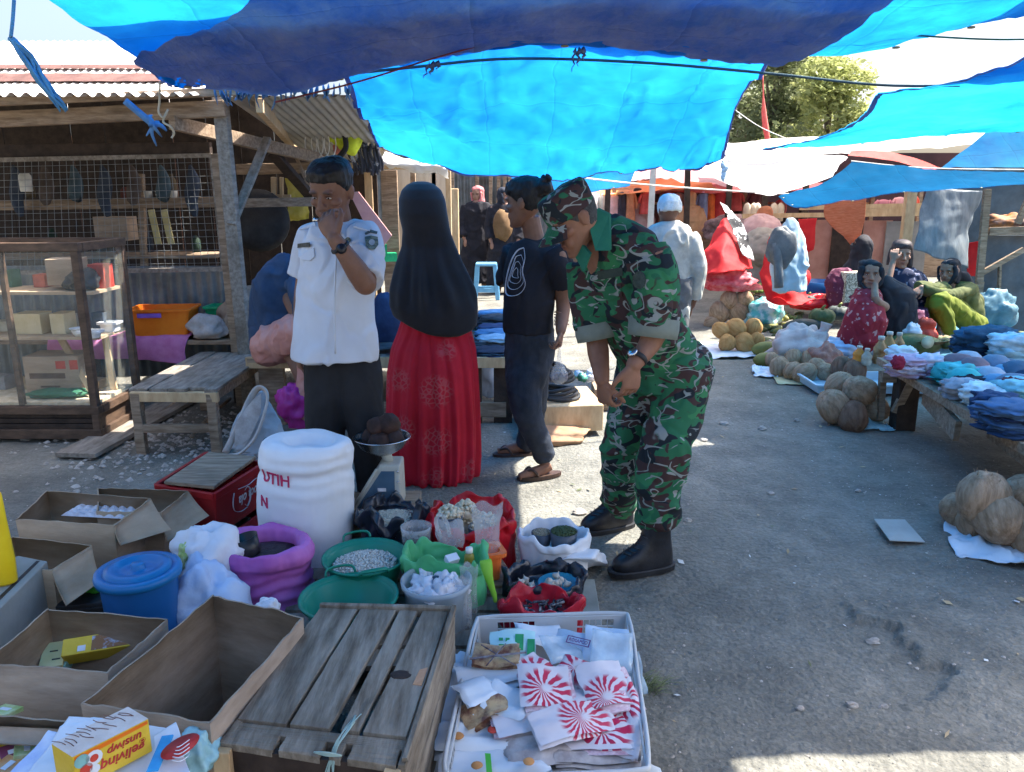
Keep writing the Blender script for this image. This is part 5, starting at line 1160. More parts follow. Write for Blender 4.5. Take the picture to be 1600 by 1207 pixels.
def front(u, v): return tt[1]+fx*(u*Lf)+dn*v+fn*.0008
M180 = fM@Matrix.Rotation(pi, 3, 'Z')
text('lettering', 'unsiwp', .024, front(.66,.34)+fn*.0006, M180, m_red, tea, shear=.25)
text('lettering', 'gelivinq', .029, front(.62,.66)+fn*.0006, M180, m_red, tea, shear=.25)
b = MB(); b.add([front(.02,.02), front(.98,.02), front(.98,.12), front(.02,.16)], [(0,3,2,1)]); b.build('orange_band', m_orange, tea)
for u, v, r, m in ((.10,.22,.014,mat('teal_print', (0,0,0))),(.14,.5,.012,m_redp),(.25,.3,.016,m_wp),(.25,.3,.008,m_redp),(.12,.8,.018,m_wp),(.24,.62,.010,m_wp)):
    b = MB(); c = front(u,v)+fn*(.0006+(.0006 if r < .01 else 0)); b.add([c+fx*r*cos(t*.524)+V((0,0,r*sin(t*.524))) for t in range(12)], [tuple(range(12))]); b.build('fruit_print', m, tea)
# sheets under and around it
def sheet(lab, pts, m, nm='paper_sheet', cat='paper', wr=.004, th=.001):
    P = np.array([tuple(p) for p in surf(pts, 30, 30)]); q_ = fbm(P, 11, len(lab), 2); P[:,2] += wr*fbm(P, 14, len(lab), 3)+wr*.8*np.exp(-(q_/.12)**2); P[:,:2] += wr*1.5*np.stack([nz(P,13,3), nz(P,13,5)],1); b = MB(); b.grid(P.tolist(), 30, 30); o = b.build(nm, m); s = o.modifiers.new('s','SOLIDIFY'); s.thickness = th; return tag(o, lab, cat)
sheet('crumpled blue white paper bag left of the tea box', [GZ([(10,1215),(70,1230)], .36), [G(75,1142,.39), G(120,1150,.39)]], mat('bluish_bag', (.4,.5,.75), (.6,.68,.82), rough=.6, scale=16, bump=.6, bscale=20, bdist=.01))
sheet('flat white paper behind the tea box', [[G(30,1230,.375), G(290,1240,.38)], [G(108,1118,.40), G(278,1138,.40)]], m_wp)
pl = sheet('white and red printed package right of the tea box', [[G(232,1240,.40), G(310,1240,.40)], [G(240,1150,.42), G(276,1128,.43)]], m_wp, 'printed_package', 'package')
b = MB(); c = G(282,1168,.432); b.lathe([(.0,0),(.03,0),(.032,.003),(.0,.004)], c, 20, ax=(.8,1.3), rot=rotz(-.5)); q = b.build('round_print', m_red, pl)
b = MB(); [b.tube(catmull([G(268+k*2,1188-k*5,.439), G(282,1190-k*6,.439), G(296,1180-k*6,.439)], 6), .0012, 4) for k in range(5)]; b.build('white_lines', m_wp, q)
b = MB(); b.plank(G(238,1205,.426), G(262,1150,.436), .022, .002); b.build('blue_stripe', mat('blue_ink', (.03,.3,.6), rough=.5), pl)
for k, (px, py, m, l) in enumerate(((5,1180,m_yel,'yellow green snack packet at the bottom left corner'),(25,1176,mat('maroon_print', (.2,.04,.08), rough=.5),'maroon snack packet at the bottom left corner'),(12,1200,mat('orange_print', (.55,.2,.06), (.6,.4,.2), rough=.5, scale=20),'orange snack packet at the bottom left corner'),(42,1172,mat('lime_print', (.3,.42,.12), (.6,.65,.4), rough=.5, scale=20),'lime snack packet at the bottom left corner'),(8,1112,mat('lime_print',(0,0,0)),'bright lime packet against the box back'))):
    brick(l, px, py, .30, .06,.05,.012, k*.7, .2, .1, m, decals=((0,0,.03,.012,m_wp),))
tag(heap('plastic_wad', 'wad of teal and clear plastic by the crate corner', 'plastic', G(315,1180,.33), (.04,.05,.05), mat('teal_film', (.25,.45,.5), rough=.3), 21, .5), None)
# oil pouch
po = thing('oil_pouch', 'yellow cooking oil pouch with amber window cut by the left edge', 'pouch', G(-22,912,.33))
c = G(-22,912,.33); b = MB(); b.loft([[c+V((w*cos(t)*(1 if abs(cos(t)) > .5 else 1), d*sin(t), z)) for t in [i*pi/10 for i in range(20)]] for z, w, d in ((0,.085,.03),(.01,.098,.04),(.08,.10,.042),(.16,.098,.032),(.24,.096,.018),(.29,.094,.006),(.30,.092,.003))]); b.build('body', mat('yellow_pouch', (.75,.50,.01), (.82,.60,.02), rough=.35, bump=.15, bscale=14), po)
b = MB(); b.loft([[c+V((w*cos(t), -d*abs(sin(t))-.0015, z)) for t in [pi+i*pi/10 for i in range(11)]] for z, w, d in ((.03,.07,.042),(.06,.088,.044),(.11,.09,.042),(.145,.082,.036),(.165,.055,.034))], 0, True, False, False); b.build('amber_window', mat('amber_oil', (.42,.13,.005), (.55,.22,.01), rough=.15, scale=9, coat=.5), po)
text('lettering', 'di', .05, c+V((.060,-.030,.215)), frame((1,0,0), (0,-1,.15)), m_red, po, shear=.3)
text('small_lettering', 'minyak', .014, c+V((.058,-.034,.185)), frame((1,0,0), (0,-1,.15)), mat('green_ink', (.1,.2,.03), rough=.6), po)
# blue bucket
c0 = G(215,884,.36); c0.z = 0
m_blue = mat('blue_plastic', (.008,.085,.27), (.012,.105,.32), rough=.35, scale=3, bump=.05, bscale=10)
bk = thing('plastic_bucket', 'round blue plastic bucket with its lid on', 'bucket', c0)
b = MB(); b.lathe([(0,.0),(.098,0),(.10,.01),(.114,.32),(.113,.33)], c0, 36); b.build('body', m_blue, bk)
b = MB(); b.lathe([(.118,.322),(.127,.325),(.129,.338),(.126,.35),(.105,.352),(.100,.345),(.098,.358),(.072,.362),(.062,.349),(.045,.348),(.026,.349),(.021,.351),(.020,.366),(.017,.369),(0,.369)], c0, 40, cap=True); b.build('lid', mat('blue_lid', (.010,.13,.34), (.014,.16,.40), rough=.32, scale=3, bump=.05, bscale=10), bk)
b = MB(); g0 = G(150,925,.2); b.box((g0.x,g0.y,.1), (.2,.16,.2), .2); 
for k in range(6): b.box((g0.x+.0, g0.y-.083, .03+k*.03), (.2,.006,.012), .2)
tag(b.build('black_crate', m_black, bev=.004), 'black plastic crate behind the blue bucket', 'crate')
heap('green_packet', 'crumpled bright green packet against the blue bucket', 'packet', G(157,940,.15), (.05,.04,.1), mat('bright_green', (.05,.35,.02), (.1,.45,.05), rough=.4), 31, .35)
# white bags
m_poly = mat('white_poly', (.66,.69,.76), (.78,.80,.86), rough=.45, scale=5, bump=.35, bscale=24, bdist=.01, trl=.15)
def crumple(P): return 0
def softbag(lab, c, r, seed, m, nm='plastic_bag', cat='bag', amp=.3, n=26, cut=.75, group=None):
    b = MB(); b.blob(c, r, seed, amp, 2.2, n=n, fn=lambda P: 1-.09*np.abs(fbm(P, 5, seed+4, 2))); b.v = [(x, y, max(z, c[2]-r[2]*cut)) for x, y, z in b.v]; return tag(b.build(nm, m), lab, cat, group)
c = G(322,845,.33); softbag('upper white plastic sack between the blue bucket and purple sack', (c.x,c.y,.27), (.12,.10,.11), 5, m_poly)
c = G(312,912,.26); softbag('lower bluish white plastic bag right of the blue bucket', (c.x,c.y+.03,.15), (.125,.11,.16), 8, mat('bluish_poly', (.4,.55,.8), (.6,.7,.85), rough=.4, scale=5, bump=.35, bscale=24, bdist=.01, trl=.15))
c = G(292,868,.30); softbag('small green and white packet on the white bags', (c.x,c.y,.29), (.03,.03,.05), 9, mat('lime_print', (0,0,0)))
# red bottle crate with board
rim = GZ([(243,757),(334,772),(412,723),(322,707)], .29); m_redc = mat('red_crate', (.28,.008,.012), (.36,.012,.016), rough=.4, scale=4, bump=.08, bscale=20, grime=.2)
rc = thing('bottle_crate', 'red plastic bottle crate with white script lettering', 'crate', V((sum(p.x for p in rim)/4, sum(p.y for p in rim)/4, 0)))
b = MB()
for i in range(4):
    p, q = rim[i], rim[(i+1)%4]; d = (q-p); nn = d.cross(V((0,0,1))).normalized()
    for z0, z1, t in ((0,.07,.012),(.07,.115,.006) if i != 1 else (.10,.115,.006),(.115,.29,.008),(.262,.292,.018)):
        a, e = p.copy(), q.copy(); a.z = e.z = (z0+z1)/2; b.plank(a, e, t, z1-z0, (0,0,1), jit=0)
b.build('shell', m_redc, rc, bev=.003)
for k in range(1, 6):
    b = MB(); a = rim[0].lerp(rim[1], k/6); e = rim[3].lerp(rim[2], k/6); b.plank(a-V((0,0,.09)), e-V((0,0,.09)), .006, .15, (0,0,1), jit=0); b.build('divider', m_redc, rc)
for k in range(1, 4):
    b = MB(); a = rim[0].lerp(rim[3], k/4); e = rim[1].lerp(rim[2], k/4); b.plank(a-V((0,0,.09)), e-V((0,0,.09)), .005, .145, (0,0,1), jit=0); b.build('divider', m_redc, rc)
lx = (rim[2]-rim[1]).normalized(); ln = lx.cross(V((0,0,1))).normalized(); Ml = Matrix((lx, V((0,0,1)), ln)).transposed()@Matrix.Rotation(pi, 3, 'Z')
lc = rim[1].lerp(rim[2], .60)+ln*.0105; lc.z = .195
Lw = (rim[2]-rim[1]).length
m_wink = mat('white_ink', (.62,.6,.62), rough=.6, bump=0)
text('script_logo', 'oca ola', .062, lc, Ml, m_wink, rc, shear=.35, sx=.85)
b = MB()
def lp(x, y): return lc+Ml@V((x*Lw, y, .001))
for ox, s in ((-.27,1),(.03,.9)):
    b.tube(catmull([lp(ox+.07*s,.03), lp(ox+.02*s,.045), lp(ox-.05*s,.02), lp(ox-.07*s,-.02), lp(ox-.02*s,-.04), lp(ox+.05*s,-.032)], 16), [.002]*3+[.0045]*10+[.0015]*3, 5, flat=.4, side=ln)
b.tube(catmull([lp(-.34,-.03), lp(-.18,-.052), lp(.0,-.046), lp(.2,-.056)], 14), .0025, 5, flat=.4, side=ln)
b.tube(catmull([lp(.05,.05), lp(.18,.05), lp(.3,.028), lp(.32,-.01), lp(.28,-.05)], 14), .003, 5, flat=.4, side=ln); b.build('script_swash', m_wink, rc)
bp = GZ([(256,752),(334,760),(400,713),(326,706)], .315); tag(MB().hexa([p-V((0,0,.016)) for p in bp]+bp).build('board', m_wood, bev=.003), 'thick brown board lying on the red bottle crate', 'board')

# ---- sacks
def sack(lab, rows, dr, m, nm='sack', cat='sack', fold=.0, vox=.007, disp=None, n=40, kf=9, seed=0, loc=None, group=None, extra=None):
    b = MB(); sil(rows, dr, n, fold, kf, seed, b)
    if extra: extra(b)
    P = np.array(b.v); root = thing(nm, lab, cat, loc or V((P[:,0].mean(), P[:,1].mean(), max(0, P[:,2].min()))), group)
    me = remesh(b, vox, 3); finish('bag_body', me, m, root, disp=disp); return root
m_rice = mat('white_sack', (.66,.68,.72), (.76,.78,.82), rough=.55, scale=4, bump=.25, bscale=220, bdist=.001)
def hfold(P): return .0022*np.sin(P[:,2]*130+6*nz(P,6,3))*np.clip(nz(P,4,8)+.3,0,1)+.016*nz(P,3.0,5)+.008*fbm(P,6,6,2)+.004*fbm(P*np.array((1,1,1.5)),16,9,2)*ss(.35,.62,P[:,2])
rs = sack('tall white rice sack with red capital lettering', [(706,450,515,2.9),(690,440,524,2.9),(686,426,538,2.9),(691,414,548,2.9),(702,409,552,2.9),(716,408,553,2.9),(730,413,550,2.9),(737,410,551,2.9),(748,407,553,2.9),(790,406,553,2.9),(840,410,551,2.9),(880,416,546,2.9),(910,421,541,2.9),(922,430,532,2.9)], .85, m_rice, disp=hfold)
cc = D(480,780,2.9); rad = (D(553,780,2.9).x-D(406,780,2.9).x)/2+.006
def wrapcyl(x0, z0):
    def f(p):
        a = (p.x+x0)/rad; q = V((cc.x+(rad+.08)*sin(a), cc.y-(rad*.85+.08)*cos(a), z0+p.y-.10*(p.x))); o_ = rs.children[0]
        if o_.name not in BV: stick(o_, [(480,790)])
        h = BV[o_.name].ray_cast(q, (V((cc.x, cc.y, q.z))-q).normalized()); return h[0]+h[1]*(.0025+p.z) if h[0] is not None else q
    return f
m_crim = mat('crimson_ink', (.42,.02,.09), (.5,.04,.12), rough=.7, bump=0)
text('lettering', 'UTIH', .062, None, None, m_crim, rs, warp=wrapcyl(-.092, D(430,752,2.75).z), depth=.0015)
text('lettering', 'N', .06, None, None, m_crim, rs, warp=wrapcyl(-.146, D(410,790,2.75).z), depth=.0015)
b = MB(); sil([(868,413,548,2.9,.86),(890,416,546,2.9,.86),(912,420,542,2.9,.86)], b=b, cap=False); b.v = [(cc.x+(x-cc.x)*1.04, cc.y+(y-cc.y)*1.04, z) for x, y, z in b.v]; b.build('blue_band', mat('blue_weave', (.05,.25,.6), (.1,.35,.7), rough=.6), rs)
# purple sack
m_purp = mat('purple_sack', (.36,.09,.36), (.48,.16,.46), rough=.55, scale=4, bump=.3, bscale=180, bdist=.0015)
pc = D(415,850,2.58); pc.z = 0
ps_ = thing('sack', 'purple woven sack with rolled rim holding dark goods', 'sack', pc)
b = MB(); w2 = lambda a, z: .04*sin(2*a+z*6+1)+.02*sin(5*a-z*14)
b.lathe([(.02,.0),(.13,0),(.148,.03),(.153,.12),(.148,.21),(.150,.235),(.165,.25),(.168,.275),(.158,.305),(.138,.312),(.120,.296),(.114,.27),(.112,.24),(.0,.235)], pc, 56, wob=w2, ax=(1,.92))
me = remesh(b, .006, 2); finish('bag_body', me, m_purp, ps_, disp=lambda P: .006*fbm(P, 12, 4)+.004*np.sin(P[:,2]*120+4*nz(P,8,2))*ss(.24,.2,P[:,2])+.007*ss(.24,.27,P[:,2])*fbm(P*np.array((1,1,.4)),16,1)+.010*nz(P,5,9))
b = MB(); b.lathe([(0,.268),(.06,.266),(.117,.25)], pc, 24, wob=lambda a, z: .04*sin(9*a)); b.build('dark_contents', mat('dark_goods', (.012,.01,.014), (.04,.035,.04), rough=.6, scale=60, bump=.8, bscale=90), ps_)
m_cup = mat('black_cup', (.012,.014,.016), rough=.3, bump=0)
def cup(lab, c, r, h, m=None, rot=None, nm='measuring_cup', fillm=None, fillz=.9, group='measuring cups'):
    root = thing(nm, lab, 'cup', c, group); b = MB(); b.lathe([(0,0),(r*.85,0),(r*.88,.004),(r,h),(r*.95,h),(r*.83,.006),(0,.006)], c, 24, rot=rot); b.build('wall', m or m_cup, root)
    return root
cup('black measuring cup tilted in the purple sack', pc+V((-.055,-.02,.262)), .05, .065, rot=Matrix.Rotation(-.25, 3, 'Y'))
b = MB(); pts = catmull([pc+V((-.06,-.165,.235)), pc+V((-.085,-.155,.15)), pc+V((-.11,-.14,.06)), pc+V((-.12,-.135,.02))], 20)
for k, p in enumerate(pts):
    for s in (-1, 0, 1): b.blob(p+V((s*.011, -.002*abs(s), 0)), (.008,.008,.008), k*3+s, .15, n=6, m=(k+s) % 2)
b.build('braided_cord', [mat('cord_dark', (.06,.025,.03), rough=.8), mat('cord_tan', (.4,.26,.2), rough=.8)], ps_)
b = MB(); b.box(pc+V((-.108,-.118,.17)), (.055,.01,.05), -.6); b.box(pc+V((.02,-.15,.135)), (.03,.006,.012), 0); b.build('red_print', m_crim, ps_)
c = G(415,928,.30); softbag('small white packet at the foot of the purple sack', (c.x,c.y,.25), (.035,.03,.03), 12, m_poly)
# scale
sc0 = D(598,760,3.12); sc0.z = 0
tag(MB().box((sc0.x,sc0.y+.02,.11), (.3,.26,.22), .05).build('wooden_box', m_wood, bev=.004), 'wooden box carrying the weighing scale', 'box')
scl = thing('weighing_scale', 'grey market weighing scale with round steel pan', 'scale', (sc0.x,sc0.y,.22))
m_cream = mat('scale_paint', (.42,.43,.38), (.5,.5,.45), rough=.4, scale=4, grime=.3)
b = MB(); b.hexa([V((sc0.x+x, sc0.y+y, .22)) for x, y in ((-.12,-.08),(.085,-.08),(.085,.08),(-.12,.08))]+[V((sc0.x+x, sc0.y+y, .415)) for x, y in ((.0,-.06),(.085,-.06),(.085,.06),(.0,.06))]); b.build('housing', m_cream, scl, bev=.008)
b = MB(); b.add([V((sc0.x+x, sc0.y+y, z)) for x, y, z in ((-.10,-.0815,.23),(.062,-.0815,.23),(.062,-.066,.39),(.008,-.066,.39))], [(0,1,2,3)]); f = b.build('side_panel', mat('blue_grey_panel', (.05,.1,.16), (.08,.14,.2), rough=.3), scl)
b = MB(); b.box((sc0.x+.01, sc0.y-.081, .315), (.034,.002,.014)); b.build('maker_plate', m_wink, f)
b = MB(); b.tube([V((sc0.x-.11,sc0.y-.082,.24)), V((sc0.x-.01,sc0.y-.07,.40))], .006, 6); b.build('edge_rail', m_cream, scl)
for z in (.30,.345,.39):
    b = MB(); b.blob((sc0.x+.076,sc0.y-.072,z), .005, n=6); b.build('screw', m_metal, scl)
b = MB(); b.tube([V((sc0.x+.03,sc0.y,.41)), V((sc0.x+.01,sc0.y,.47))], .022, 10); b.build('pan_post', m_cream, scl)
px0 = V((sc0.x+.005, sc0.y, .44)); b = MB(); b.lathe([(0,.004),(.05,.01),(.09,.035),(.114,.075),(.120,.078),(.119,.081),(.112,.079),(.088,.039),(.05,.014),(0,.008)], px0, 40); b.build('pan', m_metal, scl)
m_palm = mat('dark_palm_sugar', (.022,.012,.010), (.07,.035,.028), rough=.75, scale=12, bump=.7, bscale=60, bdist=.003)
for k, (x, y, z, r, l) in enumerate(((-.045,.02,.068,.044,'leftmost'),(.035,.045,.072,.046,'rearmost'),(-.005,-.03,.060,.047,'front'),(.052,-.01,.066,.042,'rightmost'),(-.02,.005,.122,.042,'upper left'),(.028,.012,.128,.048,'topmost'))):
    b = MB(); b.blob(px0+V((x,y,z)), (r,r,r*.95), k+3, .08, 3, n=14); tag(b.build('dark_fruit', m_palm), l+' dark brown round fruit heaped in the steel scale pan', 'fruit', 'dark fruits in the scale pan')
# ---- bags, basins, tubs
def pallet():
    r = thing('low_pallet', 'low slatted pallet under the basins', 'pallet', (-.38,2.42,0))
    for k in range(6): b = MB(); b.plank((-.78,2.16+k*.11,.10), (.0,2.16+k*.11,.10), .09, .018); b.build('slat', m_woodgrey, r)
    for x in (-.7,-.38,-.06): b = MB(); b.plank((x,2.12,.045), (x,2.76,.045), .06, .085, n=1); b.build('bearer', m_wood, r)
pallet()
m_gbas = mat('green_basin', (.01,.20,.14), (.015,.25,.17), rough=.35, scale=3, bump=.04, trl=.1)
def basin(lab, c, r, h, m):
    root = thing('plastic_basin', lab, 'basin', c, 'green plastic basins'); b = MB()
    b.lathe([(0,0),(r*.68,0),(r*.74,.01),(r*.94,h*.86),(r,h),(r*1.06,h),(r*1.06,h-.008),(r*1.02,h-.006),(r*.9,h*.86),(r*.7,.012),(0,.008)], c, 44); b.build('bowl', m, root)
    for a in (pi*.62, -pi*.38):
        b = MB(); d = V((cos(a), sin(a), 0)); s = V((-sin(a), cos(a), 0)); p = c+d*r*1.03+V((0,0,h-.002))
        b.tube(catmull([p-s*.05, p-s*.042+d*.014+V((0,0,.018)), p+d*.02+V((0,0,.022)), p+s*.042+d*.014+V((0,0,.018)), p+s*.05], 12), (.007), 6, flat=.6); b.build('handle', m, root)
    return root
def grains(par, nm, c, r, m, n, gs, dome=.015, seed=1, ax=1.0, jz=.006, shape=(1,.75,.7)):
    """a filled surface made of separate grains, joined as one uncounted mass"""
    rr = random.Random(seed); b = MB(); b.lathe([(0,dome*.9),(r*.5,dome*.75),(r*.98,-.004)], c, 20, ax=(1,ax))
    for k in range(n):
        a = rr.uniform(0, 2*pi); q = r*sqrt(rr.random())*.97; p = V(c)+V((q*cos(a), q*sin(a)*ax, dome*(1-(q/r)**2)+rr.uniform(0, jz))); s = gs*rr.uniform(.8,1.2); t = rr.uniform(0, pi)
        u = V((cos(t), sin(t), rr.uniform(-.4,.4)))*s*shape[0]; v = V((-sin(t), cos(t), 0))*s*shape[1]; w = V((0,0,s*shape[2]))
        b.add([p+u, p+v, p-u, p-v, p+w, p-w], [(0,1,4),(1,2,4),(2,3,4),(3,0,4),(1,0,5),(2,1,5),(3,2,5),(0,3,5)], 0, True)
    return tag(b.build(nm, m, par), kind='stuff')
c1 = G(570,868,.255); c1.z = .115
bs = basin('green basin heaped with pale speckled beans', c1, .142, .14, m_gbas)
grains(bs, 'beans', c1+V((0,0,.10)), .118, mat('pale_beans', (.25,.24,.22), (.68,.66,.6), rough=.6, scale=260, ramp=(.4,.5), bump=0), 900, .0062, .022, 3)
c2 = G(545,930,.245); c2.z = .115
bs = basin('second green basin nearly empty with pieces of ginger', c2, .150, .13, m_gbas)
m_ging = mat('ginger', (.38,.26,.13), (.55,.42,.24), rough=.8, scale=20, bump=.4)
for k in range(7):
    b = MB(); p = c2+V((-.05+R(.05), -.02+R(.04), .03+.008*k)); b.blob(p, (.022,.014,.012), k+40, .35, 2, rotz(k*1.1), n=9); tag(b.build('ginger_piece', m_ging), 'knobbly piece of ginger in the nearly empty green basin', 'ginger', 'ginger pieces in the green basin')
# black bag of rice
m_bfilm = mat('black_film', (.008,.012,.022), (.016,.022,.036), rough=.28, scale=6, bump=.5, bscale=22, bdist=.012, spec=.6)
def openbag(lab, c, r, h, m, seed=1, ax=(1,1), rag=.10, depth=.05, nm='open_bag', cat='bag', flare=1.12, crn=.012, sq=None):
    root = thing(nm, lab, cat, c); b = MB(); n = 90; prof = [(.0,.0),(.8,0),(.95,.03),(1.0,h*.5),(1.02,h*.85),(1.08,h*.97),(flare,h*1.0),(flare*1.03,h*.93),(flare*.98,h*.88)]; prof = prof[::-1]
    inn = [(.93,h*.9),(.9,h-depth),(.86,h-depth-.01)]
    rings = []
    for k, (q, z) in enumerate([(.0,.0),(.8,0),(.98,.03),(1.02,h*.5),(1.04,h*.8),(flare*1.02,h*.86),(flare*1.05,h*.95),(flare,h*1.02),(.98,h),(.92,h*.9),(.88,h-depth)]):
        ring = []
        for i in range(n):
            a = 2*pi*i/n; ca, sa = cos(a), sin(a)
            if sq: ca, sa = math.copysign(abs(ca)**sq, ca), math.copysign(abs(sa)**sq, sa)
            w = 1+rag*(.5*sin(5*a+seed)+.35*sin(9*a+2*seed+z*9)+.3*sin(17*a+z*40+seed))*min(1, z/h*1.2)*.6
            ring.append(V(c)+V((r*q*w*ca*ax[0], r*q*w*sa*ax[1], z+(h*.13*(sin(3*a+seed)+.8*sin(7*a+seed*2)+.5*sin(13*a)) if 5 <= k <= 8 else 0)*(rag*5))))
        rings.append(ring)
    nr = 34; cols_ = [catmull([r_[i] for r_ in rings], nr) for i in range(n)]; rings = [[cols_[i][k] for i in range(n)] for k in range(nr)]
    b.loft(rings, 0, True, True); P = np.array(b.v); d = crn*np.stack([fbm(P, 24, seed, 4), fbm(P, 24, seed+3, 4), fbm(P, 24, seed+6, 4)], 1); d[:,2] *= (P[:,2] > c[2]+.01); b.v = (P+d).tolist()
    b.build('bag_film', m, root); return root
c = D(612,800,2.9); h = c.z+.012; c.z = 0
ob = openbag('black plastic bag filled with white rice', c, .120, h, m_bfilm, 2, (1,.9), .12, .03)
grains(ob, 'rice', c+V((.005,-.01,h-.035)), .105, mat('rice_grain', (.5,.47,.38), (.66,.63,.54), rough=.6, scale=90, bump=0), 900, .0045, .018, 5, .85, .003, (1.3,.5,.5))
# jars
c = D(650,822,2.72); h = c.z; c.z = 0
jr = thing('plastic_jar', 'clear jar of dark spice beside the bean basin', 'jar', c)
b = MB(); b.lathe([(.0,.0),(.048,0),(.052,.02),(.054,h-.02),(.057,h-.018),(.058,h),(.052,h),(.050,h-.03)], c, 28, cap=False); b.build('wall', m_clear, jr)
b = MB(); b.lathe([(0,.004),(.047,.004),(.05,h-.05),(0,h-.045)], c, 20); b.build('spice', mat('dark_goods', (0,0,0)), jr)
# red tray of candlenuts
m_rfilm = mat('red_film', (.55,.006,.015), (.68,.015,.03), rough=.3, scale=5, bump=.45, bscale=22, bdist=.01, trl=.2, spec=.5)
c = D(738,806,2.95); h = c.z+.01; c.z = 0
rt = openbag('red plastic lined tray of candlenuts', c, .165, h, m_rfilm, 4, (.98,.95), .09, .07, 'lined_tray', 'tray', 1.06, .012, .7)
m_nut = mat('candlenut', (.55,.47,.33), (.74,.66,.5), rough=.6, scale=30, bump=.2)
grains(rt, 'candlenuts', c+V((.01,.03,h-.075)), .13, m_nut, 240, .012, .05, 6, .8, .01, (1,.9,.8))
cu = cup('dark cup heaped with candlenuts in the red tray', c+V((-.085,-.07,h-.075)), .052, .10, mat('grey_cup', (.06,.075,.1), rough=.35))
grains(cu, 'candlenuts', c+V((-.085,-.07,h+.02)), .046, m_nut, 70, .012, .03, 8, 1, .012, (1,.9,.8))
grains(rt, 'candlenuts', c+V((-.03,.02,h-.01)), .05, m_nut, 90, .012, .045, 9, 1, .012, (1,.9,.8))
cup('second dark cup sunk in the red tray', c+V((.03,-.06,h-.09)), .045, .06, mat('grey_cup', (0,0,0)))
# clear bags on the tray
def filmbag(lab, c, w, h, seed, lean=0, m=None, nm='clear_bag'):
    b = MB(); P = []; rr = random.Random(seed)
    for s in (1, -1):
        for i in range(10):
            for j in range(10):
                u, v = j/9-.5, i/9; d = .025*(1-(2*u)**2)*(1-v*.8)*s; P.append(V(c)+V((u*w*(1+.12*sin(v*5+seed)), d+lean*v, v*h+.01*sin(u*9+seed))))
    b.grid(P[:100], 10, 10); b.grid(P[100:], 10, 10); Q = np.array(b.v); Q += .006*np.stack([fbm(Q, 18, seed), fbm(Q, 18, seed+2), fbm(Q, 18, seed+4)], 1); b.v = Q.tolist(); return tag(b.build(nm, m or m_clear), lab, 'bag')
filmbag('tall clear bag standing in the orange tub', D(762,862,2.68), .10, .19, 3)
fb = filmbag('thin carrier bag with looped handles before the red tray', D(704,858,2.66), .10, .10, 5, .02)
b = MB(); p = D(690,835,2.66); b.tube(catmull([p+V((0,0,-.02)), p+V((-.02,0,.05)), p+V((0,0,.075)), p+V((.02,0,.04)), p+V((.03,0,-.01))], 14), .008, 6, flat=.3); b.build('handle', m_clear, fb)
c = D(764,862,2.66); h = c.z; c.z = 0
tub('small orange plastic tub holding the tall clear bag', 'tub', 'plastic_tub', (c.x,c.y,h-.10), .085, .085, .11, .85, mat('coral_plastic', (.8,.15,.03), (.85,.2,.05), rough=.4), rot=.3)
tag(MB().box((c.x+.0,c.y+.03,(h-.10)/2), (.16,.2,h-.104), .3).build('wooden_block', m_wood, bev=.004), 'wooden block under the orange tub', 'block')
# green lined container
m_gfilm = mat('green_film', (.10,.50,.22), (.16,.6,.3), rough=.35, scale=5, bump=.35, bscale=22, bdist=.01, trl=.3)
c = D(694,872,2.52); h = c.z+.015; c.z = 0
gt = openbag('pale green lined container with a small oil bottle', c, .125, h, m_gfilm, 7, (1.08,.62), .08, .06, 'lined_container', 'container', 1.06, .01, .62)
b = MB(); p = c+V((.088,-.01,h-.05)); b.lathe([(0,0),(.018,0),(.019,.03),(.017,.05),(.009,.062)], p, 16); bo = tag(b.build('oil_bottle', mat('olive_oil', (.2,.16,.02), (.3,.25,.05), rough=.15, bump=0)), 'small bottle of yellow oil with a white cap', 'bottle')
b = MB(); b.lathe([(0,.06),(.0125,.06),(.0125,.078),(0,.079)], p, 14); b.build('cap', mat('white_plastic', (0,0,0)), bo)
brick('small white box on the green container', 706,874,h-.01, .045,.03,.025, .6,.5,0, m_wp, 'small_box', 'box')
# clear round tub with crumpled bags
c = D(682,905,2.37); h = c.z; c.z = 0
ct = thing('round_tub', 'clear round plastic tub full of crumpled white bags', 'tub', c)
b = MB(); b.lathe([(0,.003),(.092,0),(.095,.01),(.108,h-.02),(.116,h-.018),(.118,h),(.110,h),(.104,h-.03),(.09,.012)], c, 44, cap=False); b.build('wall', mat('cloudy_plastic', (.5,.6,.66), (.6,.68,.74), rough=.25, bump=.1, bscale=20, alpha=.55, trl=.3), ct)
b = MB(); rr = random.Random(5)
for k in range(16):
    a = k*2.4; q = .075*sqrt((k+.5)/16); b.blob(c+V((q*cos(a), q*sin(a), h-.05+rr.uniform(0,.03))), (.035,.03,.028), k, .55, 2.5, rotz(k), n=11)
b.build('crumpled_bags', m_poly, ct)
b = MB(); b.blob(c+V((0,.01,h-.012)), (.028,.02,.012), 3, .4, n=10); b.build('dark_packet', mat('navy_film', (.02,.05,.09), rough=.3), ct)
for k, (px, py, l) in enumerate(((722,925,'hanging clear bag beside the round tub'),(733,900,'crumpled clear bag behind the round tub'))):
    filmbag(l, D(px, py+60, 2.33+.1*k), .06, .19, 20+k)
b = MB(); b.tube(catmull([D(758,875,2.42), D(764,905,2.40), D(772,930,2.40), D(774,942,2.40)], 12), [.02,.022,.02,.016,.014,.012,.010,.010,.008,.008,.006,.004], 7, flat=.4); tag(b.build('lime_film', mat('lime_film', (.25,.6,.05), (.35,.7,.1), rough=.35, trl=.3)), 'twisted lime plastic hanging off the green container', 'plastic')
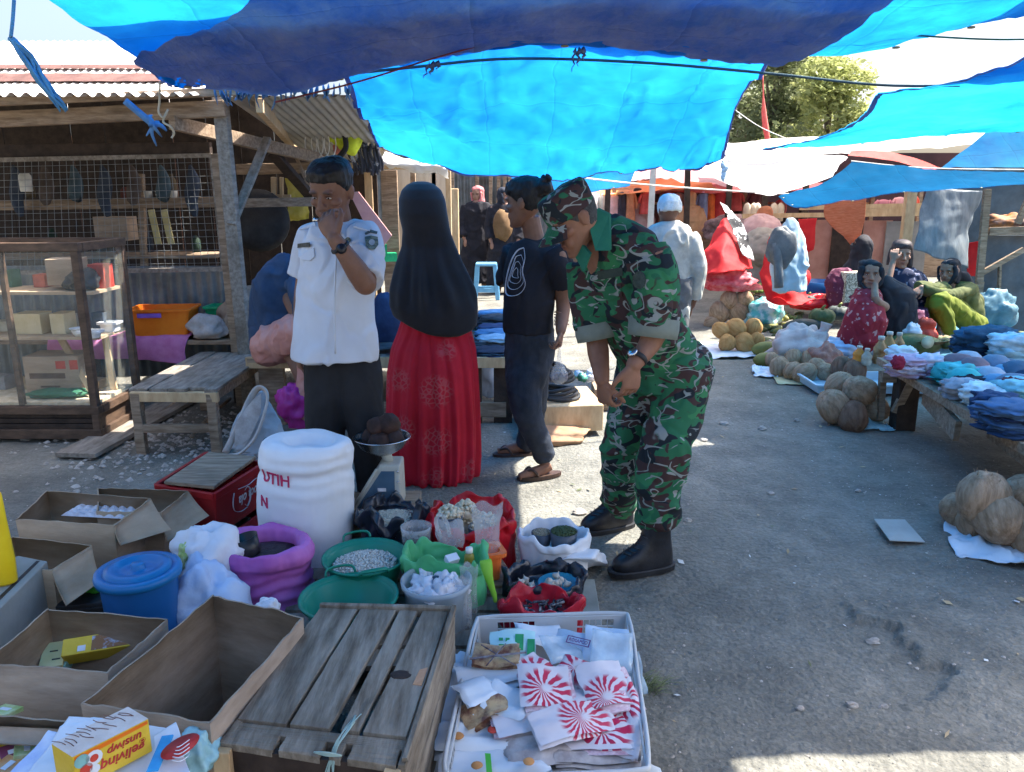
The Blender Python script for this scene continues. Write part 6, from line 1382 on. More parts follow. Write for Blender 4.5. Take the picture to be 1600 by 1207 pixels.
# sack of mung beans
c = D(866,836,2.86); h = c.z+.012; c.z = 0
ms = openbag('white sack rolled open with mung beans', c, .132, h, m_rice, 9, (1,.9), .06, .06, 'open_sack', 'sack', 1.04, .006)
b = MB(); q0 = c+V((.09,-.06,0)); P = []
b.loft([[q0+V((.0+.02*t, -.07+.02*t, h*.8*(1-t)))+V((.10*t+.02, .03*t, 0))*0+V(v) for v in ((-.06,-.02,0),(.05,-.02,0),(.08,.06,0),(-.02,.1,0))] for t in (0,)] + [[V(p) for p in (G(835,905), G(952,884), G(945,872)+V((0,.02,.01)), c+V((.02,.12,.02)))]], 0, True)
me = remesh(b, .008, 4); finish('slumped_corner', me, m_rice, ms, disp=lambda P: .006*fbm(P,11,3))
cu = cup('cup heaped with green mung beans in the white sack', c+V((.035,-.03,h-.045)), .054, .062, mat('grey_cup', (0,0,0)))
m_mung = mat('mung_bean', (.04,.07,.03), (.11,.15,.07), rough=.5, scale=150, bump=0)
grains(cu, 'mung_beans', c+V((.035,-.03,h+.012)), .050, m_mung, 420, .0042, .012, 11)
cu = cup('half hidden cup of split beans in the white sack', c+V((-.05,.0,h-.05)), .04, .05, mat('grey_cup', (0,0,0)))
grains(cu, 'split_beans', c+V((-.05,0,h-.006)), .036, mat('split_bean', (.3,.25,.17), (.45,.4,.3), rough=.6, scale=150, bump=0), 200, .0042, .010, 12)
grains(ms, 'mung_beans', c+V((0,0,h-.075)), .11, m_mung, 300, .0045, .01, 13)
# black bag with plate of garlic, red bag
c = D(850,905,2.55); h = c.z+.015; c.z = 0
kb = openbag('black plastic bag with garlic and a blue plate', c, .135, h, m_bfilm, 12, (1,.82), .10, .06, 'open_bag', 'bag', 1.05, .012)
pp = c+V((.055,-.005,h-.055)); bowl('plate', 'blue plastic plate of garlic on the black bag', 'plate', pp, .072, .03, mat('teal_plate', (.03,.2,.3), (.04,.25,.35), rough=.35))
m_garl = mat('garlic', (.42,.36,.3), (.62,.56,.48), rough=.7, scale=25, bump=.3)
def bulb(c, r, seed, lab, grp):
    b = MB(); b.lathe([(0,-.45*r),(.6*r,-.4*r),(1.0*r,.0),(.85*r,.4*r),(.35*r,.75*r),(.12*r,1.1*r),(.05*r,1.5*r)], c, 14, wob=lambda a, z: .08*sin(6*a+seed), rot=Matrix.Rotation(R(.9),3,'X')@Matrix.Rotation(R(.9),3,'Y')); tag(b.build('garlic_bulb', m_garl), lab, 'garlic', grp)
for k in range(9): bulb(pp+V((R(.04), R(.035), .024+.006*(k%3))), .016, k, 'garlic bulb heaped on the blue plate', 'garlic on the blue plate')
for k in range(9): bulb(c+V((-.065+R(.03), R(.04), h-.045+.006*(k%3))), .014, k+20, 'pale garlic bulb loose in the black bag', 'garlic loose in the black bag')
c = D(846,950,2.36); h = c.z+.03; c.z = 0
rb = openbag('red plastic bag with dark dried goods behind the white basket', c, .125, h, mat('red_film_dull', (.36,.01,.025), (.45,.02,.04), rough=.35, scale=5, bump=.45, bscale=22, bdist=.01), 15, (1.05,.6), .09, .05, 'open_bag', 'bag', 1.06, .01)
b = MB(); rr = random.Random(9)
for k in range(46):
    p = c+V((rr.uniform(-.08,.08), rr.uniform(-.05,.05), h-.05+rr.uniform(0,.02))); b.tube([p, p+V((rr.uniform(-.02,.02), rr.uniform(-.02,.02), rr.uniform(.0,.015))), p+V((rr.uniform(-.035,.035), rr.uniform(-.035,.035), rr.uniform(.0,.02)))], .0045, 5)
tag(b.build('dried_goods', mat('dried_dark', (.03,.04,.06), (.3,.3,.3), rough=.5, scale=30, ramp=(.5,.6)), rb), kind='stuff')
for k, (a, e, l) in enumerate(((G(920,893), G(922,955), 'pale board on the ground right of the bags, front piece'),)):
    b = MB(); b.box((.27,2.62,.012), (.10,.42,.024), -.02); tag(b.build('ground_board', mat('pale_board', (.2,.22,.2), (.28,.3,.28), rough=.9, scale=5), bev=.003), 'pale board lying on the ground under the white sack', 'board')
# ---- wooden crate
cNL, cNR, cFR, cFL = V((-.628,1.49,.35)), V((-.222,1.42,.35)), V((-.165,2.03,.35)), V((-.545,2.05,.35))
def cr(u, v, z=.35): p = cNL.lerp(cNR, u).lerp(cFL.lerp(cFR, u), v); p.z = z; return p
ck = thing('wooden_crate', 'weathered wooden slat crate in the foreground, tied with raffia', 'crate', cr(.5,.5,0))
m_slat = mat('slat_wood', (.12,.095,.07), (.31,.265,.21), rough=.9, scale=4, detail=10, bump=.5, bscale=14, stretch=(9,1.2,6), grime=.6)
def slat(nm, P, t, m=m_slat):
    """board with uneven edges from 4 top corners (near l, near r, far r, far l)"""
    b = MB(); n = 10; top = []
    for i in range(n+1):
        v = i/n; l = P[0].lerp(P[3], v); r = P[1].lerp(P[2], v); w = (r-l)
        top.append([l+w*R(.012)+V((0,0,R(.0012))), l.lerp(r,.5)+V((0,0,R(.0012))), r+w*R(.012)+V((0,0,R(.0012)))])
    rings = [[q[0], q[1], q[2], q[2]-V((0,0,t)), q[1]-V((0,0,t)), q[0]-V((0,0,t))] for q in top]; b.loft(rings, 0, False); return b.build(nm, m, ck, bev=.0015)
for a0, a1, e0, e1 in ((.0,.285,.0,.285),(.31,.535,.305,.575),(.60,.70,.60,.735),(.725,.965,.775,.965)):
    slat('top_slat', [cr(a0,.10), cr(a1,.10), cr(e1,.97), cr(e0,.97)], .014)
slat('batten', [cr(0,.045,.343), cr(.97,.045,.343), cr(.97,.095,.343), cr(0,.095,.343)], .03)
slat('batten', [cr(0,.972,.358), cr(1,.972,.358), cr(1,1.0,.358), cr(0,1.0,.358)], .03)
for a0, a1 in ((.0,.29),(.325,.55),(.60,.66),(.70,.955)): slat('end_block', [cr(a0,-.035,.346), cr(a1,-.035,.342), cr(a1,.042,.346), cr(a0,.042,.346)], .018)
for z0, z1 in ((.24,.345),(.13,.232),(.02,.122)):
    for u, nm in ((.985,'side_board'),(.012,'side_board')):
        b = MB(); a, e = cr(u,-.03,(z0+z1)/2), cr(u,1.0,(z0+z1)/2); b.plank(a, e, .016, z1-z0, (0,0,1), n=6); b.build(nm, m_slat, ck, bev=.0015)
    b = MB(); a, e = cr(.03,-.02,(z0+z1)/2-.01), cr(.96,-.02,(z0+z1)/2-.01); b.plank(a, e, .014, z1-z0, (0,0,1), n=4); b.build('end_board', m_wooddark, ck)
for u in (.02,.94): b = MB(); a = cr(u,-.045,.005); b.plank(a, cr(u,-.045,.335), .035, .03, (0,1,0)); b.build('corner_post', m_woodlt, ck, bev=.002)
b = MB(); b.plank(cr(1.0,-.02,.352), cr(1.0,1.0,.354), .012, .012); b.build('edge_strip', m_slat, ck)
b = MB(); b.blob(cr(.80,.46,.3505), (.026,.018,.0015), 3, .3, n=9); b.build('knot_scar', m_wooddark, ck)
b = MB(); b.hexa([cr(.90,.40,.349), cr(.955,.40,.349), cr(.955,.52,.349), cr(.91,.50,.349), cr(.90,.40,.3516), cr(.955,.40,.3516), cr(.955,.52,.3516), cr(.91,.50,.3516)]); b.build('fresh_chip', mat('fresh_wood', (.5,.26,.14), (.62,.36,.22), rough=.8, scale=30), ck)
b = MB()
for k in range(7):
    p = cr(.655,.05,.36); b.tube(catmull([cr(.66+R(.02),.16+R(.03),.355), p+V((R(.006),0,.012)), cr(.62+R(.02),-.02,.352), cr(.60+R(.03),-.05,.29), cr(.60+R(.05),-.07+R(.02),.17)], 14), .0016, 4)
for k in range(3): b.tube(catmull([cr(.52,-.03,.349), cr(.6,-.045,.352+.004*k), cr(.67,-.03,.349)], 8), .0022, 4)
tag(b.build('raffia_tie', mat('pale_raffia', (.3,.42,.38), (.45,.55,.5), rough=.7)), 'pale green raffia string knotted on the crate end', 'string')
# ---- white plastic basket
bz = .19; BK = [V((-.155,1.55,bz)), V((.315,1.58,bz)), V((.365,2.27,bz)), V((-.105,2.245,bz))]
m_bask = mat('white_basket', (.55,.58,.6), (.62,.65,.67), rough=.4, scale=3, bump=.05, trl=.2, grime=.12)
bkt = thing('plastic_basket', 'white plastic basket crammed with packaging bags', 'basket', (.1,1.9,0))
def bpt(i, t, z, out=0):
    p, q = BK[i], BK[(i+1)%4]; a = p.lerp(q, t); n = (q-p).cross(V((0,0,1))).normalized(); k = 1-.06*(1-z/bz); cc = sum(BK, V())/4
    a = V((cc.x+(a.x-cc.x)*k, cc.y+(a.y-cc.y)*k, z)); return a+n*out
for i in range(4):
    b = MB(); n = 12; wins = ((1,4),(7.5,10.5)) if i in (0,2) else ((1,3.5),(5,7.5),(9,11.2))
    def panel(t0, t1, z0, z1): b.hexa([bpt(i,t0,z0,-.002), bpt(i,t1,z0,-.002), bpt(i,t1,z0,.002), bpt(i,t0,z0,.002), bpt(i,t0,z1,-.002), bpt(i,t1,z1,-.002), bpt(i,t1,z1,.002), bpt(i,t0,z1,.002)])
    panel(0,1,.0,.085); panel(0,1,.178,bz)
    cur = 0
    for w0, w1 in wins:
        panel(cur, w0/n, .085, .178); cur = w1/n
        for k in range(1, 6): t = (w0+(w1-w0)*k/6)/n; panel(t-.0022, t+.0022, .085, .178)
        for k in range(1, 4): z = .085+.093*k/4; panel(w0/n, w1/n, z-.002, z+.002)
    panel(cur, 1, .085, .178); b.build('side_wall', m_bask, bkt)
b = MB(); b.hexa([bpt(0,0,.0), bpt(0,1,.0), bpt(2,0,.0), bpt(2,1,.0), bpt(0,0,.006), bpt(0,1,.006), bpt(2,0,.006), bpt(2,1,.006)]); b.build('floor', m_bask, bkt)
rp = []
for i in range(4): rp += [bpt(i,.06,bz,.008), bpt(i,.5,bz,.01), bpt(i,.94,bz,.008)]
b = MB(); b.tube(catmull(rp+[rp[0]], 60), .009, 8, flat=.7, cap=False); b.build('rim', m_bask, bkt)
# packaging in the basket
def sunburst(nm, c, k=22):
    m = mat(nm, (.62,.58,.62), (.74,.72,.76), rough=.35, scale=4, bump=.3, bscale=18, bdist=.006, trl=.1)
    nt = m.node_tree; N = nt.nodes; L = nt.links; p = N['Principled BSDF']; src = p.inputs['Base Color'].links[0].from_socket
    tc = N.new('ShaderNodeTexCoord'); sx = N.new('ShaderNodeSeparateXYZ')
    wn = N.new('ShaderNodeTexNoise'); wn.inputs['Scale'].default_value = 28; L.new(tc.outputs['Object'], wn.inputs['Vector']); w1 = N.new('ShaderNodeVectorMath'); w1.operation = 'MULTIPLY_ADD'; w1.inputs[1].default_value = (.022,.022,0); L.new(wn.outputs['Color'], w1.inputs[0]); L.new(tc.outputs['Object'], w1.inputs[2]); L.new(w1.outputs[0], sx.inputs[0])
    at = N.new('ShaderNodeMath'); at.operation = 'ARCTAN2'; L.new(sx.outputs[1], at.inputs[0]); L.new(sx.outputs[0], at.inputs[1])
    mu = N.new('ShaderNodeMath'); mu.operation = 'MULTIPLY'; mu.inputs[1].default_value = k; L.new(at.outputs[0], mu.inputs[0])
    si = N.new('ShaderNodeMath'); si.operation = 'SINE'; L.new(mu.outputs[0], si.inputs[0])
    gt = N.new('ShaderNodeMath'); gt.operation = 'GREATER_THAN'; gt.inputs[1].default_value = -.05; L.new(si.outputs[0], gt.inputs[0])
    ln = N.new('ShaderNodeVectorMath'); ln.operation = 'LENGTH'; L.new(tc.outputs['Object'], ln.inputs[0])
    r = N.new('ShaderNodeValToRGB'); e = r.color_ramp.elements; e[0].position = .014; e[0].color = (0,0,0,1); e[1].position = .02; e[1].color = (1,1,1,1); a = e.new(.062); a.color = (1,1,1,1); a2 = e.new(.075); a2.color = (.0,.0,.0,1)
    L.new(ln.outputs['Value'], r.inputs['Fac']); m2 = N.new('ShaderNodeMath'); m2.operation = 'MULTIPLY'; L.new(gt.outputs[0], m2.inputs[0]); L.new(r.outputs[0], m2.inputs[1])
    mx = N.new('ShaderNodeMix'); mx.data_type = 'RGBA'; mx.inputs['B'].default_value = (*c, 1); L.new(m2.outputs[0], mx.inputs['Factor']); L.new(src, mx.inputs['A']); L.new(mx.outputs['Result'], p.inputs['Base Color']); return m
m_sun = sunburst('sunburst_bag', (.52,.02,.07), 15); m_sun2 = sunburst('sunburst_bag_wide', (.5,.02,.08), 11); m_sun3 = sunburst('sunburst_bag_fine', (.55,.03,.08), 19)
def pack(lab, px, py, z, L, Wd, T, rz, m, tx=0, ty=0, seed=0, nm='packaging_bag', cat='packaging', off=(0,0), layers=1, group=None, m2=None):
    """flat soft packet or a fanned stack of thin ones"""
    c = G(px, py, z); M = rotz(rz)@Matrix.Rotation(tx,3,'X')@Matrix.Rotation(ty,3,'Y'); root = None; b = MB(); rr = random.Random(seed)
    for q in range(layers):
        o = V((rr.uniform(-1,1)*.012, rr.uniform(-1,1)*.010, -q*T*1.05)); P = []
        a = rr.uniform(-.05,.05); M2 = rotz(a)
        for s in (1, -1):
            for i in range(12):
                for j in range(14):
                    u, v = j/13*2-1, i/11*2-1; e = (1-u**6)*(1-v**6); x = V((u*L/2, v*Wd/2, s*T/2*e**.5+.006*sin(u*2.6+seed)*1.0+.003*sin(v*5+seed+q)))
                    P.append(c+M@(M2@x+V((off[0]*0,0,0))+o))
        n = 168; b.grid(P[:n], 12, 14, 0 if q == 0 else min(1, q), True); b.grid(P[n:], 12, 14, 0 if q == 0 else 1, True)
    Q = np.array(b.v); Q += .0035*np.stack([fbm(Q,26,seed),fbm(Q,26,seed+2),fbm(Q,20,seed+4)],1); b.v = Q.tolist()
    cc = c+M@V((off[0]*L/2, off[1]*Wd/2, 0)); return tag(b.build(nm, [m, m2 or m], at=cc), lab, cat, group)
m_side = mat('bag_stack_edge', (.5,.3,.36), (.72,.62,.66), rough=.4, scale=40, stretch=(1,1,6), bump=.3, bscale=60)
m_wpack = mat('white_pack', (.52,.6,.68), (.66,.72,.78), rough=.4, scale=4, bump=.3, bscale=20, bdist=.006)
m_clearf = mat('clear_film', (.55,.68,.78), rough=.12, bump=.4, bscale=26, bdist=.006, alpha=.45, spec=.8)
pack('white folded sack at the left inside the basket, curled over', 735,1085,.17, .20,.26,.02, .2, m_wpack, .1,-.25,3, layers=2)
dp = pack('long white packs with orange dots at the basket front left', 765,1150,.15, .26,.10,.03, .02, mat('dotted_pack', (.55,.62,.68), (.68,.74,.8), rough=.4, scale=4), 0,0,4, layers=2)
lw_ = pack('lowest white pack banded in green at the basket corner', 770,1195,.14, .27,.10,.03, .05, m_wpack, 0,0,5)
for k, (px, py, m, l) in enumerate(((716,1150,mat('orange_dot', (.55,.25,.08), rough=.5),'ochre'),(770,1140,m_redp,'red heart shaped'),(745,1196,mat('orange_dot',(0,0,0)),'orange round'),(826,1190,mat('orange_dot',(0,0,0)),'second orange round'))):
    b = MB(); b.blob(G(px,py,.175), (.014,.014,.003), k, .1, n=9); b.build('printed_dot', m, dp)
b = MB(); b.plank(G(762,1178,.172), G(765,1212,.172), .012, .003); b.build('green_band', mat('bright_green', (0,0,0)), lw_)
pack('wide stack of red rayed bags spread along the basket front', 915,1140,.165, .24,.15,.007, -.08, m_sun, .06,.03,6, layers=6, off=(.55,.35), m2=m_side)
pack('long fanned stack of red rayed bags across the basket middle', 860,1108,.19, .30,.11,.006, .25, m_sun2, .1,.0,7, layers=6, off=(-.2,.6), m2=m_side)
pack('right stack of red rayed bags tied in the basket', 950,1072,.215, .13,.15,.007, .25, m_sun3, .22,-.05,8, layers=5, off=(-.2,-.5), m2=m_side)
pack('left stack of red rayed bags with its top sheet bright', 852,1070,.225, .14,.14,.007, .12, m_sun, .22,.06,9, layers=5, off=(.0,-.25), m2=m_side)
pack('clear banded bags sagging at the basket front right', 930,1172,.15, .22,.08,.008, .06, mat('smoky_film', (.3,.27,.27), (.5,.48,.48), rough=.3, scale=18), 0,0,10, layers=4)
bb = pack('brown photo printed bundle crossed by dark bands', 776,1024,.225, .13,.09,.012, -.12, mat('brown_print', (.16,.07,.05), (.5,.36,.2), rough=.4, scale=18, ramp=(.4,.6)), .15,0,11, layers=2)
b = MB()
for p, q in (((734,1030),(822,1020)),((760,1040),(790,1006)),((752,1008),(806,1040))): b.plank(G(*p,.243), G(*q,.243), .004, .003)
b.build('rubber_band', mat('purple_black', (0,0,0)), bb)
pack('bundle of white bags tied with black cord', 770,1052,.20, .20,.10,.012, .22, m_wpack, .1,0,12, layers=4)
pack('loose white bags rolled at the left of the basket', 750,1080,.21, .11,.09,.02, .6, m_wpack, .2,.2,13, layers=2)
gp = pack('white card with green printed blocks at the basket back', 806,1012,.19, .14,.10,.006, -.04, mat('mint_card', (.4,.68,.72), (.5,.76,.78), rough=.4), .55,0,14)
gM = rotz(-.04)@Matrix.Rotation(.55,3,'X'); gc = G(806,1012,.19)
for x, y, w, h, m in ((.01,.012,.025,.05,mat('leaf_green', (.03,.32,.12), rough=.5)),(.045,-.008,.022,.06,mat('leaf_green',(0,0,0))),(-.045,.02,.012,.008,mat('leaf_green',(0,0,0))),(-.025,.018,.012,.012,mat('leaf_green',(0,0,0))),(-.035,.002,.03,.004,mat('leaf_green',(0,0,0)))):
    b = MB(); b.box(gc+gM@V((x,y,.011)), (w,h,.002), gM); b.build('print', m, gp)
kp = pack('pale blue wrapper with purple boxed lettering', 900,1002,.20, .15,.075,.008, -.42, mat('pale_blue_film', (.36,.5,.66), (.46,.6,.74), rough=.3, scale=4), .5,0,15)
kM = rotz(-.42)@Matrix.Rotation(.5,3,'X'); kc = G(904,1004,.21)
text('lettering', 'ROSAPCO', .014, kc+kM@V((0,0,.006)), kM, mat('purple_ink', (.12,.03,.16), rough=.6, bump=0), kp, sx=.9)
b = MB()
for x, y, w, h in ((0,.011,.07,.002),(0,-.011,.07,.002),(-.034,0,.003,.024),(.034,0,.003,.024)): b.box(kc+kM@V((x,y,.0062)), (w,h,.0012), kM)
b.build('label_frame', mat('purple_ink', (0,0,0)), kp)
pack('shiny clear film crumpled beside the pale blue wrapper', 880,1015,.20, .11,.11,.02, .3, m_clearf, .2,.1,16)
pack('glossy clear bag at the back right of the basket', 955,1020,.215, .12,.13,.015, -.2, m_clearf, .45,.1,17)
pack('pale blue sheet standing at the basket back right', 950,1010,.20, .13,.12,.006, -.15, mat('pale_blue_film', (0,0,0)), .5,.1,18)
sheet('big pale plastic sheet at the bottom edge before the basket', [[G(858,1212,.10), G(1040,1220,.03)], [G(880,1186,.14), G(960,1182,.13), G(1032,1204,.05)]], m_wpack, 'plastic_sheet', 'sheet', .008)
for k, (px, py, z, L, Wd, rz, m, l) in enumerate((
    (838,1045,.20,.10,.09,.9,m_sun,'rayed red packet tilted behind the left stack'),(905,1048,.21,.12,.09,-.5,m_sun2,'rayed red packet showing behind the right stack'),
    (722,1040,.17,.14,.10,1.2,m_wpack,'white bag wedged along the left basket wall'),(800,1098,.20,.12,.10,-.4,m_wpack,'creased white bag under the rayed stacks'),
    (975,1100,.19,.08,.16,.1,m_sun,'rayed red packet pressed against the right basket wall'),(715,1120,.16,.12,.14,-.3,m_wpack,'white bag slumped at the left basket corner'),
    (890,1125,.20,.22,.10,.35,m_sun3,'rayed red packet fanned across the middle'),(960,1150,.17,.14,.10,-.3,m_sun2,'rayed red packet at the right front of the basket'),
    (845,990,.17,.14,.10,.2,m_wpack,'plain white bag at the basket back'),(980,1050,.17,.08,.16,.1,m_clearf,'clear bag along the right basket wall'),
    (700,1180,.10,.16,.12,.4,m_wpack,'white pack spilling out between basket and crate'),(760,1105,.19,.13,.08,.5,mat('brown_print', (0,0,0)),'small brown printed packet amid white bags'),
    (835,1170,.16,.16,.09,.15,mat('smoky_film', (0,0,0)),'smoky clear bags beside the dotted packs'))):
    pack(l, px, py, z, L, Wd, .009, rz, m, R(.1,.3), R(.2), 40+k, layers=2, off=(R(.5), R(.5)))
# grass tuft by the basket
b = MB(); rr = random.Random(4); g0 = G(1008,1078)
for k in range(60):
    p = g0+V((rr.gauss(0,.02), rr.gauss(0,.02), 0)); a = rr.uniform(-.3, 1.0); L = rr.uniform(.03,.08); q = p+V((cos(a)*L, sin(a)*L, rr.uniform(.005,.03))); b.tube([p, p.lerp(q,.5)+V((0,0,.012)), q], [.0012,.001,.0004], 3)
tag(b.build('grass', mat('dry_grass', (.12,.16,.08), (.22,.26,.14), rough=.8)), kind='stuff')
# old sack leaning near the post, pink bag
sk = thing('sack', 'empty grey printed sack slumped open beside the post', 'sack', G(400,720))
b = MB(); c = D(400,690,4.05); b.loft([[D(x, y, Y0) for x, y, Y0 in r] for r in (
    [(352,700,4.0),(372,716,3.95),(420,718,3.95),(448,700,4.05),(440,690,4.2),(380,692,4.2)], [(358,685,4.05),(382,700,4.0),(420,700,4.0),(446,680,4.1),(436,668,4.2),(385,668,4.2)],
    [(370,655,4.1),(388,672,4.05),(412,672,4.05),(440,655,4.12),(430,648,4.2),(392,640,4.2)], [(388,628,4.12),(396,640,4.1),(408,640,4.1),(422,634,4.14),(418,622,4.2),(400,612,4.2)], [(398,608,4.13),(402,612,4.12),(408,612,4.12),(414,610,4.14),(412,606,4.18),(404,604,4.18)])])
me = remesh(b, .008, 4); finish('bag_body', me, mat('grey_poly', (.24,.27,.3), (.36,.38,.4), rough=.7, scale=4, bump=.3, bscale=120), sk, disp=lambda P: .012*fbm(P,9,3))
b = MB(); b.tube(catmull([D(352,708,3.93), D(370,672,3.98), D(392,622,4.06), D(406,606,4.08), D(418,618,4.06), D(412,650,4.0), D(398,685,3.94), D(376,708,3.9), D(354,712,3.92)], 40), .02, 7, flat=.4); b.build('rolled_mouth', mat('pale_hem', (.42,.37,.33), (.52,.46,.42), rough=.8), sk)
b = MB(); b.add([D(368,660,3.98), D(395,625,4.02), D(408,615,4.04), D(408,645,4.0), D(390,685,3.95), D(366,700,3.93)], [(0,1,2,3,4,5)]); b.build('mouth_lining', m_sackg, sk)
text('lettering', 'CP', .085, D(425,693,3.90), frame((1,.3,-.05),(-.3,-1,.3)), mat('teal_ink', (.02,.1,.14), rough=.7), sk)
c = D(462,632,4.6); softbag('magenta plastic bag hanging under the seller table', (c.x,c.y,c.z), (.12,.1,.15), 17, mat('magenta_film', (.32,.02,.2), (.42,.04,.28), rough=.4, bump=.4, bscale=22, bdist=.01), cut=.95)
# ================================================================== RIGHT SIDE OF THE PATH
# ---- clothes table
tb = thing('market_table', 'low rough plank table loaded with caps and folded clothes on the right', 'table', (2.8,4.2,0))
tA, tB = V((2.48,5.25,.40)), V((2.20,2.7,.40))
for k in range(7):
    o = V((.13+k*.2, .03*k, 0)); b = MB(); b.plank(tA+o, tB+o, .19, .022, n=3); b.build('top_plank', m_woodgrey, tb, bev=.002)
b = MB(); b.plank(tA+V((.015,0,-.012)), tB+V((.015,0,-.012)), .03, .05, n=4); b.build('edge_rail', m_wood, tb, bev=.003)
for y0, y1 in ((4.62,4.0),(3.95,3.0)):
    b = MB(); b.plank(V((2.50,y0,.31)), V((2.36,y1,.27)), .03, .11, n=2); b.build('side_board', m_wood, tb, bev=.003)
for x, y in ((2.54,4.93),(3.6,5.0),(2.30,2.95),(3.5,3.0)):
    b = MB(); b.plank((x,y,0), (x,y,.375), .13, .10, (0,1,0)); b.build('leg', m_wooddark, tb, bev=.004)
b = MB(); b.plank((2.47,4.90,.12), (2.55,4.88,.36), .05, .03, (0,1,0)); b.build('brace', m_wood, tb)
b = MB(); b.plank((2.42,4.98,.05), (2.40,4.98,.38), .04, .03, (0,1,0)); b.build('brace', m_wood, tb)
b = MB(); b.plank((2.38,4.95,.345), (3.6,4.97,.345), .04, .07, (0,0,1)); b.build('cross_rail', m_wood, tb)
capc = [('teal green',(.04,.36,.36)),('pale grey',(.38,.42,.48)),('slate blue',(.07,.13,.2)),('dusty mauve',(.2,.14,.16)),('white',(.62,.64,.68)),('navy blue',(.02,.045,.1)),('sky blue',(.14,.3,.45)),('grey blue',(.16,.22,.3)),('black',(.02,.02,.025)),('turquoise',(.05,.42,.42))]
def hat(lab, c, r, rz, m):
    root = thing('cap', lab, 'cap', c, 'caps spread on the clothes table'); b = MB()
    b.lathe([(r,0),(r*1.0,r*.3),(r*.88,r*.62),(r*.55,r*.88),(.004,r*.97)], c, 20, ax=(1.12,.95), rot=rotz(rz), wob=lambda a, z: .015*sin(6*a)); b.build('crown', m, root)
    b = MB(); P = []; M = rotz(rz)
    for s in (0, -.005):
        for i in range(6):
            for j in range(9):
                a = -1.05+2.1*j/8; q = r*(1+.62*(i/5)*cos(a)**.6); P.append(c+M@V((q*cos(a)*1.1, q*sin(a)*.98, .006+s+.02*(1-(j/4-1)**2)*(i/5)*.8)))
    b.grid(P[:54], 6, 9); b.grid(P[54:], 6, 9); b.build('visor', m, root)
where = ['at the back left of the cap rows','in the first cap row beside the pink clothes','left of the blue caps','beside the dark folded cloth','behind the teal cap','in the middle of the cap rows','right of the middle','in front of the white cloth','at the right frame edge','in the second row near the right','at the front of the cap rows','half under a neighbouring cap','near the striped shirts','at the far end of the table','by the turquoise cloth']
for k, (px, py, ci) in enumerate(((1496,566,3),(1511,561,1),(1480,580,0),(1520,572,3),(1527,583,1),(1538,574,4),(1553,568,7),(1546,588,1),(1571,584,6),(1589,578,2),(1566,573,2),(1505,590,9),(1584,600,7),(1560,600,6),(1600,590,5))):
    nm_, col = capc[ci]; hat(nm_+' baseball cap '+where[k], G(px, py+10, .44+.03*(k % 3 == 0)), .095, 3.6+R(.9), mat('cap_'+nm_.replace(' ', '_'), col, rough=.85, scale=6, bump=.2, bscale=200))
def folded(lab, px, py, z, L, Wd, H, rz, cols, seed=1, nm='folded_clothes'):
    c = G(px, py, z); b = MB(); n = len(cols)
    for k in range(n):
        h = H/n; P = []; M = rotz(rz+.15*sin(seed+k*2)); cz = c+V((.01*sin(k*3+seed), .01*cos(k*2+seed), h*(k+.5)))
        b.blob(cz, (L/2,Wd/2,h*.75), seed+k, .26, 4.2, M, k, 20, fn=lambda P: (np.maximum(np.maximum(np.abs(P[:,0]),np.abs(P[:,1])), .6))**-.55)
    o = b.build(nm, [mat('cloth_%d_%d_%d' % tuple(int(x*100) for x in q), q, rough=.9, scale=7, bump=.3, bscale=60) for q in cols]); return tag(o, lab, 'clothes')
pinkw = [(.5,.36,.46),(.62,.55,.62),(.5,.36,.46)]
folded('pink and white rolled garments at the far left corner of the table', 1418,585,.42, .24,.2,.10, .5, pinkw, 1)
folded('lilac striped garment beside the pink ones on the table', 1452,585,.42, .22,.18,.10, .3, [(.4,.3,.45),(.6,.58,.66)], 2)
folded('mint white garment with a dark red collar at the table corner', 1408,568,.43, .16,.15,.09, .2, [(.55,.7,.7),(.62,.72,.74)], 3)
folded('small dark red cloth on the mint garment', 1404,572,.50, .07,.05,.04, .2, [(.3,.02,.05)], 4)
folded('turquoise crumpled cloth in the middle of the table', 1500,598,.42, .24,.2,.09, -.2, [(.05,.4,.42),(.1,.5,.5)], 5)
folded('dark green patterned cloth next to the turquoise one', 1538,602,.42, .18,.16,.07, .1, [(.04,.16,.12),(.08,.3,.25)], 6)
folded('grey shirt folded at the table edge', 1502,620,.42, .2,.16,.08, -.4, [(.28,.3,.34),(.34,.36,.4)], 7)
folded('white and cyan shirt folded at the table edge', 1535,632,.42, .2,.18,.09, -.3, [(.5,.68,.74),(.66,.76,.8)], 8)
folded('stack of navy folded jeans nearest the camera', 1585,672,.42, .3,.26,.12, .2, [(.02,.05,.12),(.05,.11,.22),(.015,.03,.08),(.07,.14,.26)], 9)
folded('blue denim garment in front of the white shirt', 1555,650,.42, .22,.2,.09, -.2, [(.04,.09,.2),(.02,.05,.12)], 10)
folded('wide pale turquoise cloth at the right frame edge', 1595,630,.44, .26,.22,.10, .1, [(.1,.4,.45),(.3,.6,.65)], 11)
folded('dark maroon cloth between pale turquoise cloths', 1580,622,.46, .14,.1,.07, .2, [(.12,.02,.03)], 12)
folded('dark blue cloth heap at the back of the table', 1540,550,.46, .45,.2,.14, .1, [(.015,.05,.1),(.03,.09,.16)], 13)
folded('white sheet heap at the back right of the table', 1590,560,.46, .35,.22,.13, -.1, [(.35,.55,.62),(.5,.66,.72)], 14)
folded('black garment lying before the teal cap', 1520,612,.42, .22,.12,.06, -.5, [(.015,.02,.03)], 15)
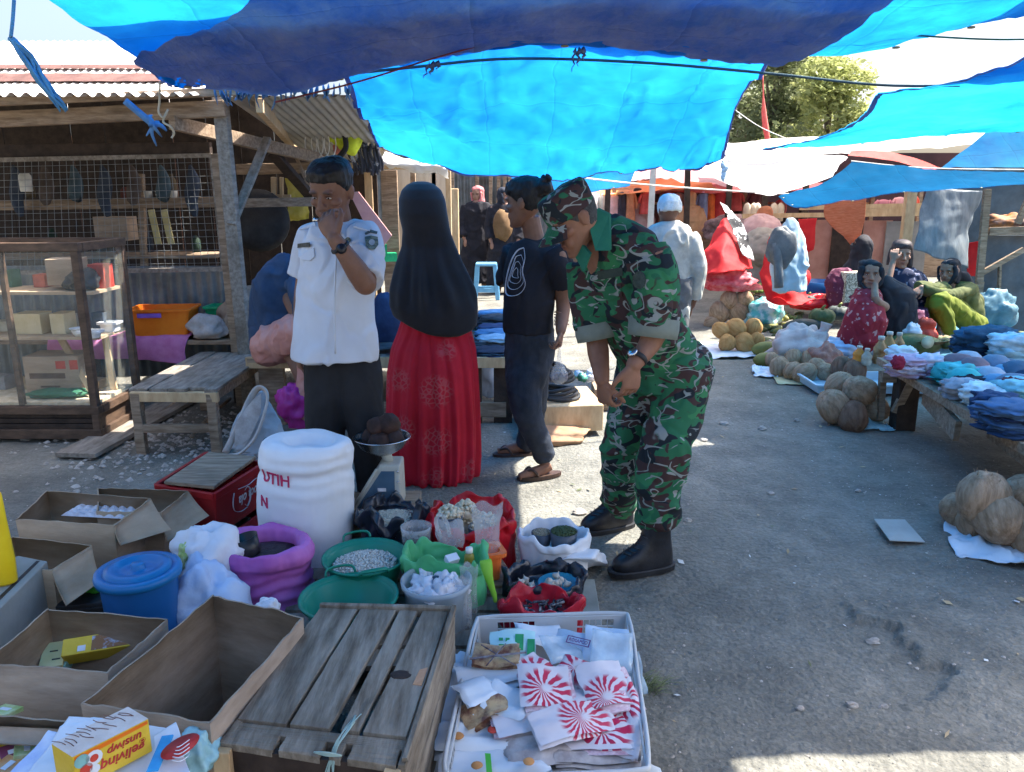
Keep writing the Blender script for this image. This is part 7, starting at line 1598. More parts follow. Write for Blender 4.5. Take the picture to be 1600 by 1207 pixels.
# ---- coconuts
m_husk = mat('coconut_husk', (.21,.135,.08), (.42,.29,.19), rough=.92, scale=7, detail=9, bump=.6, bscale=30, bdist=.006, stretch=(5,5,1))
m_huskd = mat('dark_husk', (.10,.055,.035), (.22,.13,.085), rough=.92, scale=7, detail=9, bump=.6, bscale=30, stretch=(5,5,1))
m_huskl = mat('golden_husk', (.36,.17,.05), (.52,.29,.11), rough=.92, scale=7, detail=9, bump=.5, bscale=30, stretch=(5,5,1))
def nut(lab, c, r, m, grp, seed):
    rr = random.Random(seed); M = (Matrix.Rotation(rr.uniform(-1,1),3,'X')@Matrix.Rotation(rr.uniform(-1,1),3,'Y')@rotz(rr.uniform(0,6)))
    b = MB(); b.blob((0,0,0), (r,r*.96,r*1.1), seed, .06, 2, n=18, fn=lambda P: 1+.045*np.cos(3*np.arctan2(P[:,1],P[:,0])+seed)*(1-P[:,2]**2)+.012*np.sin(14*np.arctan2(P[:,1],P[:,0])+4*nz(P,2,seed)))
    for k in range(14):
        a = rr.uniform(0,6.28); t = rr.uniform(.3,1.2); p = V((sin(t)*cos(a), sin(t)*sin(a), cos(t)*1.1))*r*1.0; b.tube([p, p*1.06+V((rr.uniform(-.3,.3),rr.uniform(-.3,.3),.3))*r*.3], [.0022,.0006], 3)
    root = b.build('coconut', m, at=(0,0,0)); root.location = c; root.rotation_euler = M.to_euler(); ORG[root.name] = V(c); tag(root, lab, 'coconut', grp)
    b = MB(); b.blob((0,0,r*1.08), (r*.22,r*.22,r*.06), seed, .3, 3, n=8); e = b.build('stem_scar', m_huskd, root, at=None) if False else None
g1 = 'coconuts stacked on the path before the clothes table'
base = G(1332,672)
def nutpx(px, py, Y, r, m, grp, lab, seed): nut(lab, D(px, py, Y), r, m, grp, seed)
for k, (px, py, Y, r, l) in enumerate(((1302,635,5.02,.108,'leftmost tan coconut of the small stack on the path'),(1333,652,4.93,.10,'dark bottom front coconut of the small stack on the path'),(1367,640,5.08,.092,'rightmost coconut of the small stack on the path'),(1312,603,5.2,.092,'upper left coconut of the small stack on the path'),(1343,612,5.05,.108,'topmost large coconut of the small stack on the path'))):
    nutpx(px, py, Y, r, (m_huskd if k in (1,) else m_husk), g1, l, 50+k)
for k, (px, py, Y, r, m, l) in enumerate(((1316,574,6.1,.085,m_huskd,'left dark coconut behind the small stack'),(1335,580,6.0,.09,m_huskd,'right dark coconut behind the small stack'))): nutpx(px, py, Y, r, m, 'dark coconuts behind the stack', l, 60+k)
g2 = 'coconuts heaped on a white sheet at the right edge'
for k, (px, py, z, r, l) in enumerate(((1500,797,.085,.085,'leftmost coconut of the heap at the right edge'),(1537,780,.20,.112,'largest top coconut of the heap at the right edge'),(1561,811,.14,.105,'round front coconut of the heap at the right edge'),(1521,818,.07,.07,'small low coconut in the heap at the right edge'),(1598,776,.20,.10,'upper coconut cut by the right frame edge'),(1614,835,.10,.10,'lower coconut cut by the right frame edge'),(1590,803,.10,.09,'half hidden coconut of the heap by the right frame edge'))):
    nut(l, G(px, py, z), r, m_husk, g2, 70+k)
sheet('crumpled white plastic sheet under the coconut heap at the right edge', [[G(1500,868,.012), G(1600,886,.012), G(1700,890,.012)], [G(1474,826,.015), G(1545,850,.03), G(1680,862,.014)], [G(1492,806,.03), G(1560,815,.014), G(1660,815,.014)]], m_wpack, 'plastic_sheet', 'sheet', .02)
sheet('teal plastic scrap beside the small coconut stack', [[G(1345,670,.01), G(1398,673,.01)], [G(1348,652,.06), G(1375,655,.02)]], mat('teal_film', (0,0,0)), 'plastic_scrap', 'plastic', .01)
b = MB(); P = [G(x, y, .03) for x, y in ((1366,811),(1414,812),(1446,841),(1390,846))]; P[2].z = .012; P[3].z = .035; P[0].z = .03
b.hexa([p-V((0,0,.004)) for p in (P[3],P[2],P[1],P[0])]+[P[3],P[2],P[1],P[0]]); tag(b.build('cardboard_piece', mat('grey_board', (.28,.29,.27), (.36,.37,.35), rough=.9, scale=4)), 'flat piece of pale cardboard lying on the path', 'cardboard')
sheet('yellowish mat spread under the middle row of coconuts', [[G(1215,600,.012), G(1310,602,.012)], [G(1196,570,.012), G(1310,570,.012)], [G(1180,552,.012), G(1290,545,.012)]], mat('yellow_mat', (.42,.37,.2), (.52,.46,.28), rough=.8), 'mat', 'mat', .006)
g3 = 'coconuts in a row on the yellowish mat'
for k, (px, py, r) in enumerate(((1206,562,.06),(1218,574,.085),(1240,560,.08),(1239,580,.075),(1257,584,.092),(1266,563,.082),(1290,583,.085),(1276,573,.07))):
    g = G(px, py+14); nutpx(px, py, g.y, r, m_husk, g3, ('brown leftmost','pale left','back left','middle shaded','round front','back middle','greyish rightmost','wedged middle')[k]+' coconut on the yellowish mat', 80+k)
g4 = 'sunlit golden coconuts beyond the path'
for k, (px, py, r, l) in enumerate(((1127,517,.085,'left'),(1150,514,.1,'brightest upper'),(1177,512,.085,'upper right'),(1136,536,.085,'lower left'),(1163,536,.1,'lower middle'),(1182,532,.075,'lower right'))):
    g = G(px, 550); nut(l+' sunlit golden coconut of the pile by the soldier', D(px, py, g.y+.1*(py < 525)), r, m_huskl, g4, 90+k)
g5 = 'dry brown coconuts behind the golden pile'
for k, (px, py, r, l) in enumerate(((1125,488,.12,'left'),(1152,486,.13,'middle'),(1140,470,.11,'top left'),(1162,468,.11,'top right'),(1114,505,.10,'lowest left'),(1170,494,.09,'right'))):
    nut(l+' dry brown coconut stacked behind the golden pile', D(px, py, 9.0), r, m_husk, g5, 100+k)
sheet('white sheet under the golden coconuts', [[G(1095,560,.012), G(1200,558,.012)], [G(1090,535,.012), G(1190,535,.012)]], m_wpack, 'plastic_sheet', 'sheet', .008)
sheet('crumpled pale plastic bag lying alone on the path', [[G(1178,588,.01), G(1215,590,.01)], [G(1170,573,.03), G(1222,574,.04)]], m_wpack, 'plastic_scrap', 'plastic', .02)
# ---- vegetables
m_sq = mat('green_squash', (.05,.075,.03), (.13,.16,.06), rough=.6, scale=6, bump=.2); m_oliv = mat('olive_fruit', (.14,.14,.03), (.24,.22,.07), rough=.55, scale=5, bump=.15); m_dsq = mat('dark_squash', (.025,.035,.035), (.06,.075,.07), rough=.6, scale=6)
def gourd(lab, px, py, L, r, rz, m, grp, seed, nm='squash', z=None, curve=.15, Y=None):
    c = D(px, py, Y) if Y else G(px, py+6, r*.8) ; b = MB(); M = rotz(rz); pts = [c+M@V((L*(t/6-.5), curve*L*((t/6-.5)**2)*2, 0)) for t in range(7)]
    b.tube(catmull(pts, 14), [r*x for x in (.15,.55,.78,.92,1,1.02,1,.96,.9,.82,.72,.6,.42,.12)], 12); return tag(b.build(nm, m), lab, nm, grp)
gourd('long olive gourd lying behind another at the mat corner', 1202,540,.34,.075,.2,m_oliv,None,1, 'gourd'); gourd('short olive gourd at the front corner of the mat', 1200,557,.26,.07,.15,m_oliv,None,2,'gourd')
rr = random.Random(12); vg = [('green cucumber in the vegetable heap','cucumber'),('pale green bitter gourd in the vegetable heap','gourd')]
for k in range(34):
    px = 1182+rr.random()*72; py = 488+rr.random()*46+abs(px-1220)*.08
    gourd('small green cucumber in the heap between coconuts and sacks', px, py, rr.uniform(.14,.22), rr.uniform(.03,.042), rr.uniform(0,3), rr.choice((m_oliv,m_sq,m_sq)), 'cucumbers heaped beside the coconuts', k, 'cucumber', Y=8.1+(534-py)*.028)
for k in range(26):
    px = 1240+rr.random()*75; py = 455+rr.random()*26
    gourd('dark green vegetable heaped before the woman in black', px, py, rr.uniform(.16,.26), rr.uniform(.035,.05), rr.uniform(0,3), rr.choice((m_dsq,m_sq)), 'dark vegetables before the woman in black', k, 'vegetable', Y=10.3-(py-455)*.03)
for k in range(30):
    px = 1452+rr.random()*150; py = 522+rr.random()*28
    gourd('deep green vegetable laid out behind the clothes table', px, py, rr.uniform(.12,.2), rr.uniform(.04,.055), rr.uniform(0,3), rr.choice((m_dsq,m_sq)), 'green vegetables behind the clothes table', k, 'vegetable', Y=7.5-(py-522)*.03)
def pump(lab, px, py, Y, r, m, nm='pumpkin'):
    b = MB(); c = D(px, py, Y); b.blob(c, (r,r*.95,r*.72), 3, .04, 2, n=20, fn=lambda P: 1-.09*np.abs(np.cos(5*np.arctan2(P[:,1],P[:,0]))) - .25*np.exp(-((np.abs(P[:,2])-1)/.12)**2)); root = tag(b.build(nm, m), lab, nm)
    q = MB(); q.tube([c+V((0,0,r*.5)), c+V((.01,0,r*.75)), c+V((.03,0,r*.85))], [.02,.014,.012], 6); q.build('stalk', m_oliv, root)
pump('ribbed green pumpkin near the woman in red', 1284,495,8.0,.135,m_sq); pump('small dark pumpkin behind the ribbed one', 1262,470,9.2,.11,m_dsq); pump('dark squash right of the ribbed pumpkin', 1310,490,8.3,.13,m_dsq); pump('dark round squash by the teal bag', 1175,470,9.6,.10,m_dsq)
gourd('big dark squash behind the pinkish sack', 1262,512,.5,.09,.1,m_dsq,None,5,'squash',Y=7.9); gsq = gourd('large green squash below the wicker tray', 1430,540,.55,.11,.05,m_sq,None,6,'squash',Y=7.0)
b = MB(); c = D(1449,535,6.85); b.lathe([(0,0),(.055,0),(.055,.012),(0,.012)], c, 18, rot=Matrix.Rotation(pi/2,3,'X')); b.build('cut_face', mat('pale_cut', (.45,.4,.25), (.55,.5,.35), rough=.7), gsq)
softbag('teal and white plastic bag among the coconuts', D(1192,490,8.9), (.22,.16,.17), 41, mat('teal_white_film', (.08,.4,.42), (.5,.65,.68), rough=.4, scale=9, bump=.4, bscale=20, ramp=(.45,.6)))
psk = softbag('pinkish white sack tied at the top beside the squash', D(1250,542,7.05), (.26,.2,.20), 44, mat('pinkish_sack', (.42,.34,.33), (.58,.5,.47), rough=.8, scale=5, bump=.4, bscale=60))
b = MB(); c = D(1285,520,7.0); b.tube(catmull([D(1268,535,7.0), c, D(1292,505,7.0)], 8), [.1,.08,.06,.05,.04,.045,.05,.055], 9, flat=.6); b.build('twisted_neck', mat('pinkish_sack', (0,0,0)), psk)
softbag('brown red string bag next to the pinkish sack', D(1288,562,6.7), (.14,.12,.13), 45, mat('net_bag', (.3,.13,.1), (.42,.22,.17), rough=.9, scale=20, bump=.7, bscale=70))
softbag('blue white plastic bag beside the woman in red', D(1318,545,7.0), (.2,.14,.1), 46, mat('bluish_poly', (0,0,0)))
tub('pale blue foam tray with drink bottles in front of the women', 'tray', 'foam_tray', V((2.78,6.0,.02)), .95,.45,.07, .97, mat('pale_blue_foam', (.35,.5,.6), (.42,.57,.66), rough=.6), group=None)
def bottle(lab, px, py, Y, r, h, m, capm):
    c = D(px, py, Y); root = thing('drink_bottle', lab, 'bottle', c, 'drink bottles in the foam tray'); b = MB(); b.lathe([(0,0),(r,.0),(r,h*.25),(r*.9,h*.35),(r,h*.45),(r,h*.6),(r*.42,h*.85),(r*.42,h)], c, 14); b.build('body', m, root)
    b = MB(); b.lathe([(r*.5,h*.93),(r*.5,h*1.06),(0,h*1.06)], c, 10); b.build('cap', capm, root)
m_or = mat('orange_drink', (.6,.2,.03), (.7,.3,.06), rough=.2, bump=0); m_br = mat('brown_drink', (.22,.09,.03), (.45,.3,.15), rough=.2, scale=14, bump=0)
bottle('short bottle of orange drink in the foam tray', 1341,566,6.0,.045,.12,m_or,jar_m); bottle('short pale bottle right of the orange one', 1353,570,5.95,.04,.12,mat('pale_drink', (.4,.38,.3), rough=.25),jar_m); bottle('tall brown bottle in the middle of the foam tray', 1373,568,5.95,.05,.2,m_br,jar_m); bottle('tall amber bottle right of the brown one', 1386,560,6.1,.05,.2,mat('amber_drink', (.35,.22,.08), rough=.25),jar_m); bottle('partly hidden bottle beside the clothes table', 1402,556,6.3,.045,.18,m_br,jar_m)
c = D(1425,538,7.2); tray = bowl('wicker_tray', 'round wicker tray with a red cloth before the women', 'tray', c, .32, .08, mat('wicker', (.28,.2,.11), (.42,.32,.2), rough=.9, scale=40, bump=.6))
softbag('red cloth in the wicker tray', D(1442,516,7.2), (.13,.1,.12), 51, m_redp); softbag('white bag in the wicker tray', D(1424,520,7.1), (.1,.08,.1), 52, m_poly)
b = MB(); b.lathe([(0,0),(.07,0),(.07,.10),(.05,.13),(.05,.16),(0,.16)], D(1403,490,7.2), 16); tag(b.build('orange_jar', m_orange), 'orange plastic jar beside the woman in red', 'jar')
b = MB(); c = D(1330,448,9.0); b.box(c, (.28,.2,.34), .2); tag(b.build('checked_basket', mat('checked', (.2,.18,.14), (.55,.5,.42), rough=.8, scale=55, ramp=(.48,.52)), bev=.01), 'beige checked basket behind the woman in red', 'basket')
b = MB(); c = D(1280,452,9.8); b.lathe([(0,-.18),(.2,-.18),(.26,.1),(.27,.1),(.2,-.15)], c, 24); tag(b.build('blue_tub', m_blue), 'blue plastic tub before the woman in black', 'tub')
softbag('red plastic bags among the vegetables', D(1278,474,9.2), (.28,.16,.1), 55, m_rfilm); softbag('orange bag by the checked basket', D(1312,462,9.1), (.16,.1,.07), 56, m_orange)
softbag('dark bundle of teal bags behind the woman in green', D(1552,488,8.0), (.22,.15,.2), 57, mat('teal_dark', (.05,.12,.16), (.1,.2,.25), rough=.5)); 
pbox('blue cardboard box at the right behind the woman in green', [D(1545,478,8.3),D(1592,480,8.3),D(1592,470,8.6),D(1545,468,8.6)], .34, mat('blue_card', (.08,.2,.3), rough=.8), 'blue_box', 'box')
sheet('blue tarp spread on the ground under the seated women', [[G(1330,560,.015), G(1640,560,.015)], [G(1330,505,.015), G(1640,500,.015)]], mat('ground_tarp', (.03,.12,.2), (.05,.18,.26), rough=.6), 'ground_sheet', 'sheet', .01)
for k, (px, py) in enumerate(((1195,456),)):
    t = thing('vegetable_crate', 'slatted crate of green beans behind the coconuts', 'crate', G(1195,470)); 
    for j in range(3): b = MB(); b.plank(D(1172,462+j*5,9.9), D(1212,470+j*5,9.6), .03, .05); b.build('slat', m_wooddark, t)
    b = MB(); [b.tube([D(1170+j*4,455+R(2),10), D(1182+j*3,447+R(3),10.2)], .02, 5) for j in range(10)]; b.build('beans', mat('bean_green', (.15,.25,.05), (.28,.36,.1), rough=.7), t)

# ================================================================== SEATED WOMEN
def floral(nm, c, c2, sc=16, lo=.62):
    return mat(nm, c, c2, rough=.85, scale=sc, detail=1, ramp=(lo, lo+.04), bump=.15)
def woman(lab, loc, head, F, U, parts, skin=SKL, limbs=(), hands=(), vox=.011, hair=None, k=1.0, feet=()):
    r = thing('person', lab, 'person', loc); h = Head(head, F, U, k); b = MB(); h.skull(b); tm = h.p(0,-.03,-.3); hp = V((tm.x, tm.y, .12)); b.tube([h.p(0,-.02,-.06), h.p(0,-.03,-.17), tm, hp], [.05,.05,.08,.09], 10)
    for pts, rad in limbs: b.tube([V((tm.x, tm.y, max(.15, min(tm.z, pts[0].z)))), pts[0]], .035, 8)
    for pts, rad in limbs: limb(b, pts, rad, dense=10, n=10)
    for w, d, nr, th in hands: hand(b, w, d, nr, th, (.4,.45,.5,.55), .95)
    for p, d in feet: b.tube([p, p+V(d)*.08, p+V(d)*.17], [.035,.038,.025], 8, flat=.7)
    me = remesh(b, .007, 2); finish('body', me, m_skin, r, colfn=lambda P: h.colour(P, skin)); h.eyes(r, .45)
    for nm, rows, m, dr, dis in parts:
        b = MB(); 
        if callable(rows): rows(b, h)
        else: sil(rows, dr, 26, b=b)
        me = remesh(b, vox, 3); finish(nm, me, m, r, disp=dis)
    return r, h
cd = cloth_disp(.022, 5, 61, (1,1,.8))
def hijab(drape, grow=.018, face=.055):
    def f(b, h):
        k = h.k; rings = []
        for u, w, fr, g in ((-.13,.075,.03,-.09),(-.10,.074,.055,-.10),(-.05,.083,.062,-.105),(.0,.090,.06,-.112),(.05,.092,.066,-.115),(.085,.085,.085,-.105),(.108,.066,.066,-.085),(.124,.035,.03,-.05),(.128,.01,0,-.02)):
            rings.append(oval(h.p(0,-.012,u), h.S, h.F, w*k, fr*k*(1 if u > .06 else .55), g*k, 20))
        b.loft(rings); 
        b.tube(catmull([h.p(-.07,.05,.06), h.p(-.082,.045,0), h.p(-.062,.062,-.085), h.p(0,.078,-.125), h.p(.062,.062,-.085), h.p(.082,.045,0), h.p(.07,.05,.06)], 18), .018*k, 8)
        sil(drape, .7, 24, b=b)
    return f
m_hj = mat('dark_hijab', (.015,.016,.022), (.03,.03,.04), rough=.85, scale=5, bump=.2)
m_redf = floral('red_floral', (.26,.02,.035), (.45,.25,.25), 22); m_navf = floral('navy_floral', (.015,.02,.05), (.22,.2,.26), 20, .6); m_maro = floral('maroon_floral', (.10,.02,.05), (.25,.12,.16), 22)
Yw = 7.1
woman('woman in black headscarf and red flowered dress sitting with her hand at her cheek', G(1365,556), D(1359,428,Yw), (-.25,-.96,-.1), (0,-.1,1),
    [('hijab', hijab([(432,1345,1392,Yw+.05),(455,1358,1430,Yw+.06),(490,1362,1432,Yw+.08),(520,1366,1428,Yw+.1),(548,1375,1415,Yw+.1)]), m_hj, .7, cd),
     ('dress', [(452,1340,1372,Yw-.05),(470,1328,1380,Yw-.1),(500,1320,1384,Yw-.12),(530,1312,1378,Yw-.1),(545,1316,1360,Yw-.1)], m_redf, .9, cd)],
    limbs=[([D(1382,480,Yw-.1), D(1368,468,Yw-.2), D(1367,444,Yw-.08)], [.045,.038,.028]), ([D(1352,510,Yw-.15), D(1349,548,Yw-.15)], [.05,.035])], hands=[(D(1367,444,Yw-.09), (-.05,.1,1), (.2,1,0), (1,0,0))], feet=[(D(1348,549,Yw-.15), (-.2,-.9,-.1))], k=1.05)
Yw = 7.7
def hairB(b, h):
    h.cap_hair(b, .016, .06, -.09); b.tube(catmull([h.p(-.075,-.02,.05), h.p(-.088,-.01,-.03), h.p(-.09,.0,-.10)], 8), .03, 8); b.tube(catmull([h.p(.075,-.02,.05), h.p(.09,-.01,-.03), h.p(.092,.0,-.12)], 8), .03, 8)
woman('middle seated woman with shoulder length hair in a navy flowered dress', G(1415,548), D(1408,398,Yw), (-.12,-.98,-.1), (0,-.1,1),
    [('hair', hairB, mat('brownish_hair', (.03,.018,.018), (.07,.05,.05), rough=.6, scale=30, bump=.4), .7, None),
     ('dress', [(418,1396,1424,Yw),(426,1384,1440,Yw),(445,1380,1452,Yw),(475,1382,1456,Yw-.05),(500,1384,1452,Yw-.15),(520,1386,1450,Yw-.2)], m_navf, .7, cd),
     ('skirt', [(480,1392,1448,Yw-.25),(500,1378,1446,Yw-.35),(525,1376,1440,Yw-.4),(540,1380,1432,Yw-.4)], m_maro, .9, cd)],
    limbs=[([D(1384,440,Yw-.05), D(1384,452,Yw-.2), D(1396,406,Yw-.12)], [.045,.038,.028])], hands=[(D(1395,408,Yw-.13), (.1,.1,1), (.5,.8,0), (1,-.3,0))], k=1.05)
Yw = 7.75
m_olv = mat('olive_top', (.07,.08,.025), (.12,.125,.045), rough=.85, scale=7, bump=.2); m_lime = mat('lime_trousers', (.10,.12,.008), (.16,.18,.015), rough=.8, scale=6, bump=.2)
woman('woman in black headscarf, olive top and lime green trousers hugging her knees', G(1490,545), D(1483,424,Yw), (-.75,-.62,-.18), (-.1,-.05,1),
    [('hijab', hijab([(425,1478,1512,Yw+.05),(445,1488,1524,Yw+.12),(470,1502,1536,Yw+.2),(490,1516,1540,Yw+.22)]), m_hj, .7, cd),
     ('top', lambda b, h: (sil([(436,1488,1512,Yw+.1),(445,1474,1526,Yw+.1),(470,1470,1534,Yw+.12),(500,1474,1534,Yw+.12)], .8, 24, b=b), b.tube(catmull([D(1478,452,Yw-.1), D(1452,450,Yw-.25), D(1434,448,Yw-.3)], 8), .055, 10), b.tube(catmull([D(1518,452,Yw-.1), D(1480,462,Yw-.35), D(1440,452,Yw-.36)], 10), .058, 10)), m_olv, .8, cd),
     ('trousers', lambda b, h: (b.tube(catmull([D(1520,508,Yw), D(1470,462,Yw-.25), D(1452,500,Yw-.3), D(1436,520,Yw-.3)], 14), [.11,.10,.095,.09,.085,.08,.08,.075,.075,.075,.07,.07,.065,.06], 12), b.tube(catmull([D(1525,512,Yw-.1), D(1468,468,Yw-.4), D(1478,505,Yw-.42), D(1486,520,Yw-.42)], 14), [.12,.11,.10,.095,.09,.085,.085,.08,.08,.075,.075,.07,.07,.06], 12)), m_lime, .8, cd)],
    limbs=[([D(1472,505,Yw-.4), D(1468,522,Yw-.4)], [.045,.035]), ([D(1478,455,Yw-.05), D(1455,458,Yw-.28), D(1440,450,Yw-.36)], [.04,.035,.028]), ([D(1452,495,Yw-.3), D(1440,522,Yw-.34)], [.045,.035])], hands=[(D(1440,450,Yw-.36), (-.8,-.2,-.6), (0,.5,-.8), (0,-1,0))], feet=[(D(1468,524,Yw-.42), (-.4,-.9,-.1)), (D(1440,524,Yw-.35), (-.5,-.8,-.1))], k=1.0)
Yw = 9.3
woman('woman in long black headscarf sitting with her back turned', G(1330,500), D(1346,388,Yw), (-.3,.95,0), (0,0,1),
    [('hijab', hijab([(385,1332,1362,Yw-.02),(405,1328,1362,Yw),(425,1312,1372,Yw),(445,1302,1378,Yw),(470,1300,1378,Yw)]), m_hj, .7, cd),
     ('dress', [(420,1300,1330,Yw-.2),(440,1290,1340,Yw-.25),(470,1292,1345,Yw-.25),(490,1296,1345,Yw-.2)], m_maro, .8, cd)], k=1.1)

# ================================================================== OLD MAN AND PEOPLE FARTHER OFF
Yo = 6.2
om = thing('person', 'man in white knitted cap and pale jacket walking away', 'person', (D(1045,400,Yo).x, Yo, 0))
h = Head(D(1045,330,Yo), (-.15,.97,-.15), (0,.1,1), .98); b = MB(); h.skull(b); b.tube([D(1046,378,Yo),D(1046,350,Yo)], [.06,.055], 12)
XO = D(1045,400,Yo).x
for sx in (-.09,.09): limb(b, [V((XO+sx,Yo,.8)), V((XO+sx,Yo+.03,.45)), V((XO+sx,Yo,.08))], [.09,.06,.045]); b.tube([V((XO+sx,Yo-.05,.03)), V((XO+sx,Yo+.16,.03))], [.04,.03], 8)
for pts in ([D(1012,375,Yo),D(1004,430,Yo),D(1012,480,Yo+.15)], [D(1078,378,Yo),D(1090,430,Yo),D(1080,478,Yo+.1)]): limb(b, pts, [.05,.045,.03])
hand(b, D(1080,478,Yo+.1), (-.1,.2,-1), (-1,0,0), (0,1,0), (.6,.6,.6,.6), .95); hand(b, D(1012,480,Yo+.15), (.1,.2,-1), (1,0,0), (0,1,0), (.6,.6,.6,.6), .95)
me = remesh(b, .008, 2); finish('body', me, m_skin, om, colfn=lambda P: h.colour(P, SK))
b = MB(); rr_ = [oval(h.p(0,-.005,u), h.S, h.F, w, f, g, 22) for u, w, f, g in ((-.012,.085,.092,-.108),(.02,.089,.095,-.112),(.06,.088,.092,-.11),(.1,.074,.072,-.088),(.125,.045,.04,-.055),(.135,.01,0,-.02))]; b.loft(rr_)
me = remesh(b, .007, 3); finish('knitted_cap', me, mat('cream_knit', (.5,.52,.48), (.7,.71,.66), rough=.95, scale=30, bump=.7, bscale=120), om, disp=lambda P: .006*nz(P*np.array((1,1,.4)),40,3))
m_jack = mat('washed_jacket', (.34,.34,.31), (.56,.53,.45), rough=.9, scale=9, bump=.3, bscale=120)
b = MB(); sil([(345,1032,1060,Yo),(352,1016,1074,Yo),(365,1006,1083,Yo),(395,1006,1082,Yo),(440,1008,1080,Yo),(480,1010,1080,Yo),(500,1012,1078,Yo)], .6, 28, b=b)
for pts in ([D(1016,366,Yo),D(1003,410,Yo),D(1008,468,Yo+.12)], [D(1074,368,Yo),D(1089,415,Yo),D(1083,466,Yo+.08)]): b.tube(catmull(pts, 9), .075, 14)
me = remesh(b, .010, 3); finish('jacket', me, m_jack, om, disp=cloth_disp(.022, 5, 71, (1,1,.6)))
b = MB(); [b.tube(catmull([V((XO+sx*.9,Yo,.86)), V((XO+sx,Yo+.02,.45)), V((XO+sx,Yo,.06))], 9), [.12,.12,.11,.1,.1,.095,.09,.09,.085], 14) for sx in (-.09,.09)]; me = remesh(b, .012, 3); finish('trousers', me, mat('grey_trousers', (.12,.12,.12), rough=.9), om, disp=cd)
def walker(lab, px, y0, y1, Y, w, robe, scarf, F, skin=SKL, extra=None, face=True):
    """standing figure from crown row y0 to hem row y1"""
    top, bot = D(px, y0, Y), D(px, y1, Y); H = top.z; s = H/1.6; r = thing('person', lab, 'person', (top.x, Y, max(0, bot.z)))
    h = Head(V((top.x, Y, H-.13*s)), F, (0,0,1), s*.98); b = MB(); h.skull(b); b.tube([h.p(0,-.02,-.06), h.p(0,-.02,-.2)], [.05*s,.06*s], 10); x, y = top.x, Y
    b.tube([V((x,y,1.36*s)), V((x,y,.45*s))], .1, 10); b.tube([V((x-.2*s,y,1.27*s)), V((x+.2*s,y,1.27*s))], .05, 8)
    for sx in (-1, 1): limb(b, [V((x+sx*.2*s,y,1.27*s)), V((x+sx*.25*s,y-.02,1.0*s)), V((x+sx*.2*s,y-.1,.80*s))], [.045*s,.04*s,.028*s]); b.blob(V((x+sx*.19*s,y-.12,.74*s)), (.03*s,.03*s,.06*s), 2, .2); b.tube([V((x+sx*.07,y,.55*s)), V((x+sx*.09,y,.08)), V((x+sx*.09,y-.14,.03))], [.06,.045,.03], 8)
    me = remesh(b, .012, 2); finish('body', me, m_skin, r, colfn=lambda P: h.colour(P, skin))
    def cs(z): return [V((x+w*wx*cos(t), y+w*wx*.62*sin(t), z*s)) for t in [i*pi/12 for i in range(24)] for wx in (1,)]
    pass
    b = MB(); b.loft([[V((x+q*cos(t)*s, y+q*.65*sin(t)*s, z*s)) for t in [i*pi/12 for i in range(24)]] for z, q in ((1.38,.08),(1.34,.17),(1.24,.22),(1.0,.2),(.7,w),(.3,w*1.1),(.12,w*1.15))])
    for sx in (-1, 1): b.tube(catmull([V((x+sx*.18*s,y,1.3*s)), V((x+sx*.25*s,y-.02,1.02*s)), V((x+sx*.22*s,y-.1,.84*s))], 8), .07*s, 10)
    me = remesh(b, .014, 3); finish('robe', me, robe, r, disp=cd)
    b = MB()
    if scarf is not None:
        for_rows = hijab([]) if False else None; rings = []
        for u, ww, fr, g in ((-.42,.2,.14,-.16),(-.3,.19,.13,-.15),(-.2,.14,.10,-.12),(-.13,.085,.06,-.1),(-.05,.086,.045,-.105),(.05,.092,.06,-.115),(.085,.085,.085,-.105),(.108,.066,.066,-.085),(.128,.02,.01,-.03)): rings.append(oval(h.p(0,-.01,u), h.S, h.F, ww*s, fr*s, g*s, 20))
        b.loft(rings); b.tube(catmull([h.p(-.082,.04,.04), h.p(-.07,.06,-.08), h.p(0,.078,-.125), h.p(.07,.06,-.08), h.p(.082,.04,.04)], 14), .02*s, 8); me = remesh(b, .011, 3); finish('headscarf', me, scarf, r, disp=cloth_disp(.015, 6, 3))
    else: h.cap_hair(b, .014, .06, -.06); me = remesh(b, .011, 2); finish('hair', me, m_hair, r)
    if extra: extra(r, h, x, y, s)
    return r
m_rosy = mat('rosy_scarf', (.5,.15,.16), (.6,.22,.22), rough=.85, scale=5); m_blk = mat('black_cloth', (.012,.012,.018), (.022,.022,.03), rough=.9)
w_cor = walker('woman in coral headscarf and black robe in the background', 746,290,432,12.4,.26,m_blk,m_rosy,(-.4,-.9,-.2))
def tanbag(r, h, x, y, s): b = MB(); b.blob((x-.02,y-.14,1.02), (.15,.12,.22), 4, .15, n=12); b.build('tan_shawl', mat('tan_cloth', (.12,.07,.03), (.17,.10,.05), rough=.85), r)
walker('woman in dark headscarf carrying a tan bundle in the background', 788,293,438,12.0,.26,m_blk,mat('blue_black_scarf', (.015,.02,.035), rough=.85),(.6,-.7,-.1),extra=tanbag)
w_man = walker('man in pale pink shirt standing by the distant clothes stalls', 997,294,400,14.5,.2,mat('pale_pink', (.5,.36,.38), (.6,.46,.47), rough=.85),None,(.6,.6,-.2),SK)
w_tan = walker('woman in tan robe and headscarf among the distant stalls', 1080,300,410,14.0,.24,mat('tan_robe', (.42,.26,.15), (.52,.34,.21), rough=.85),mat('tan_robe', (0,0,0)),(0,1,0))
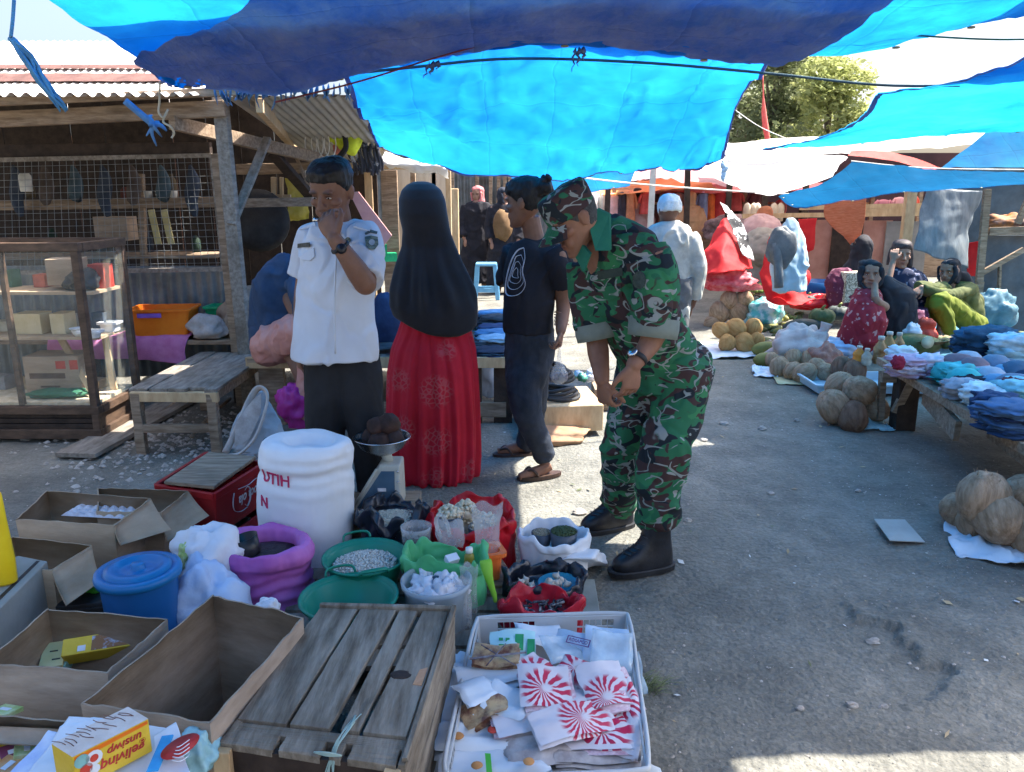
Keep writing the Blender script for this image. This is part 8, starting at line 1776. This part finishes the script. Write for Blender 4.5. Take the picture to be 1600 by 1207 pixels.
for src, px, Y_, a, l in ((w_tan,930,15.6,.6,'woman in tan robe half hidden among white and pink garments'),(w_man,1152,15.4,2.4,'man in pale pink shirt behind the red cloth tent'),(w_cor,1222,14.6,.3,'woman in coral headscarf behind the grey raincoat'),(w_man,1258,15.0,-1.0,'man in pale pink shirt beside the red banner'),(w_tan,1118,15.8,2.8,'woman in tan robe at the far counter beneath the awning'),(w_cor,1316,14.2,1.2,'woman in coral headscarf above the orange woven cloth'),(w_cor,862,15.2,-.5,'woman in coral headscarf far behind the cap of the soldier')):
    q_ = dup(src, (D(px,300,Y_).x, Y_, 0), a, l)
for k, px in enumerate((880,948,1078,1140,1200,1262)):
    b = MB(); g_ = D(px,300,12.6+.3*(k % 2)); b.plank(V((g_.x,g_.y,0)), V((g_.x+R(.06),g_.y,1.95)), .08, .07, (0,1,0), n=3); tag(b.build('stall_post', m_wooddark), 'dark timber post, '+('leftmost','second from the left','third from the left','third from the right','second from the right','rightmost')[k]+' before the distant clothes stalls', 'post', 'timber posts before the distant stalls')
# bending shopper in the middle distance
bp_ = thing('person', 'shopper in rosy top and grey skirt bending over behind the red cloth', 'person', G(1190,462)); Yb = 10.5
hb = Head(D(1196,342,Yb+.45), (0,.8,-.6), (0,.6,.8), 1.0); b = MB(); hb.skull(b); b.tube([D(1195,350,Yb+.35), D(1192,362,Yb+.2)], .06, 8); limb(b, [D(1172,362,Yb+.1), D(1168,392,Yb+.25), D(1172,410,Yb+.3)], [.05,.04,.03]); limb(b, [D(1182,430,Yb), D(1183,458,Yb)], [.07,.05]); me = remesh(b, .013, 2); finish('body', me, m_skin, bp_, colfn=lambda P: np.tile(SK,(len(P),1)))
b = MB(); b.blob(D(1190,362,Yb+.15), (.27,.3,.22), 4, .06); b.tube(catmull([D(1170,358,Yb+.2), D(1167,380,Yb+.2), D(1170,402,Yb+.28)], 8), .08, 10); me = remesh(b, .014, 3); finish('top', me, m_rosy if False else mat('dusty_rose', (.45,.27,.27), (.55,.35,.34), rough=.85), bp_, disp=cd)
b = MB(); b.blob(D(1192,386,Yb-.12), (.27,.25,.25), 5, .05); sil([(385,1168,1216,Yb-.05),(410,1172,1214,Yb),(435,1174,1210,Yb),(452,1176,1206,Yb)], .8, 24, b=b); me = remesh(b, .014, 3); finish('skirt', me, mat('grey_skirt', (.26,.23,.2), (.36,.32,.28), rough=.85), bp_, disp=cd)
b = MB(); hb.cap_hair(b, .03, .02, -.1, vol=1.2); me = remesh(b, .012, 2); finish('headscarf', me, mat('rust_scarf', (.4,.14,.07), rough=.85), bp_)
# seated seller in blue, head hidden by the man in white
sb = thing('person', 'seller in dark blue shirt bent forward on the table edge', 'person', D(440,600,4.95)); Ys = 4.95
hq = Head(D(475,425,Ys-.05), (.8,-.3,-.55), (.5,0,.85), 1.0); b = MB(); hq.skull(b); b.tube([D(470,440,Ys), D(450,455,Ys), D(428,500,Ys), D(430,540,Ys), D(460,545,Ys-.1)], .08, 10); limb(b, [D(450,460,Ys-.06), D(470,500,Ys-.25), D(492,520,Ys-.2)], [.05,.045,.03]); limb(b, [D(455,540,Ys-.1), D(478,600,Ys-.3), D(478,670,Ys-.25)], [.08,.055,.04]); me = remesh(b, .012, 2); finish('body', me, m_skin, sb, colfn=lambda P: np.tile(SK,(len(P),1)))
b = MB(); sil([(398,432,470,Ys),(408,415,478,Ys),(425,402,482,Ys),(450,393,484,Ys),(480,389,482,Ys),(510,388,476,Ys),(545,391,455,Ys),(556,398,440,Ys)], .75, 28, b=b); b.tube(catmull([D(460,440,Ys-.12), D(478,480,Ys-.25), D(484,505,Ys-.25)], 8), .075, 10); me = remesh(b, .009, 3); finish('shirt', me, mat('navy_shirt', (.018,.04,.085), (.035,.065,.125), rough=.85, scale=5, bump=.2), sb, disp=cloth_disp(.02, 4, 81))
b = MB(); b.tube(catmull([D(412,548,Ys), D(445,530,Ys-.15), D(480,520,Ys-.3), D(490,560,Ys-.35), D(486,650,Ys-.32)], 12), [.11,.13,.13,.12,.12,.11,.11,.1,.1,.1,.1,.09], 14); me = remesh(b, .009, 3); finish('trousers', me, mat('salmon_trousers', (.45,.2,.17), (.55,.28,.24), rough=.85, scale=6), sb, disp=cloth_disp(.02, 6, 83))

# ================================================================== TABLE OF JEANS
jt = thing('jeans_table', 'long wooden table covered with folded jeans behind the standing people', 'table', (-.8,5.6,0))
for k in range(7): b = MB(); b.plank((-1.72,5.12+k*.24,.44), (-.02,5.12+k*.24,.44), .23, .025, n=2); b.build('top_plank', m_wood, jt)
b = MB(); b.plank((-1.73,5.02,.425), (-.01,5.02,.425), .03, .07, n=3); b.build('front_rail', m_woodlt, jt)
for x, y, w in ((-1.58,5.06,.16),(-.26,5.08,.12),(-.06,5.08,.12),(-1.58,6.5,.1),(-.06,6.5,.1)): b = MB(); b.plank((x,y,0), (x,y,.42), w, .06, (0,1,0)); b.build('leg', m_wood if x < -1 else m_wooddark, jt, bev=.003)
b = MB(); b.plank((-1.5,5.06,.10), (-.04,5.06,.10), .05, .10, n=3); b.build('lower_rail', m_wood, jt)
jc = [((.02,.05,.12),'deep blue'),((.08,.2,.34),'mid blue'),((.30,.42,.5),'pale silvery blue'),((.012,.02,.04),'dark indigo'),((.10,.27,.46),'bright blue'),((.05,.055,.06),'charcoal')]
rr = random.Random(5)
for k in range(26):
    col, nm_ = jc[k % 6]; i, j = k % 5, k//5; x = -.12-i*.33; y = 5.16+j*.26
    L, H = rr.uniform(.26,.32), .035+.012*(k % 3)+.008*j
    b = MB(); M = rotz(rr.uniform(-.15,.15)); n = 3 if i < 3 else 2
    for q in range(n): b.blob(V((x+rr.uniform(-.02,.02), y, .455+H*(q+.5)/n)), (L/2,.125,H/n*.72), k*3+q, .22, 4, M, q, 16, fn=lambda P: (np.maximum(np.maximum(np.abs(P[:,0]),np.abs(P[:,1])), .6))**-.5)
    cl2 = jc[(k*2+1) % 6][0]; tag(b.build('folded_jeans', [mat('denim_%d' % (k % 6), col, rough=.9, scale=9, bump=.3, bscale=150), mat('denim_%d' % ((k*2+1) % 6), cl2, rough=.9, scale=9, bump=.3, bscale=150), mat('denim_%d' % ((k+3) % 6), jc[(k+3) % 6][0], rough=.9, scale=9, bump=.3)]),
        '%s jeans, %s of the %s row on the long table' % (nm_, ('at the right end','second from the right','in the middle','second from the left','at the left end')[i], ('front','second','third','fourth','fifth','back')[j]), 'jeans', 'folded jeans on the long table')
b = MB(); c = D(603,505,5.3); b.blob(c, (.12,.06,.2), 3, .08, n=14); tag(b.build('blue_bag', mat('navy_bag', (.02,.04,.10), rough=.7)), 'round navy bag standing on the jeans table', 'bag')
c = D(770,620,5.6); softbag('white bag on the ground under the jeans table', (c.x,c.y,.2), (.1,.1,.2), 90, m_poly); 
# hoses and boxes between the woman in jeans and the soldier
hx = G(880,690); b = MB(); b.box((hx.x+.02,5.0,.12), (.42,.5,.17), .12); tag(b.build('low_box', m_woodlt, bev=.006), 'low pale wooden box carrying coiled hoses', 'box')
for k, (dx, dy, r0, n, l) in enumerate(((-.05,-.06,.15,4,'front coil of black hose on the pale box'),(-.1,.45,.2,6,'rear coil of black hose behind the pale box'))):
    b = MB(); 
    for j in range(n): b.tube([V((hx.x+dx+(r0-.012*j)*cos(t)*1.1, 5.0+dy+(r0-.012*j)*.75*sin(t), .225+.016*j+.01*sin(2*t+j))) for t in [i*.21 for i in range(31)]], .014, 6, cap=False)
    tag(b.build('hose_coil', m_black), l, 'hose')
pbox('small wooden box right of the hose box', [V((.58,5.35,.16)),V((.78,5.35,.16)),V((.78,5.6,.16)),V((.58,5.6,.16))], .15, m_wood, 'small_box', 'box')
b = MB(); c = V((.52,5.6,.2)); [b.blob(c+V((R(.12),R(.1),R(.03))), (.04,.035,.03), k, .3, m=k % 2) for k in range(9)]; tag(b.build('bottle_heap', [mat('green_glass', (.05,.2,.14), rough=.3), m_poly]), 'small heap of green and white bottles behind the hose box', 'bottles')
heap('brown_sheet', 'brown paper sack lying beside the hose box', 'sack', (.25,4.72,.03), (.22,.16,.05), mat('kraft', (.25,.14,.08), (.36,.22,.13), rough=.9), 95)
# blue stool
st = thing('plastic_stool', 'pale blue plastic stool in front of the women in the background', 'stool', V((D(760,440,11.4).x,11.4,0))); c = V((D(760,440,11.4).x,11.4,0)); m_st = mat('pale_blue_plastic', (.10,.30,.5), (.14,.36,.56), rough=.45)
b = MB(); b.box(c+V((0,0,.50)), (.30,.28,.04)); b.build('seat', m_st, st, bev=.012)
for sx in (-1,1):
    for sy in (-1,1): b = MB(); b.plank(c+V((sx*.165,sy*.14,0)), c+V((sx*.125,sy*.115,.49)), .06, .03, (0,1,0)); b.build('leg', m_st, st, bev=.006)
    b = MB(); b.plank(c+V((-.16,sx*.13,.14)), c+V((.16,sx*.13,.14)), .02, .06, (0,0,1)); b.build('stretcher', m_st, st)
# ---- cloth stall items
m_redcl = mat('red_cloth', (.62,.02,.03), (.75,.05,.05), rough=.7, scale=4, trl=.3)
cloth('red_cloth', 'red cloth hung like a tent over a stall', 'cloth', [[D(1128,346,9.4), D(1133,344,9.4), D(1140,346,9.4)], [D(1108,385,9.2), D(1132,390,8.9), D(1158,382,9.2)], [D(1090,438,9.0), D(1130,425,8.7), D(1178,418,9.0)]], m_redcl, .03, 5, 7)
cloth('striped_cloth', 'black and white cloth along the edge of the red tent', 'cloth', [[D(1126,318,9.4), D(1136,322,9.4)], [D(1142,355,9.15), D(1158,348,9.2)], [D(1160,400,8.95), D(1180,408,9.0)]], mat('bw_cloth', (.03,.03,.035), (.7,.7,.7), rough=.7, scale=7, ramp=(.5,.54)), .02, 7, 8)
softbag('heap of red and pink cloth beneath the red tent', D(1135,440,9.1), (.36,.25,.16), 101, mat('red_heap', (.5,.03,.05), (.7,.25,.28), rough=.8, scale=9), cut=.6)
cloth('red_sheet', 'long red cloth hanging under the grey raincoat', 'cloth', [[D(1205,370,8.9), D(1225,360,8.9), D(1250,380,8.9)], [D(1190,420,8.8), D(1222,440,8.7), D(1262,430,8.8)], [D(1194,470,8.7), D(1225,474,8.6), D(1262,466,8.7)], [D(1215,462,8.6), D(1240,480,8.5), D(1262,472,8.6)]], m_redcl, .03, 6, 11)
rc_ = thing('raincoat', 'pale grey hooded raincoat hanging over red cloth', 'raincoat', D(1235,480,8.6))
b = MB(); sil([(340,1230,1240,8.6),(350,1222,1248,8.6),(370,1214,1256,8.58),(390,1205,1262,8.55),(430,1202,1263,8.5),(455,1204,1262,8.5)], .35, 26, b=b); me = remesh(b, .012, 3); finish('coat', me, mat('grey_blue_coat', (.35,.48,.56), (.5,.62,.7), rough=.4, scale=3), rc_, disp=cloth_disp(.03, 4, 91))
b = MB(); b.blob(D(1220,388,8.42), (.16,.05,.2), 3, .2, n=14); b.tube(catmull([D(1212,380,8.4), D(1216,415,8.36), D(1217,450,8.36)], 8), .05, 8, flat=.4); b.build('dark_trim', mat('dark_grey_cloth', (.1,.11,.12), (.16,.17,.18), rough=.5), rc_)
cloth('red_banner', 'bright red cloth on the pink boards', 'cloth', [[D(1248,343,10.8), D(1276,341,10.8)], [D(1252,370,10.8), D(1272,385,10.8)], [D(1262,395,10.8), D(1268,392,10.8)]], m_redcl, .01, 6, 13)
m_wov = mat('orange_woven', (.42,.10,.04), (.55,.18,.09), rough=.85, scale=3, stretch=(4,4,30), bump=.5, bscale=20)
cloth('woven_cloth', 'rust orange woven cloth hanging above the women', 'cloth', [[D(1288,318,9.4), D(1354,306,9.4)], [D(1292,345,9.4), D(1350,350,9.4)], [D(1322,374,9.4), D(1336,390,9.4)]], m_wov, .01, 5, 14)
m_gst = mat('grey_striped_film', (.16,.19,.22), (.3,.34,.36), rough=.5, scale=2, stretch=(6,6,1.5), bump=.4, bscale=12, trl=.15)
cloth('grey_curtain', 'grey striped sheet hung as a curtain behind the women', 'curtain', [[D(1448,292,8.5), D(1490,294,8.5), D(1538,300,8.5)], [D(1438,340,8.45), D(1480,350,8.4), D(1520,352,8.5)], [D(1428,395,8.4), D(1470,405,8.35), D(1512,418,8.4)]], m_gst, .03, 4, 15)
# boards and posts at the right
sh = thing('board_shack', 'shack of pinkish and grey boards behind the seated women', 'shack', (4.4,11,0))
m_pkb = mat('pink_plywood', (.42,.2,.15), (.55,.3,.24), rough=.85, scale=3); m_gyb = mat('grey_plywood', (.2,.2,.2), (.3,.3,.29), rough=.85, scale=3); m_dkb = mat('dark_board', (.05,.065,.08), (.1,.12,.14), rough=.8, scale=3, grime=.3)
for x0, x1, y0, y1, Y0, m in ((1168,1206,352,440,11.2,m_pkb),(1208,1246,350,440,11.2,m_pkb),(1248,1300,344,440,11.15,m_pkb),(1302,1340,345,440,11.1,m_wooddark),(1342,1384,345,440,11.15,m_pkb),(1386,1440,346,440,11.1,m_gyb)):
    a, c = D(x0,y0,Y0), D(x1,y1,Y0); b = MB(); b.box(((a.x+c.x)/2,Y0,a.z/2), (c.x-a.x,.02,a.z)); b.build('panel', m, sh)
for x0, x1, y in ((1160,1450,338),(1250,1450,325),(1290,1450,332)): b = MB(); b.plank(D(x0,y,11), D(x1,y-4,11), .05, .06, (0,0,1), n=4); b.build('rail', m_woodlt, sh)
b = MB(); b.plank(V((D(1412,400,9.8).x,9.8,0)), D(1424,296,9.8), .12, .08, (0,1,0)); b.build('post', m_woodlt, sh)
s2 = thing('dark_shack', 'dark board stall front with a diagonal batten at the right edge', 'shack', (5,8.3,0))
b = MB(); a, c = D(1534,368,8.3), D(1680,480,8.3); b.box(((a.x+c.x)/2,8.3,a.z/2), (c.x-a.x,.03,a.z)); b.build('front_board', m_dkb, s2)
for p, q, w in ((D(1530,440,8.2),D(1543,296,8.2),.07),(D(1528,430,8.2),D(1600,390,8.2),.05),(D(1545,362,8.2),D(1690,358,8.2),.08),(D(1590,350,8.2),D(1612,300,8.2),.06),(D(1560,470,8.2),D(1562,415,8.2),.02)): b = MB(); b.plank(p, q, w, .04, (0,1,0), n=3); b.build('batten', m_wood, s2)
b = MB(); b.plank(V((D(1532,440,8.2).x,8.2,0)), D(1531,440,8.2), .07, .05, (0,1,0)); b.build('post', m_wood, s2)
b = MB(); a, c = D(1500,300,9.6), D(1700,420,9.6); b.box(((a.x+c.x)/2,9.6,.9), (c.x-a.x,.03,1.8)); b.build('back_board', m_dkb, s2)
cloth('red_wrap', 'red cloth strip behind the grey curtain', 'cloth', [[D(1512,380,8.9), D(1532,376,8.9)], [D(1510,430,8.9), D(1524,432,8.9)]], m_redcl, .015, 6, 16)
softbag('orange and dark goods on the dark stall shelf', D(1572,350,8.6), (.25,.15,.1), 111, mat('mixed_goods', (.4,.15,.03), (.05,.04,.05), rough=.7, scale=8), cut=.6)
# distant stalls with hanging clothes
fs = thing('clothes_stall', 'long row of distant clothes stalls with poles and dark backs', 'stall', (3,16,0))
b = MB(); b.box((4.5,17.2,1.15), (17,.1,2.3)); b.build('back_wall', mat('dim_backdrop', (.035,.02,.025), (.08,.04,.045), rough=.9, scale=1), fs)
for px in (905,960,1035,1105,1165,1225,1300,1365,1440): b = MB(); p = D(px,292,14.8); b.plank(V((p.x,14.8,0)), p, .07, .06, (0,1,0)); b.build('post', m_wood, fs)
for y in (296,318): b = MB(); b.plank(D(860,y,14.9), D(1450,y,14.9), .05, .04, (0,0,1), n=6); b.build('rail', m_woodlt, fs)
b = MB(); b.box((4.5,15.2,.35), (13,1.4,.7)); b.build('counter', m_wood, fs)
pw = D(1021,258,8.6); b = MB(); b.plank(V((pw.x-.02,8.6,0)), pw, .055, .05, (0,1,0), n=3); tag(b.build('tent_pole', mat('pale_pole', (.5,.47,.42), (.62,.6,.55), rough=.8)), 'pale wooden pole holding the cord behind the soldier', 'pole')
def garment(lab, px, y0, y1, w, Y, col, seed):
    a, c = D(px-w/2, y0, Y), D(px+w/2, y1, Y); H = a.z-c.z; W2 = (c.x-a.x)/2; x = (a.x+c.x)/2; b = MB(); n = 22
    b.loft([[V((x+W2*q*cos(t)*(1+.06*sin(7*t+seed)), Y+d*sin(t)*(1+.15*sin(5*t+seed)), c.z+H*z)) for t in [i*2*pi/n for i in range(n)]] for z, q, d in ((0,1,.10),(.3,.9,.10),(.6,.72,.09),(.8,.7,.08),(.9,.75,.07),(.96,.45,.05),(1,.12,.03))])
    for s in (-1, 1): b.tube(catmull([V((x+s*W2*.6,Y,c.z+H*.9)), V((x+s*W2*.95,Y,c.z+H*.7)), V((x+s*W2*1.05,Y,c.z+H*.48))], 6), W2*.22, 7)
    tag(b.build('hanging_garment', mat('garment_%d_%d_%d' % tuple(int(v*100) for v in col), col, rough=.85, scale=5, bump=.3, bscale=20)), lab, 'garment', 'clothes hanging in the distant stalls')
gl = [(893,302,350,16,(.6,.03,.05),'narrow red garment left of the white one'),(925,300,352,26,(.78,.74,.7),'white robe hanging beside the soldier cap'),(905,300,345,16,(.75,.45,.2),'orange garment beside the red one'),(955,302,352,28,(.72,.48,.48),'pale pink robe with a hood shape'),(941,303,350,14,(.6,.55,.45),'beige garment between white and pink robes'),(971,300,352,18,(.04,.04,.06),'dark navy robe right of the pink one'),(984,298,352,18,(.55,.25,.14),'rust brown robe behind the man in pink shirt'),(1010,300,335,20,(.6,.1,.1),'red garment right of the man in pink shirt'),(1060,300,350,18,(.35,.2,.2),'dull plum garment right of the knitted cap'),(1098,300,345,18,(.3,.4,.7),'light blue garment by the tan robe'),(1110,302,350,14,(.75,.18,.05),'bright orange garment by the light blue one'),(1124,298,345,18,(.5,.05,.06),'dark red garment under the orange tarp'),(1150,300,330,20,(.45,.08,.08),'maroon garment hanging in the middle stall'),(1180,302,325,22,(.12,.05,.06),'black red garment in the middle stall'),(1380,312,335,24,(.45,.16,.2),'rose garment on the rail above the boards'),(1405,308,332,18,(.6,.3,.32),'pale rose garment on the rail above the boards'),(1425,306,330,16,(.6,.1,.06),'scarlet garment beside the slanting post')]
for k, (px, y0, y1, w, col, l) in enumerate(gl): garment(l, px, y0, y1, w, 14.2 if px < 1300 else 11.6, col, k)
m_mann = mat('pale_mannequin', (.5,.42,.32), (.6,.52,.42), rough=.6)
for k, px in enumerate((1166,1176,1182,1208,1218)):
    b = MB(); c = D(px, 346, 13.2); b.lathe([(0,0),(.05,0),(.06,.1),(.065,.2),(.05,.26),(.02,.29),(0,.295)], c, 12); tag(b.build('mannequin_head', m_mann), ('first','second','third','fourth','fifth')[k]+' pale mannequin head from the left on the distant counter', 'mannequin head', 'mannequin heads on the counter')
softbag('low heap of goods behind the far counter', D(1150,362,13), (.5,.3,.25), 121, mat('mixed_dark', (.1,.06,.06), (.3,.2,.2), rough=.8, scale=9), cut=.6)
# ---- trees
def tree(lab, x, y, h, r, m, n, seed, ls=.09):
    root = thing('tree', lab, 'tree', (x,y,0), 'trees behind the market'); rr = random.Random(seed); b = MB(); b.tube(catmull([V((x,y,0)), V((x+R(.2),y,h*.3)), V((x+R(.4),y+R(.3),h*.65))], 10), [.2-.011*i for i in range(10)], 9)
    cl = []
    for k in range(16):
        a = rr.uniform(0, 6.28); q = rr.uniform(.25,1)*r; z = h*rr.uniform(.42,1.0); c = V((x+q*cos(a)*(1.1-z/h*.5), y+q*sin(a)*(1.1-z/h*.5), z)); cl.append((c, rr.uniform(.35,.6)*r*.8)); b.tube(catmull([V((x,y,h*rr.uniform(.25,.5))), V((x,y,z*.75)).lerp(c,.5), c], 6), [.07,.06,.045,.03,.02,.012], 6)
    b.build('trunk', m_bark, root); q = MB(); vs = []
    for k in range(n):
        c, cr_ = cl[k % 16]; d = V((rr.gauss(0,1), rr.gauss(0,1), rr.gauss(0,.8))); d = d.normalized()*cr_*(.45+.6*rr.random()); p = c+d; u = V((rr.uniform(-1,1), rr.uniform(-1,1), rr.uniform(-.6,.6))).normalized(); w = u.orthogonal().normalized(); w = w.lerp(u.cross(w), rr.random()).normalized(); s = ls*rr.uniform(.6,1.3)
        q.add([p-u*s, p+w*s*.42, p+u*s, p-w*s*.42], [(0,1,2,3)])
    tag(q.build('crown', m, root), kind='stuff')
tree('tall sunlit dark green tree left in the gap between the tarps', 8.2,26,6.2,2.2,m_leaf,9000,5,.10); tree('rounded light yellow green tree right in the gap between the tarps', 9.2,24,4.9,1.7,m_leaf2,9000,6,.10); tree('taller pale tree behind the others in the gap', 10.9,33,7.6,2.6,m_leaf,9000,7,.14); tree('dark bushy tree low behind the pennant', 8.8,31,5.4,2.4,m_leaf,7000,8,.13)
b = MB(); b.tube(catmull([D(1192,118,15), D(1194,180,15), D(1200,222,15)], 12), [.012]*4+[.03,.045,.05,.055,.055,.05,.05,.045], 6, flat=.4); tag(b.build('red_pennant', mat('faded_red', (.6,.16,.15), (.7,.25,.22), rough=.8, trl=.4)), 'slim red pennant hanging in front of the trees', 'pennant')
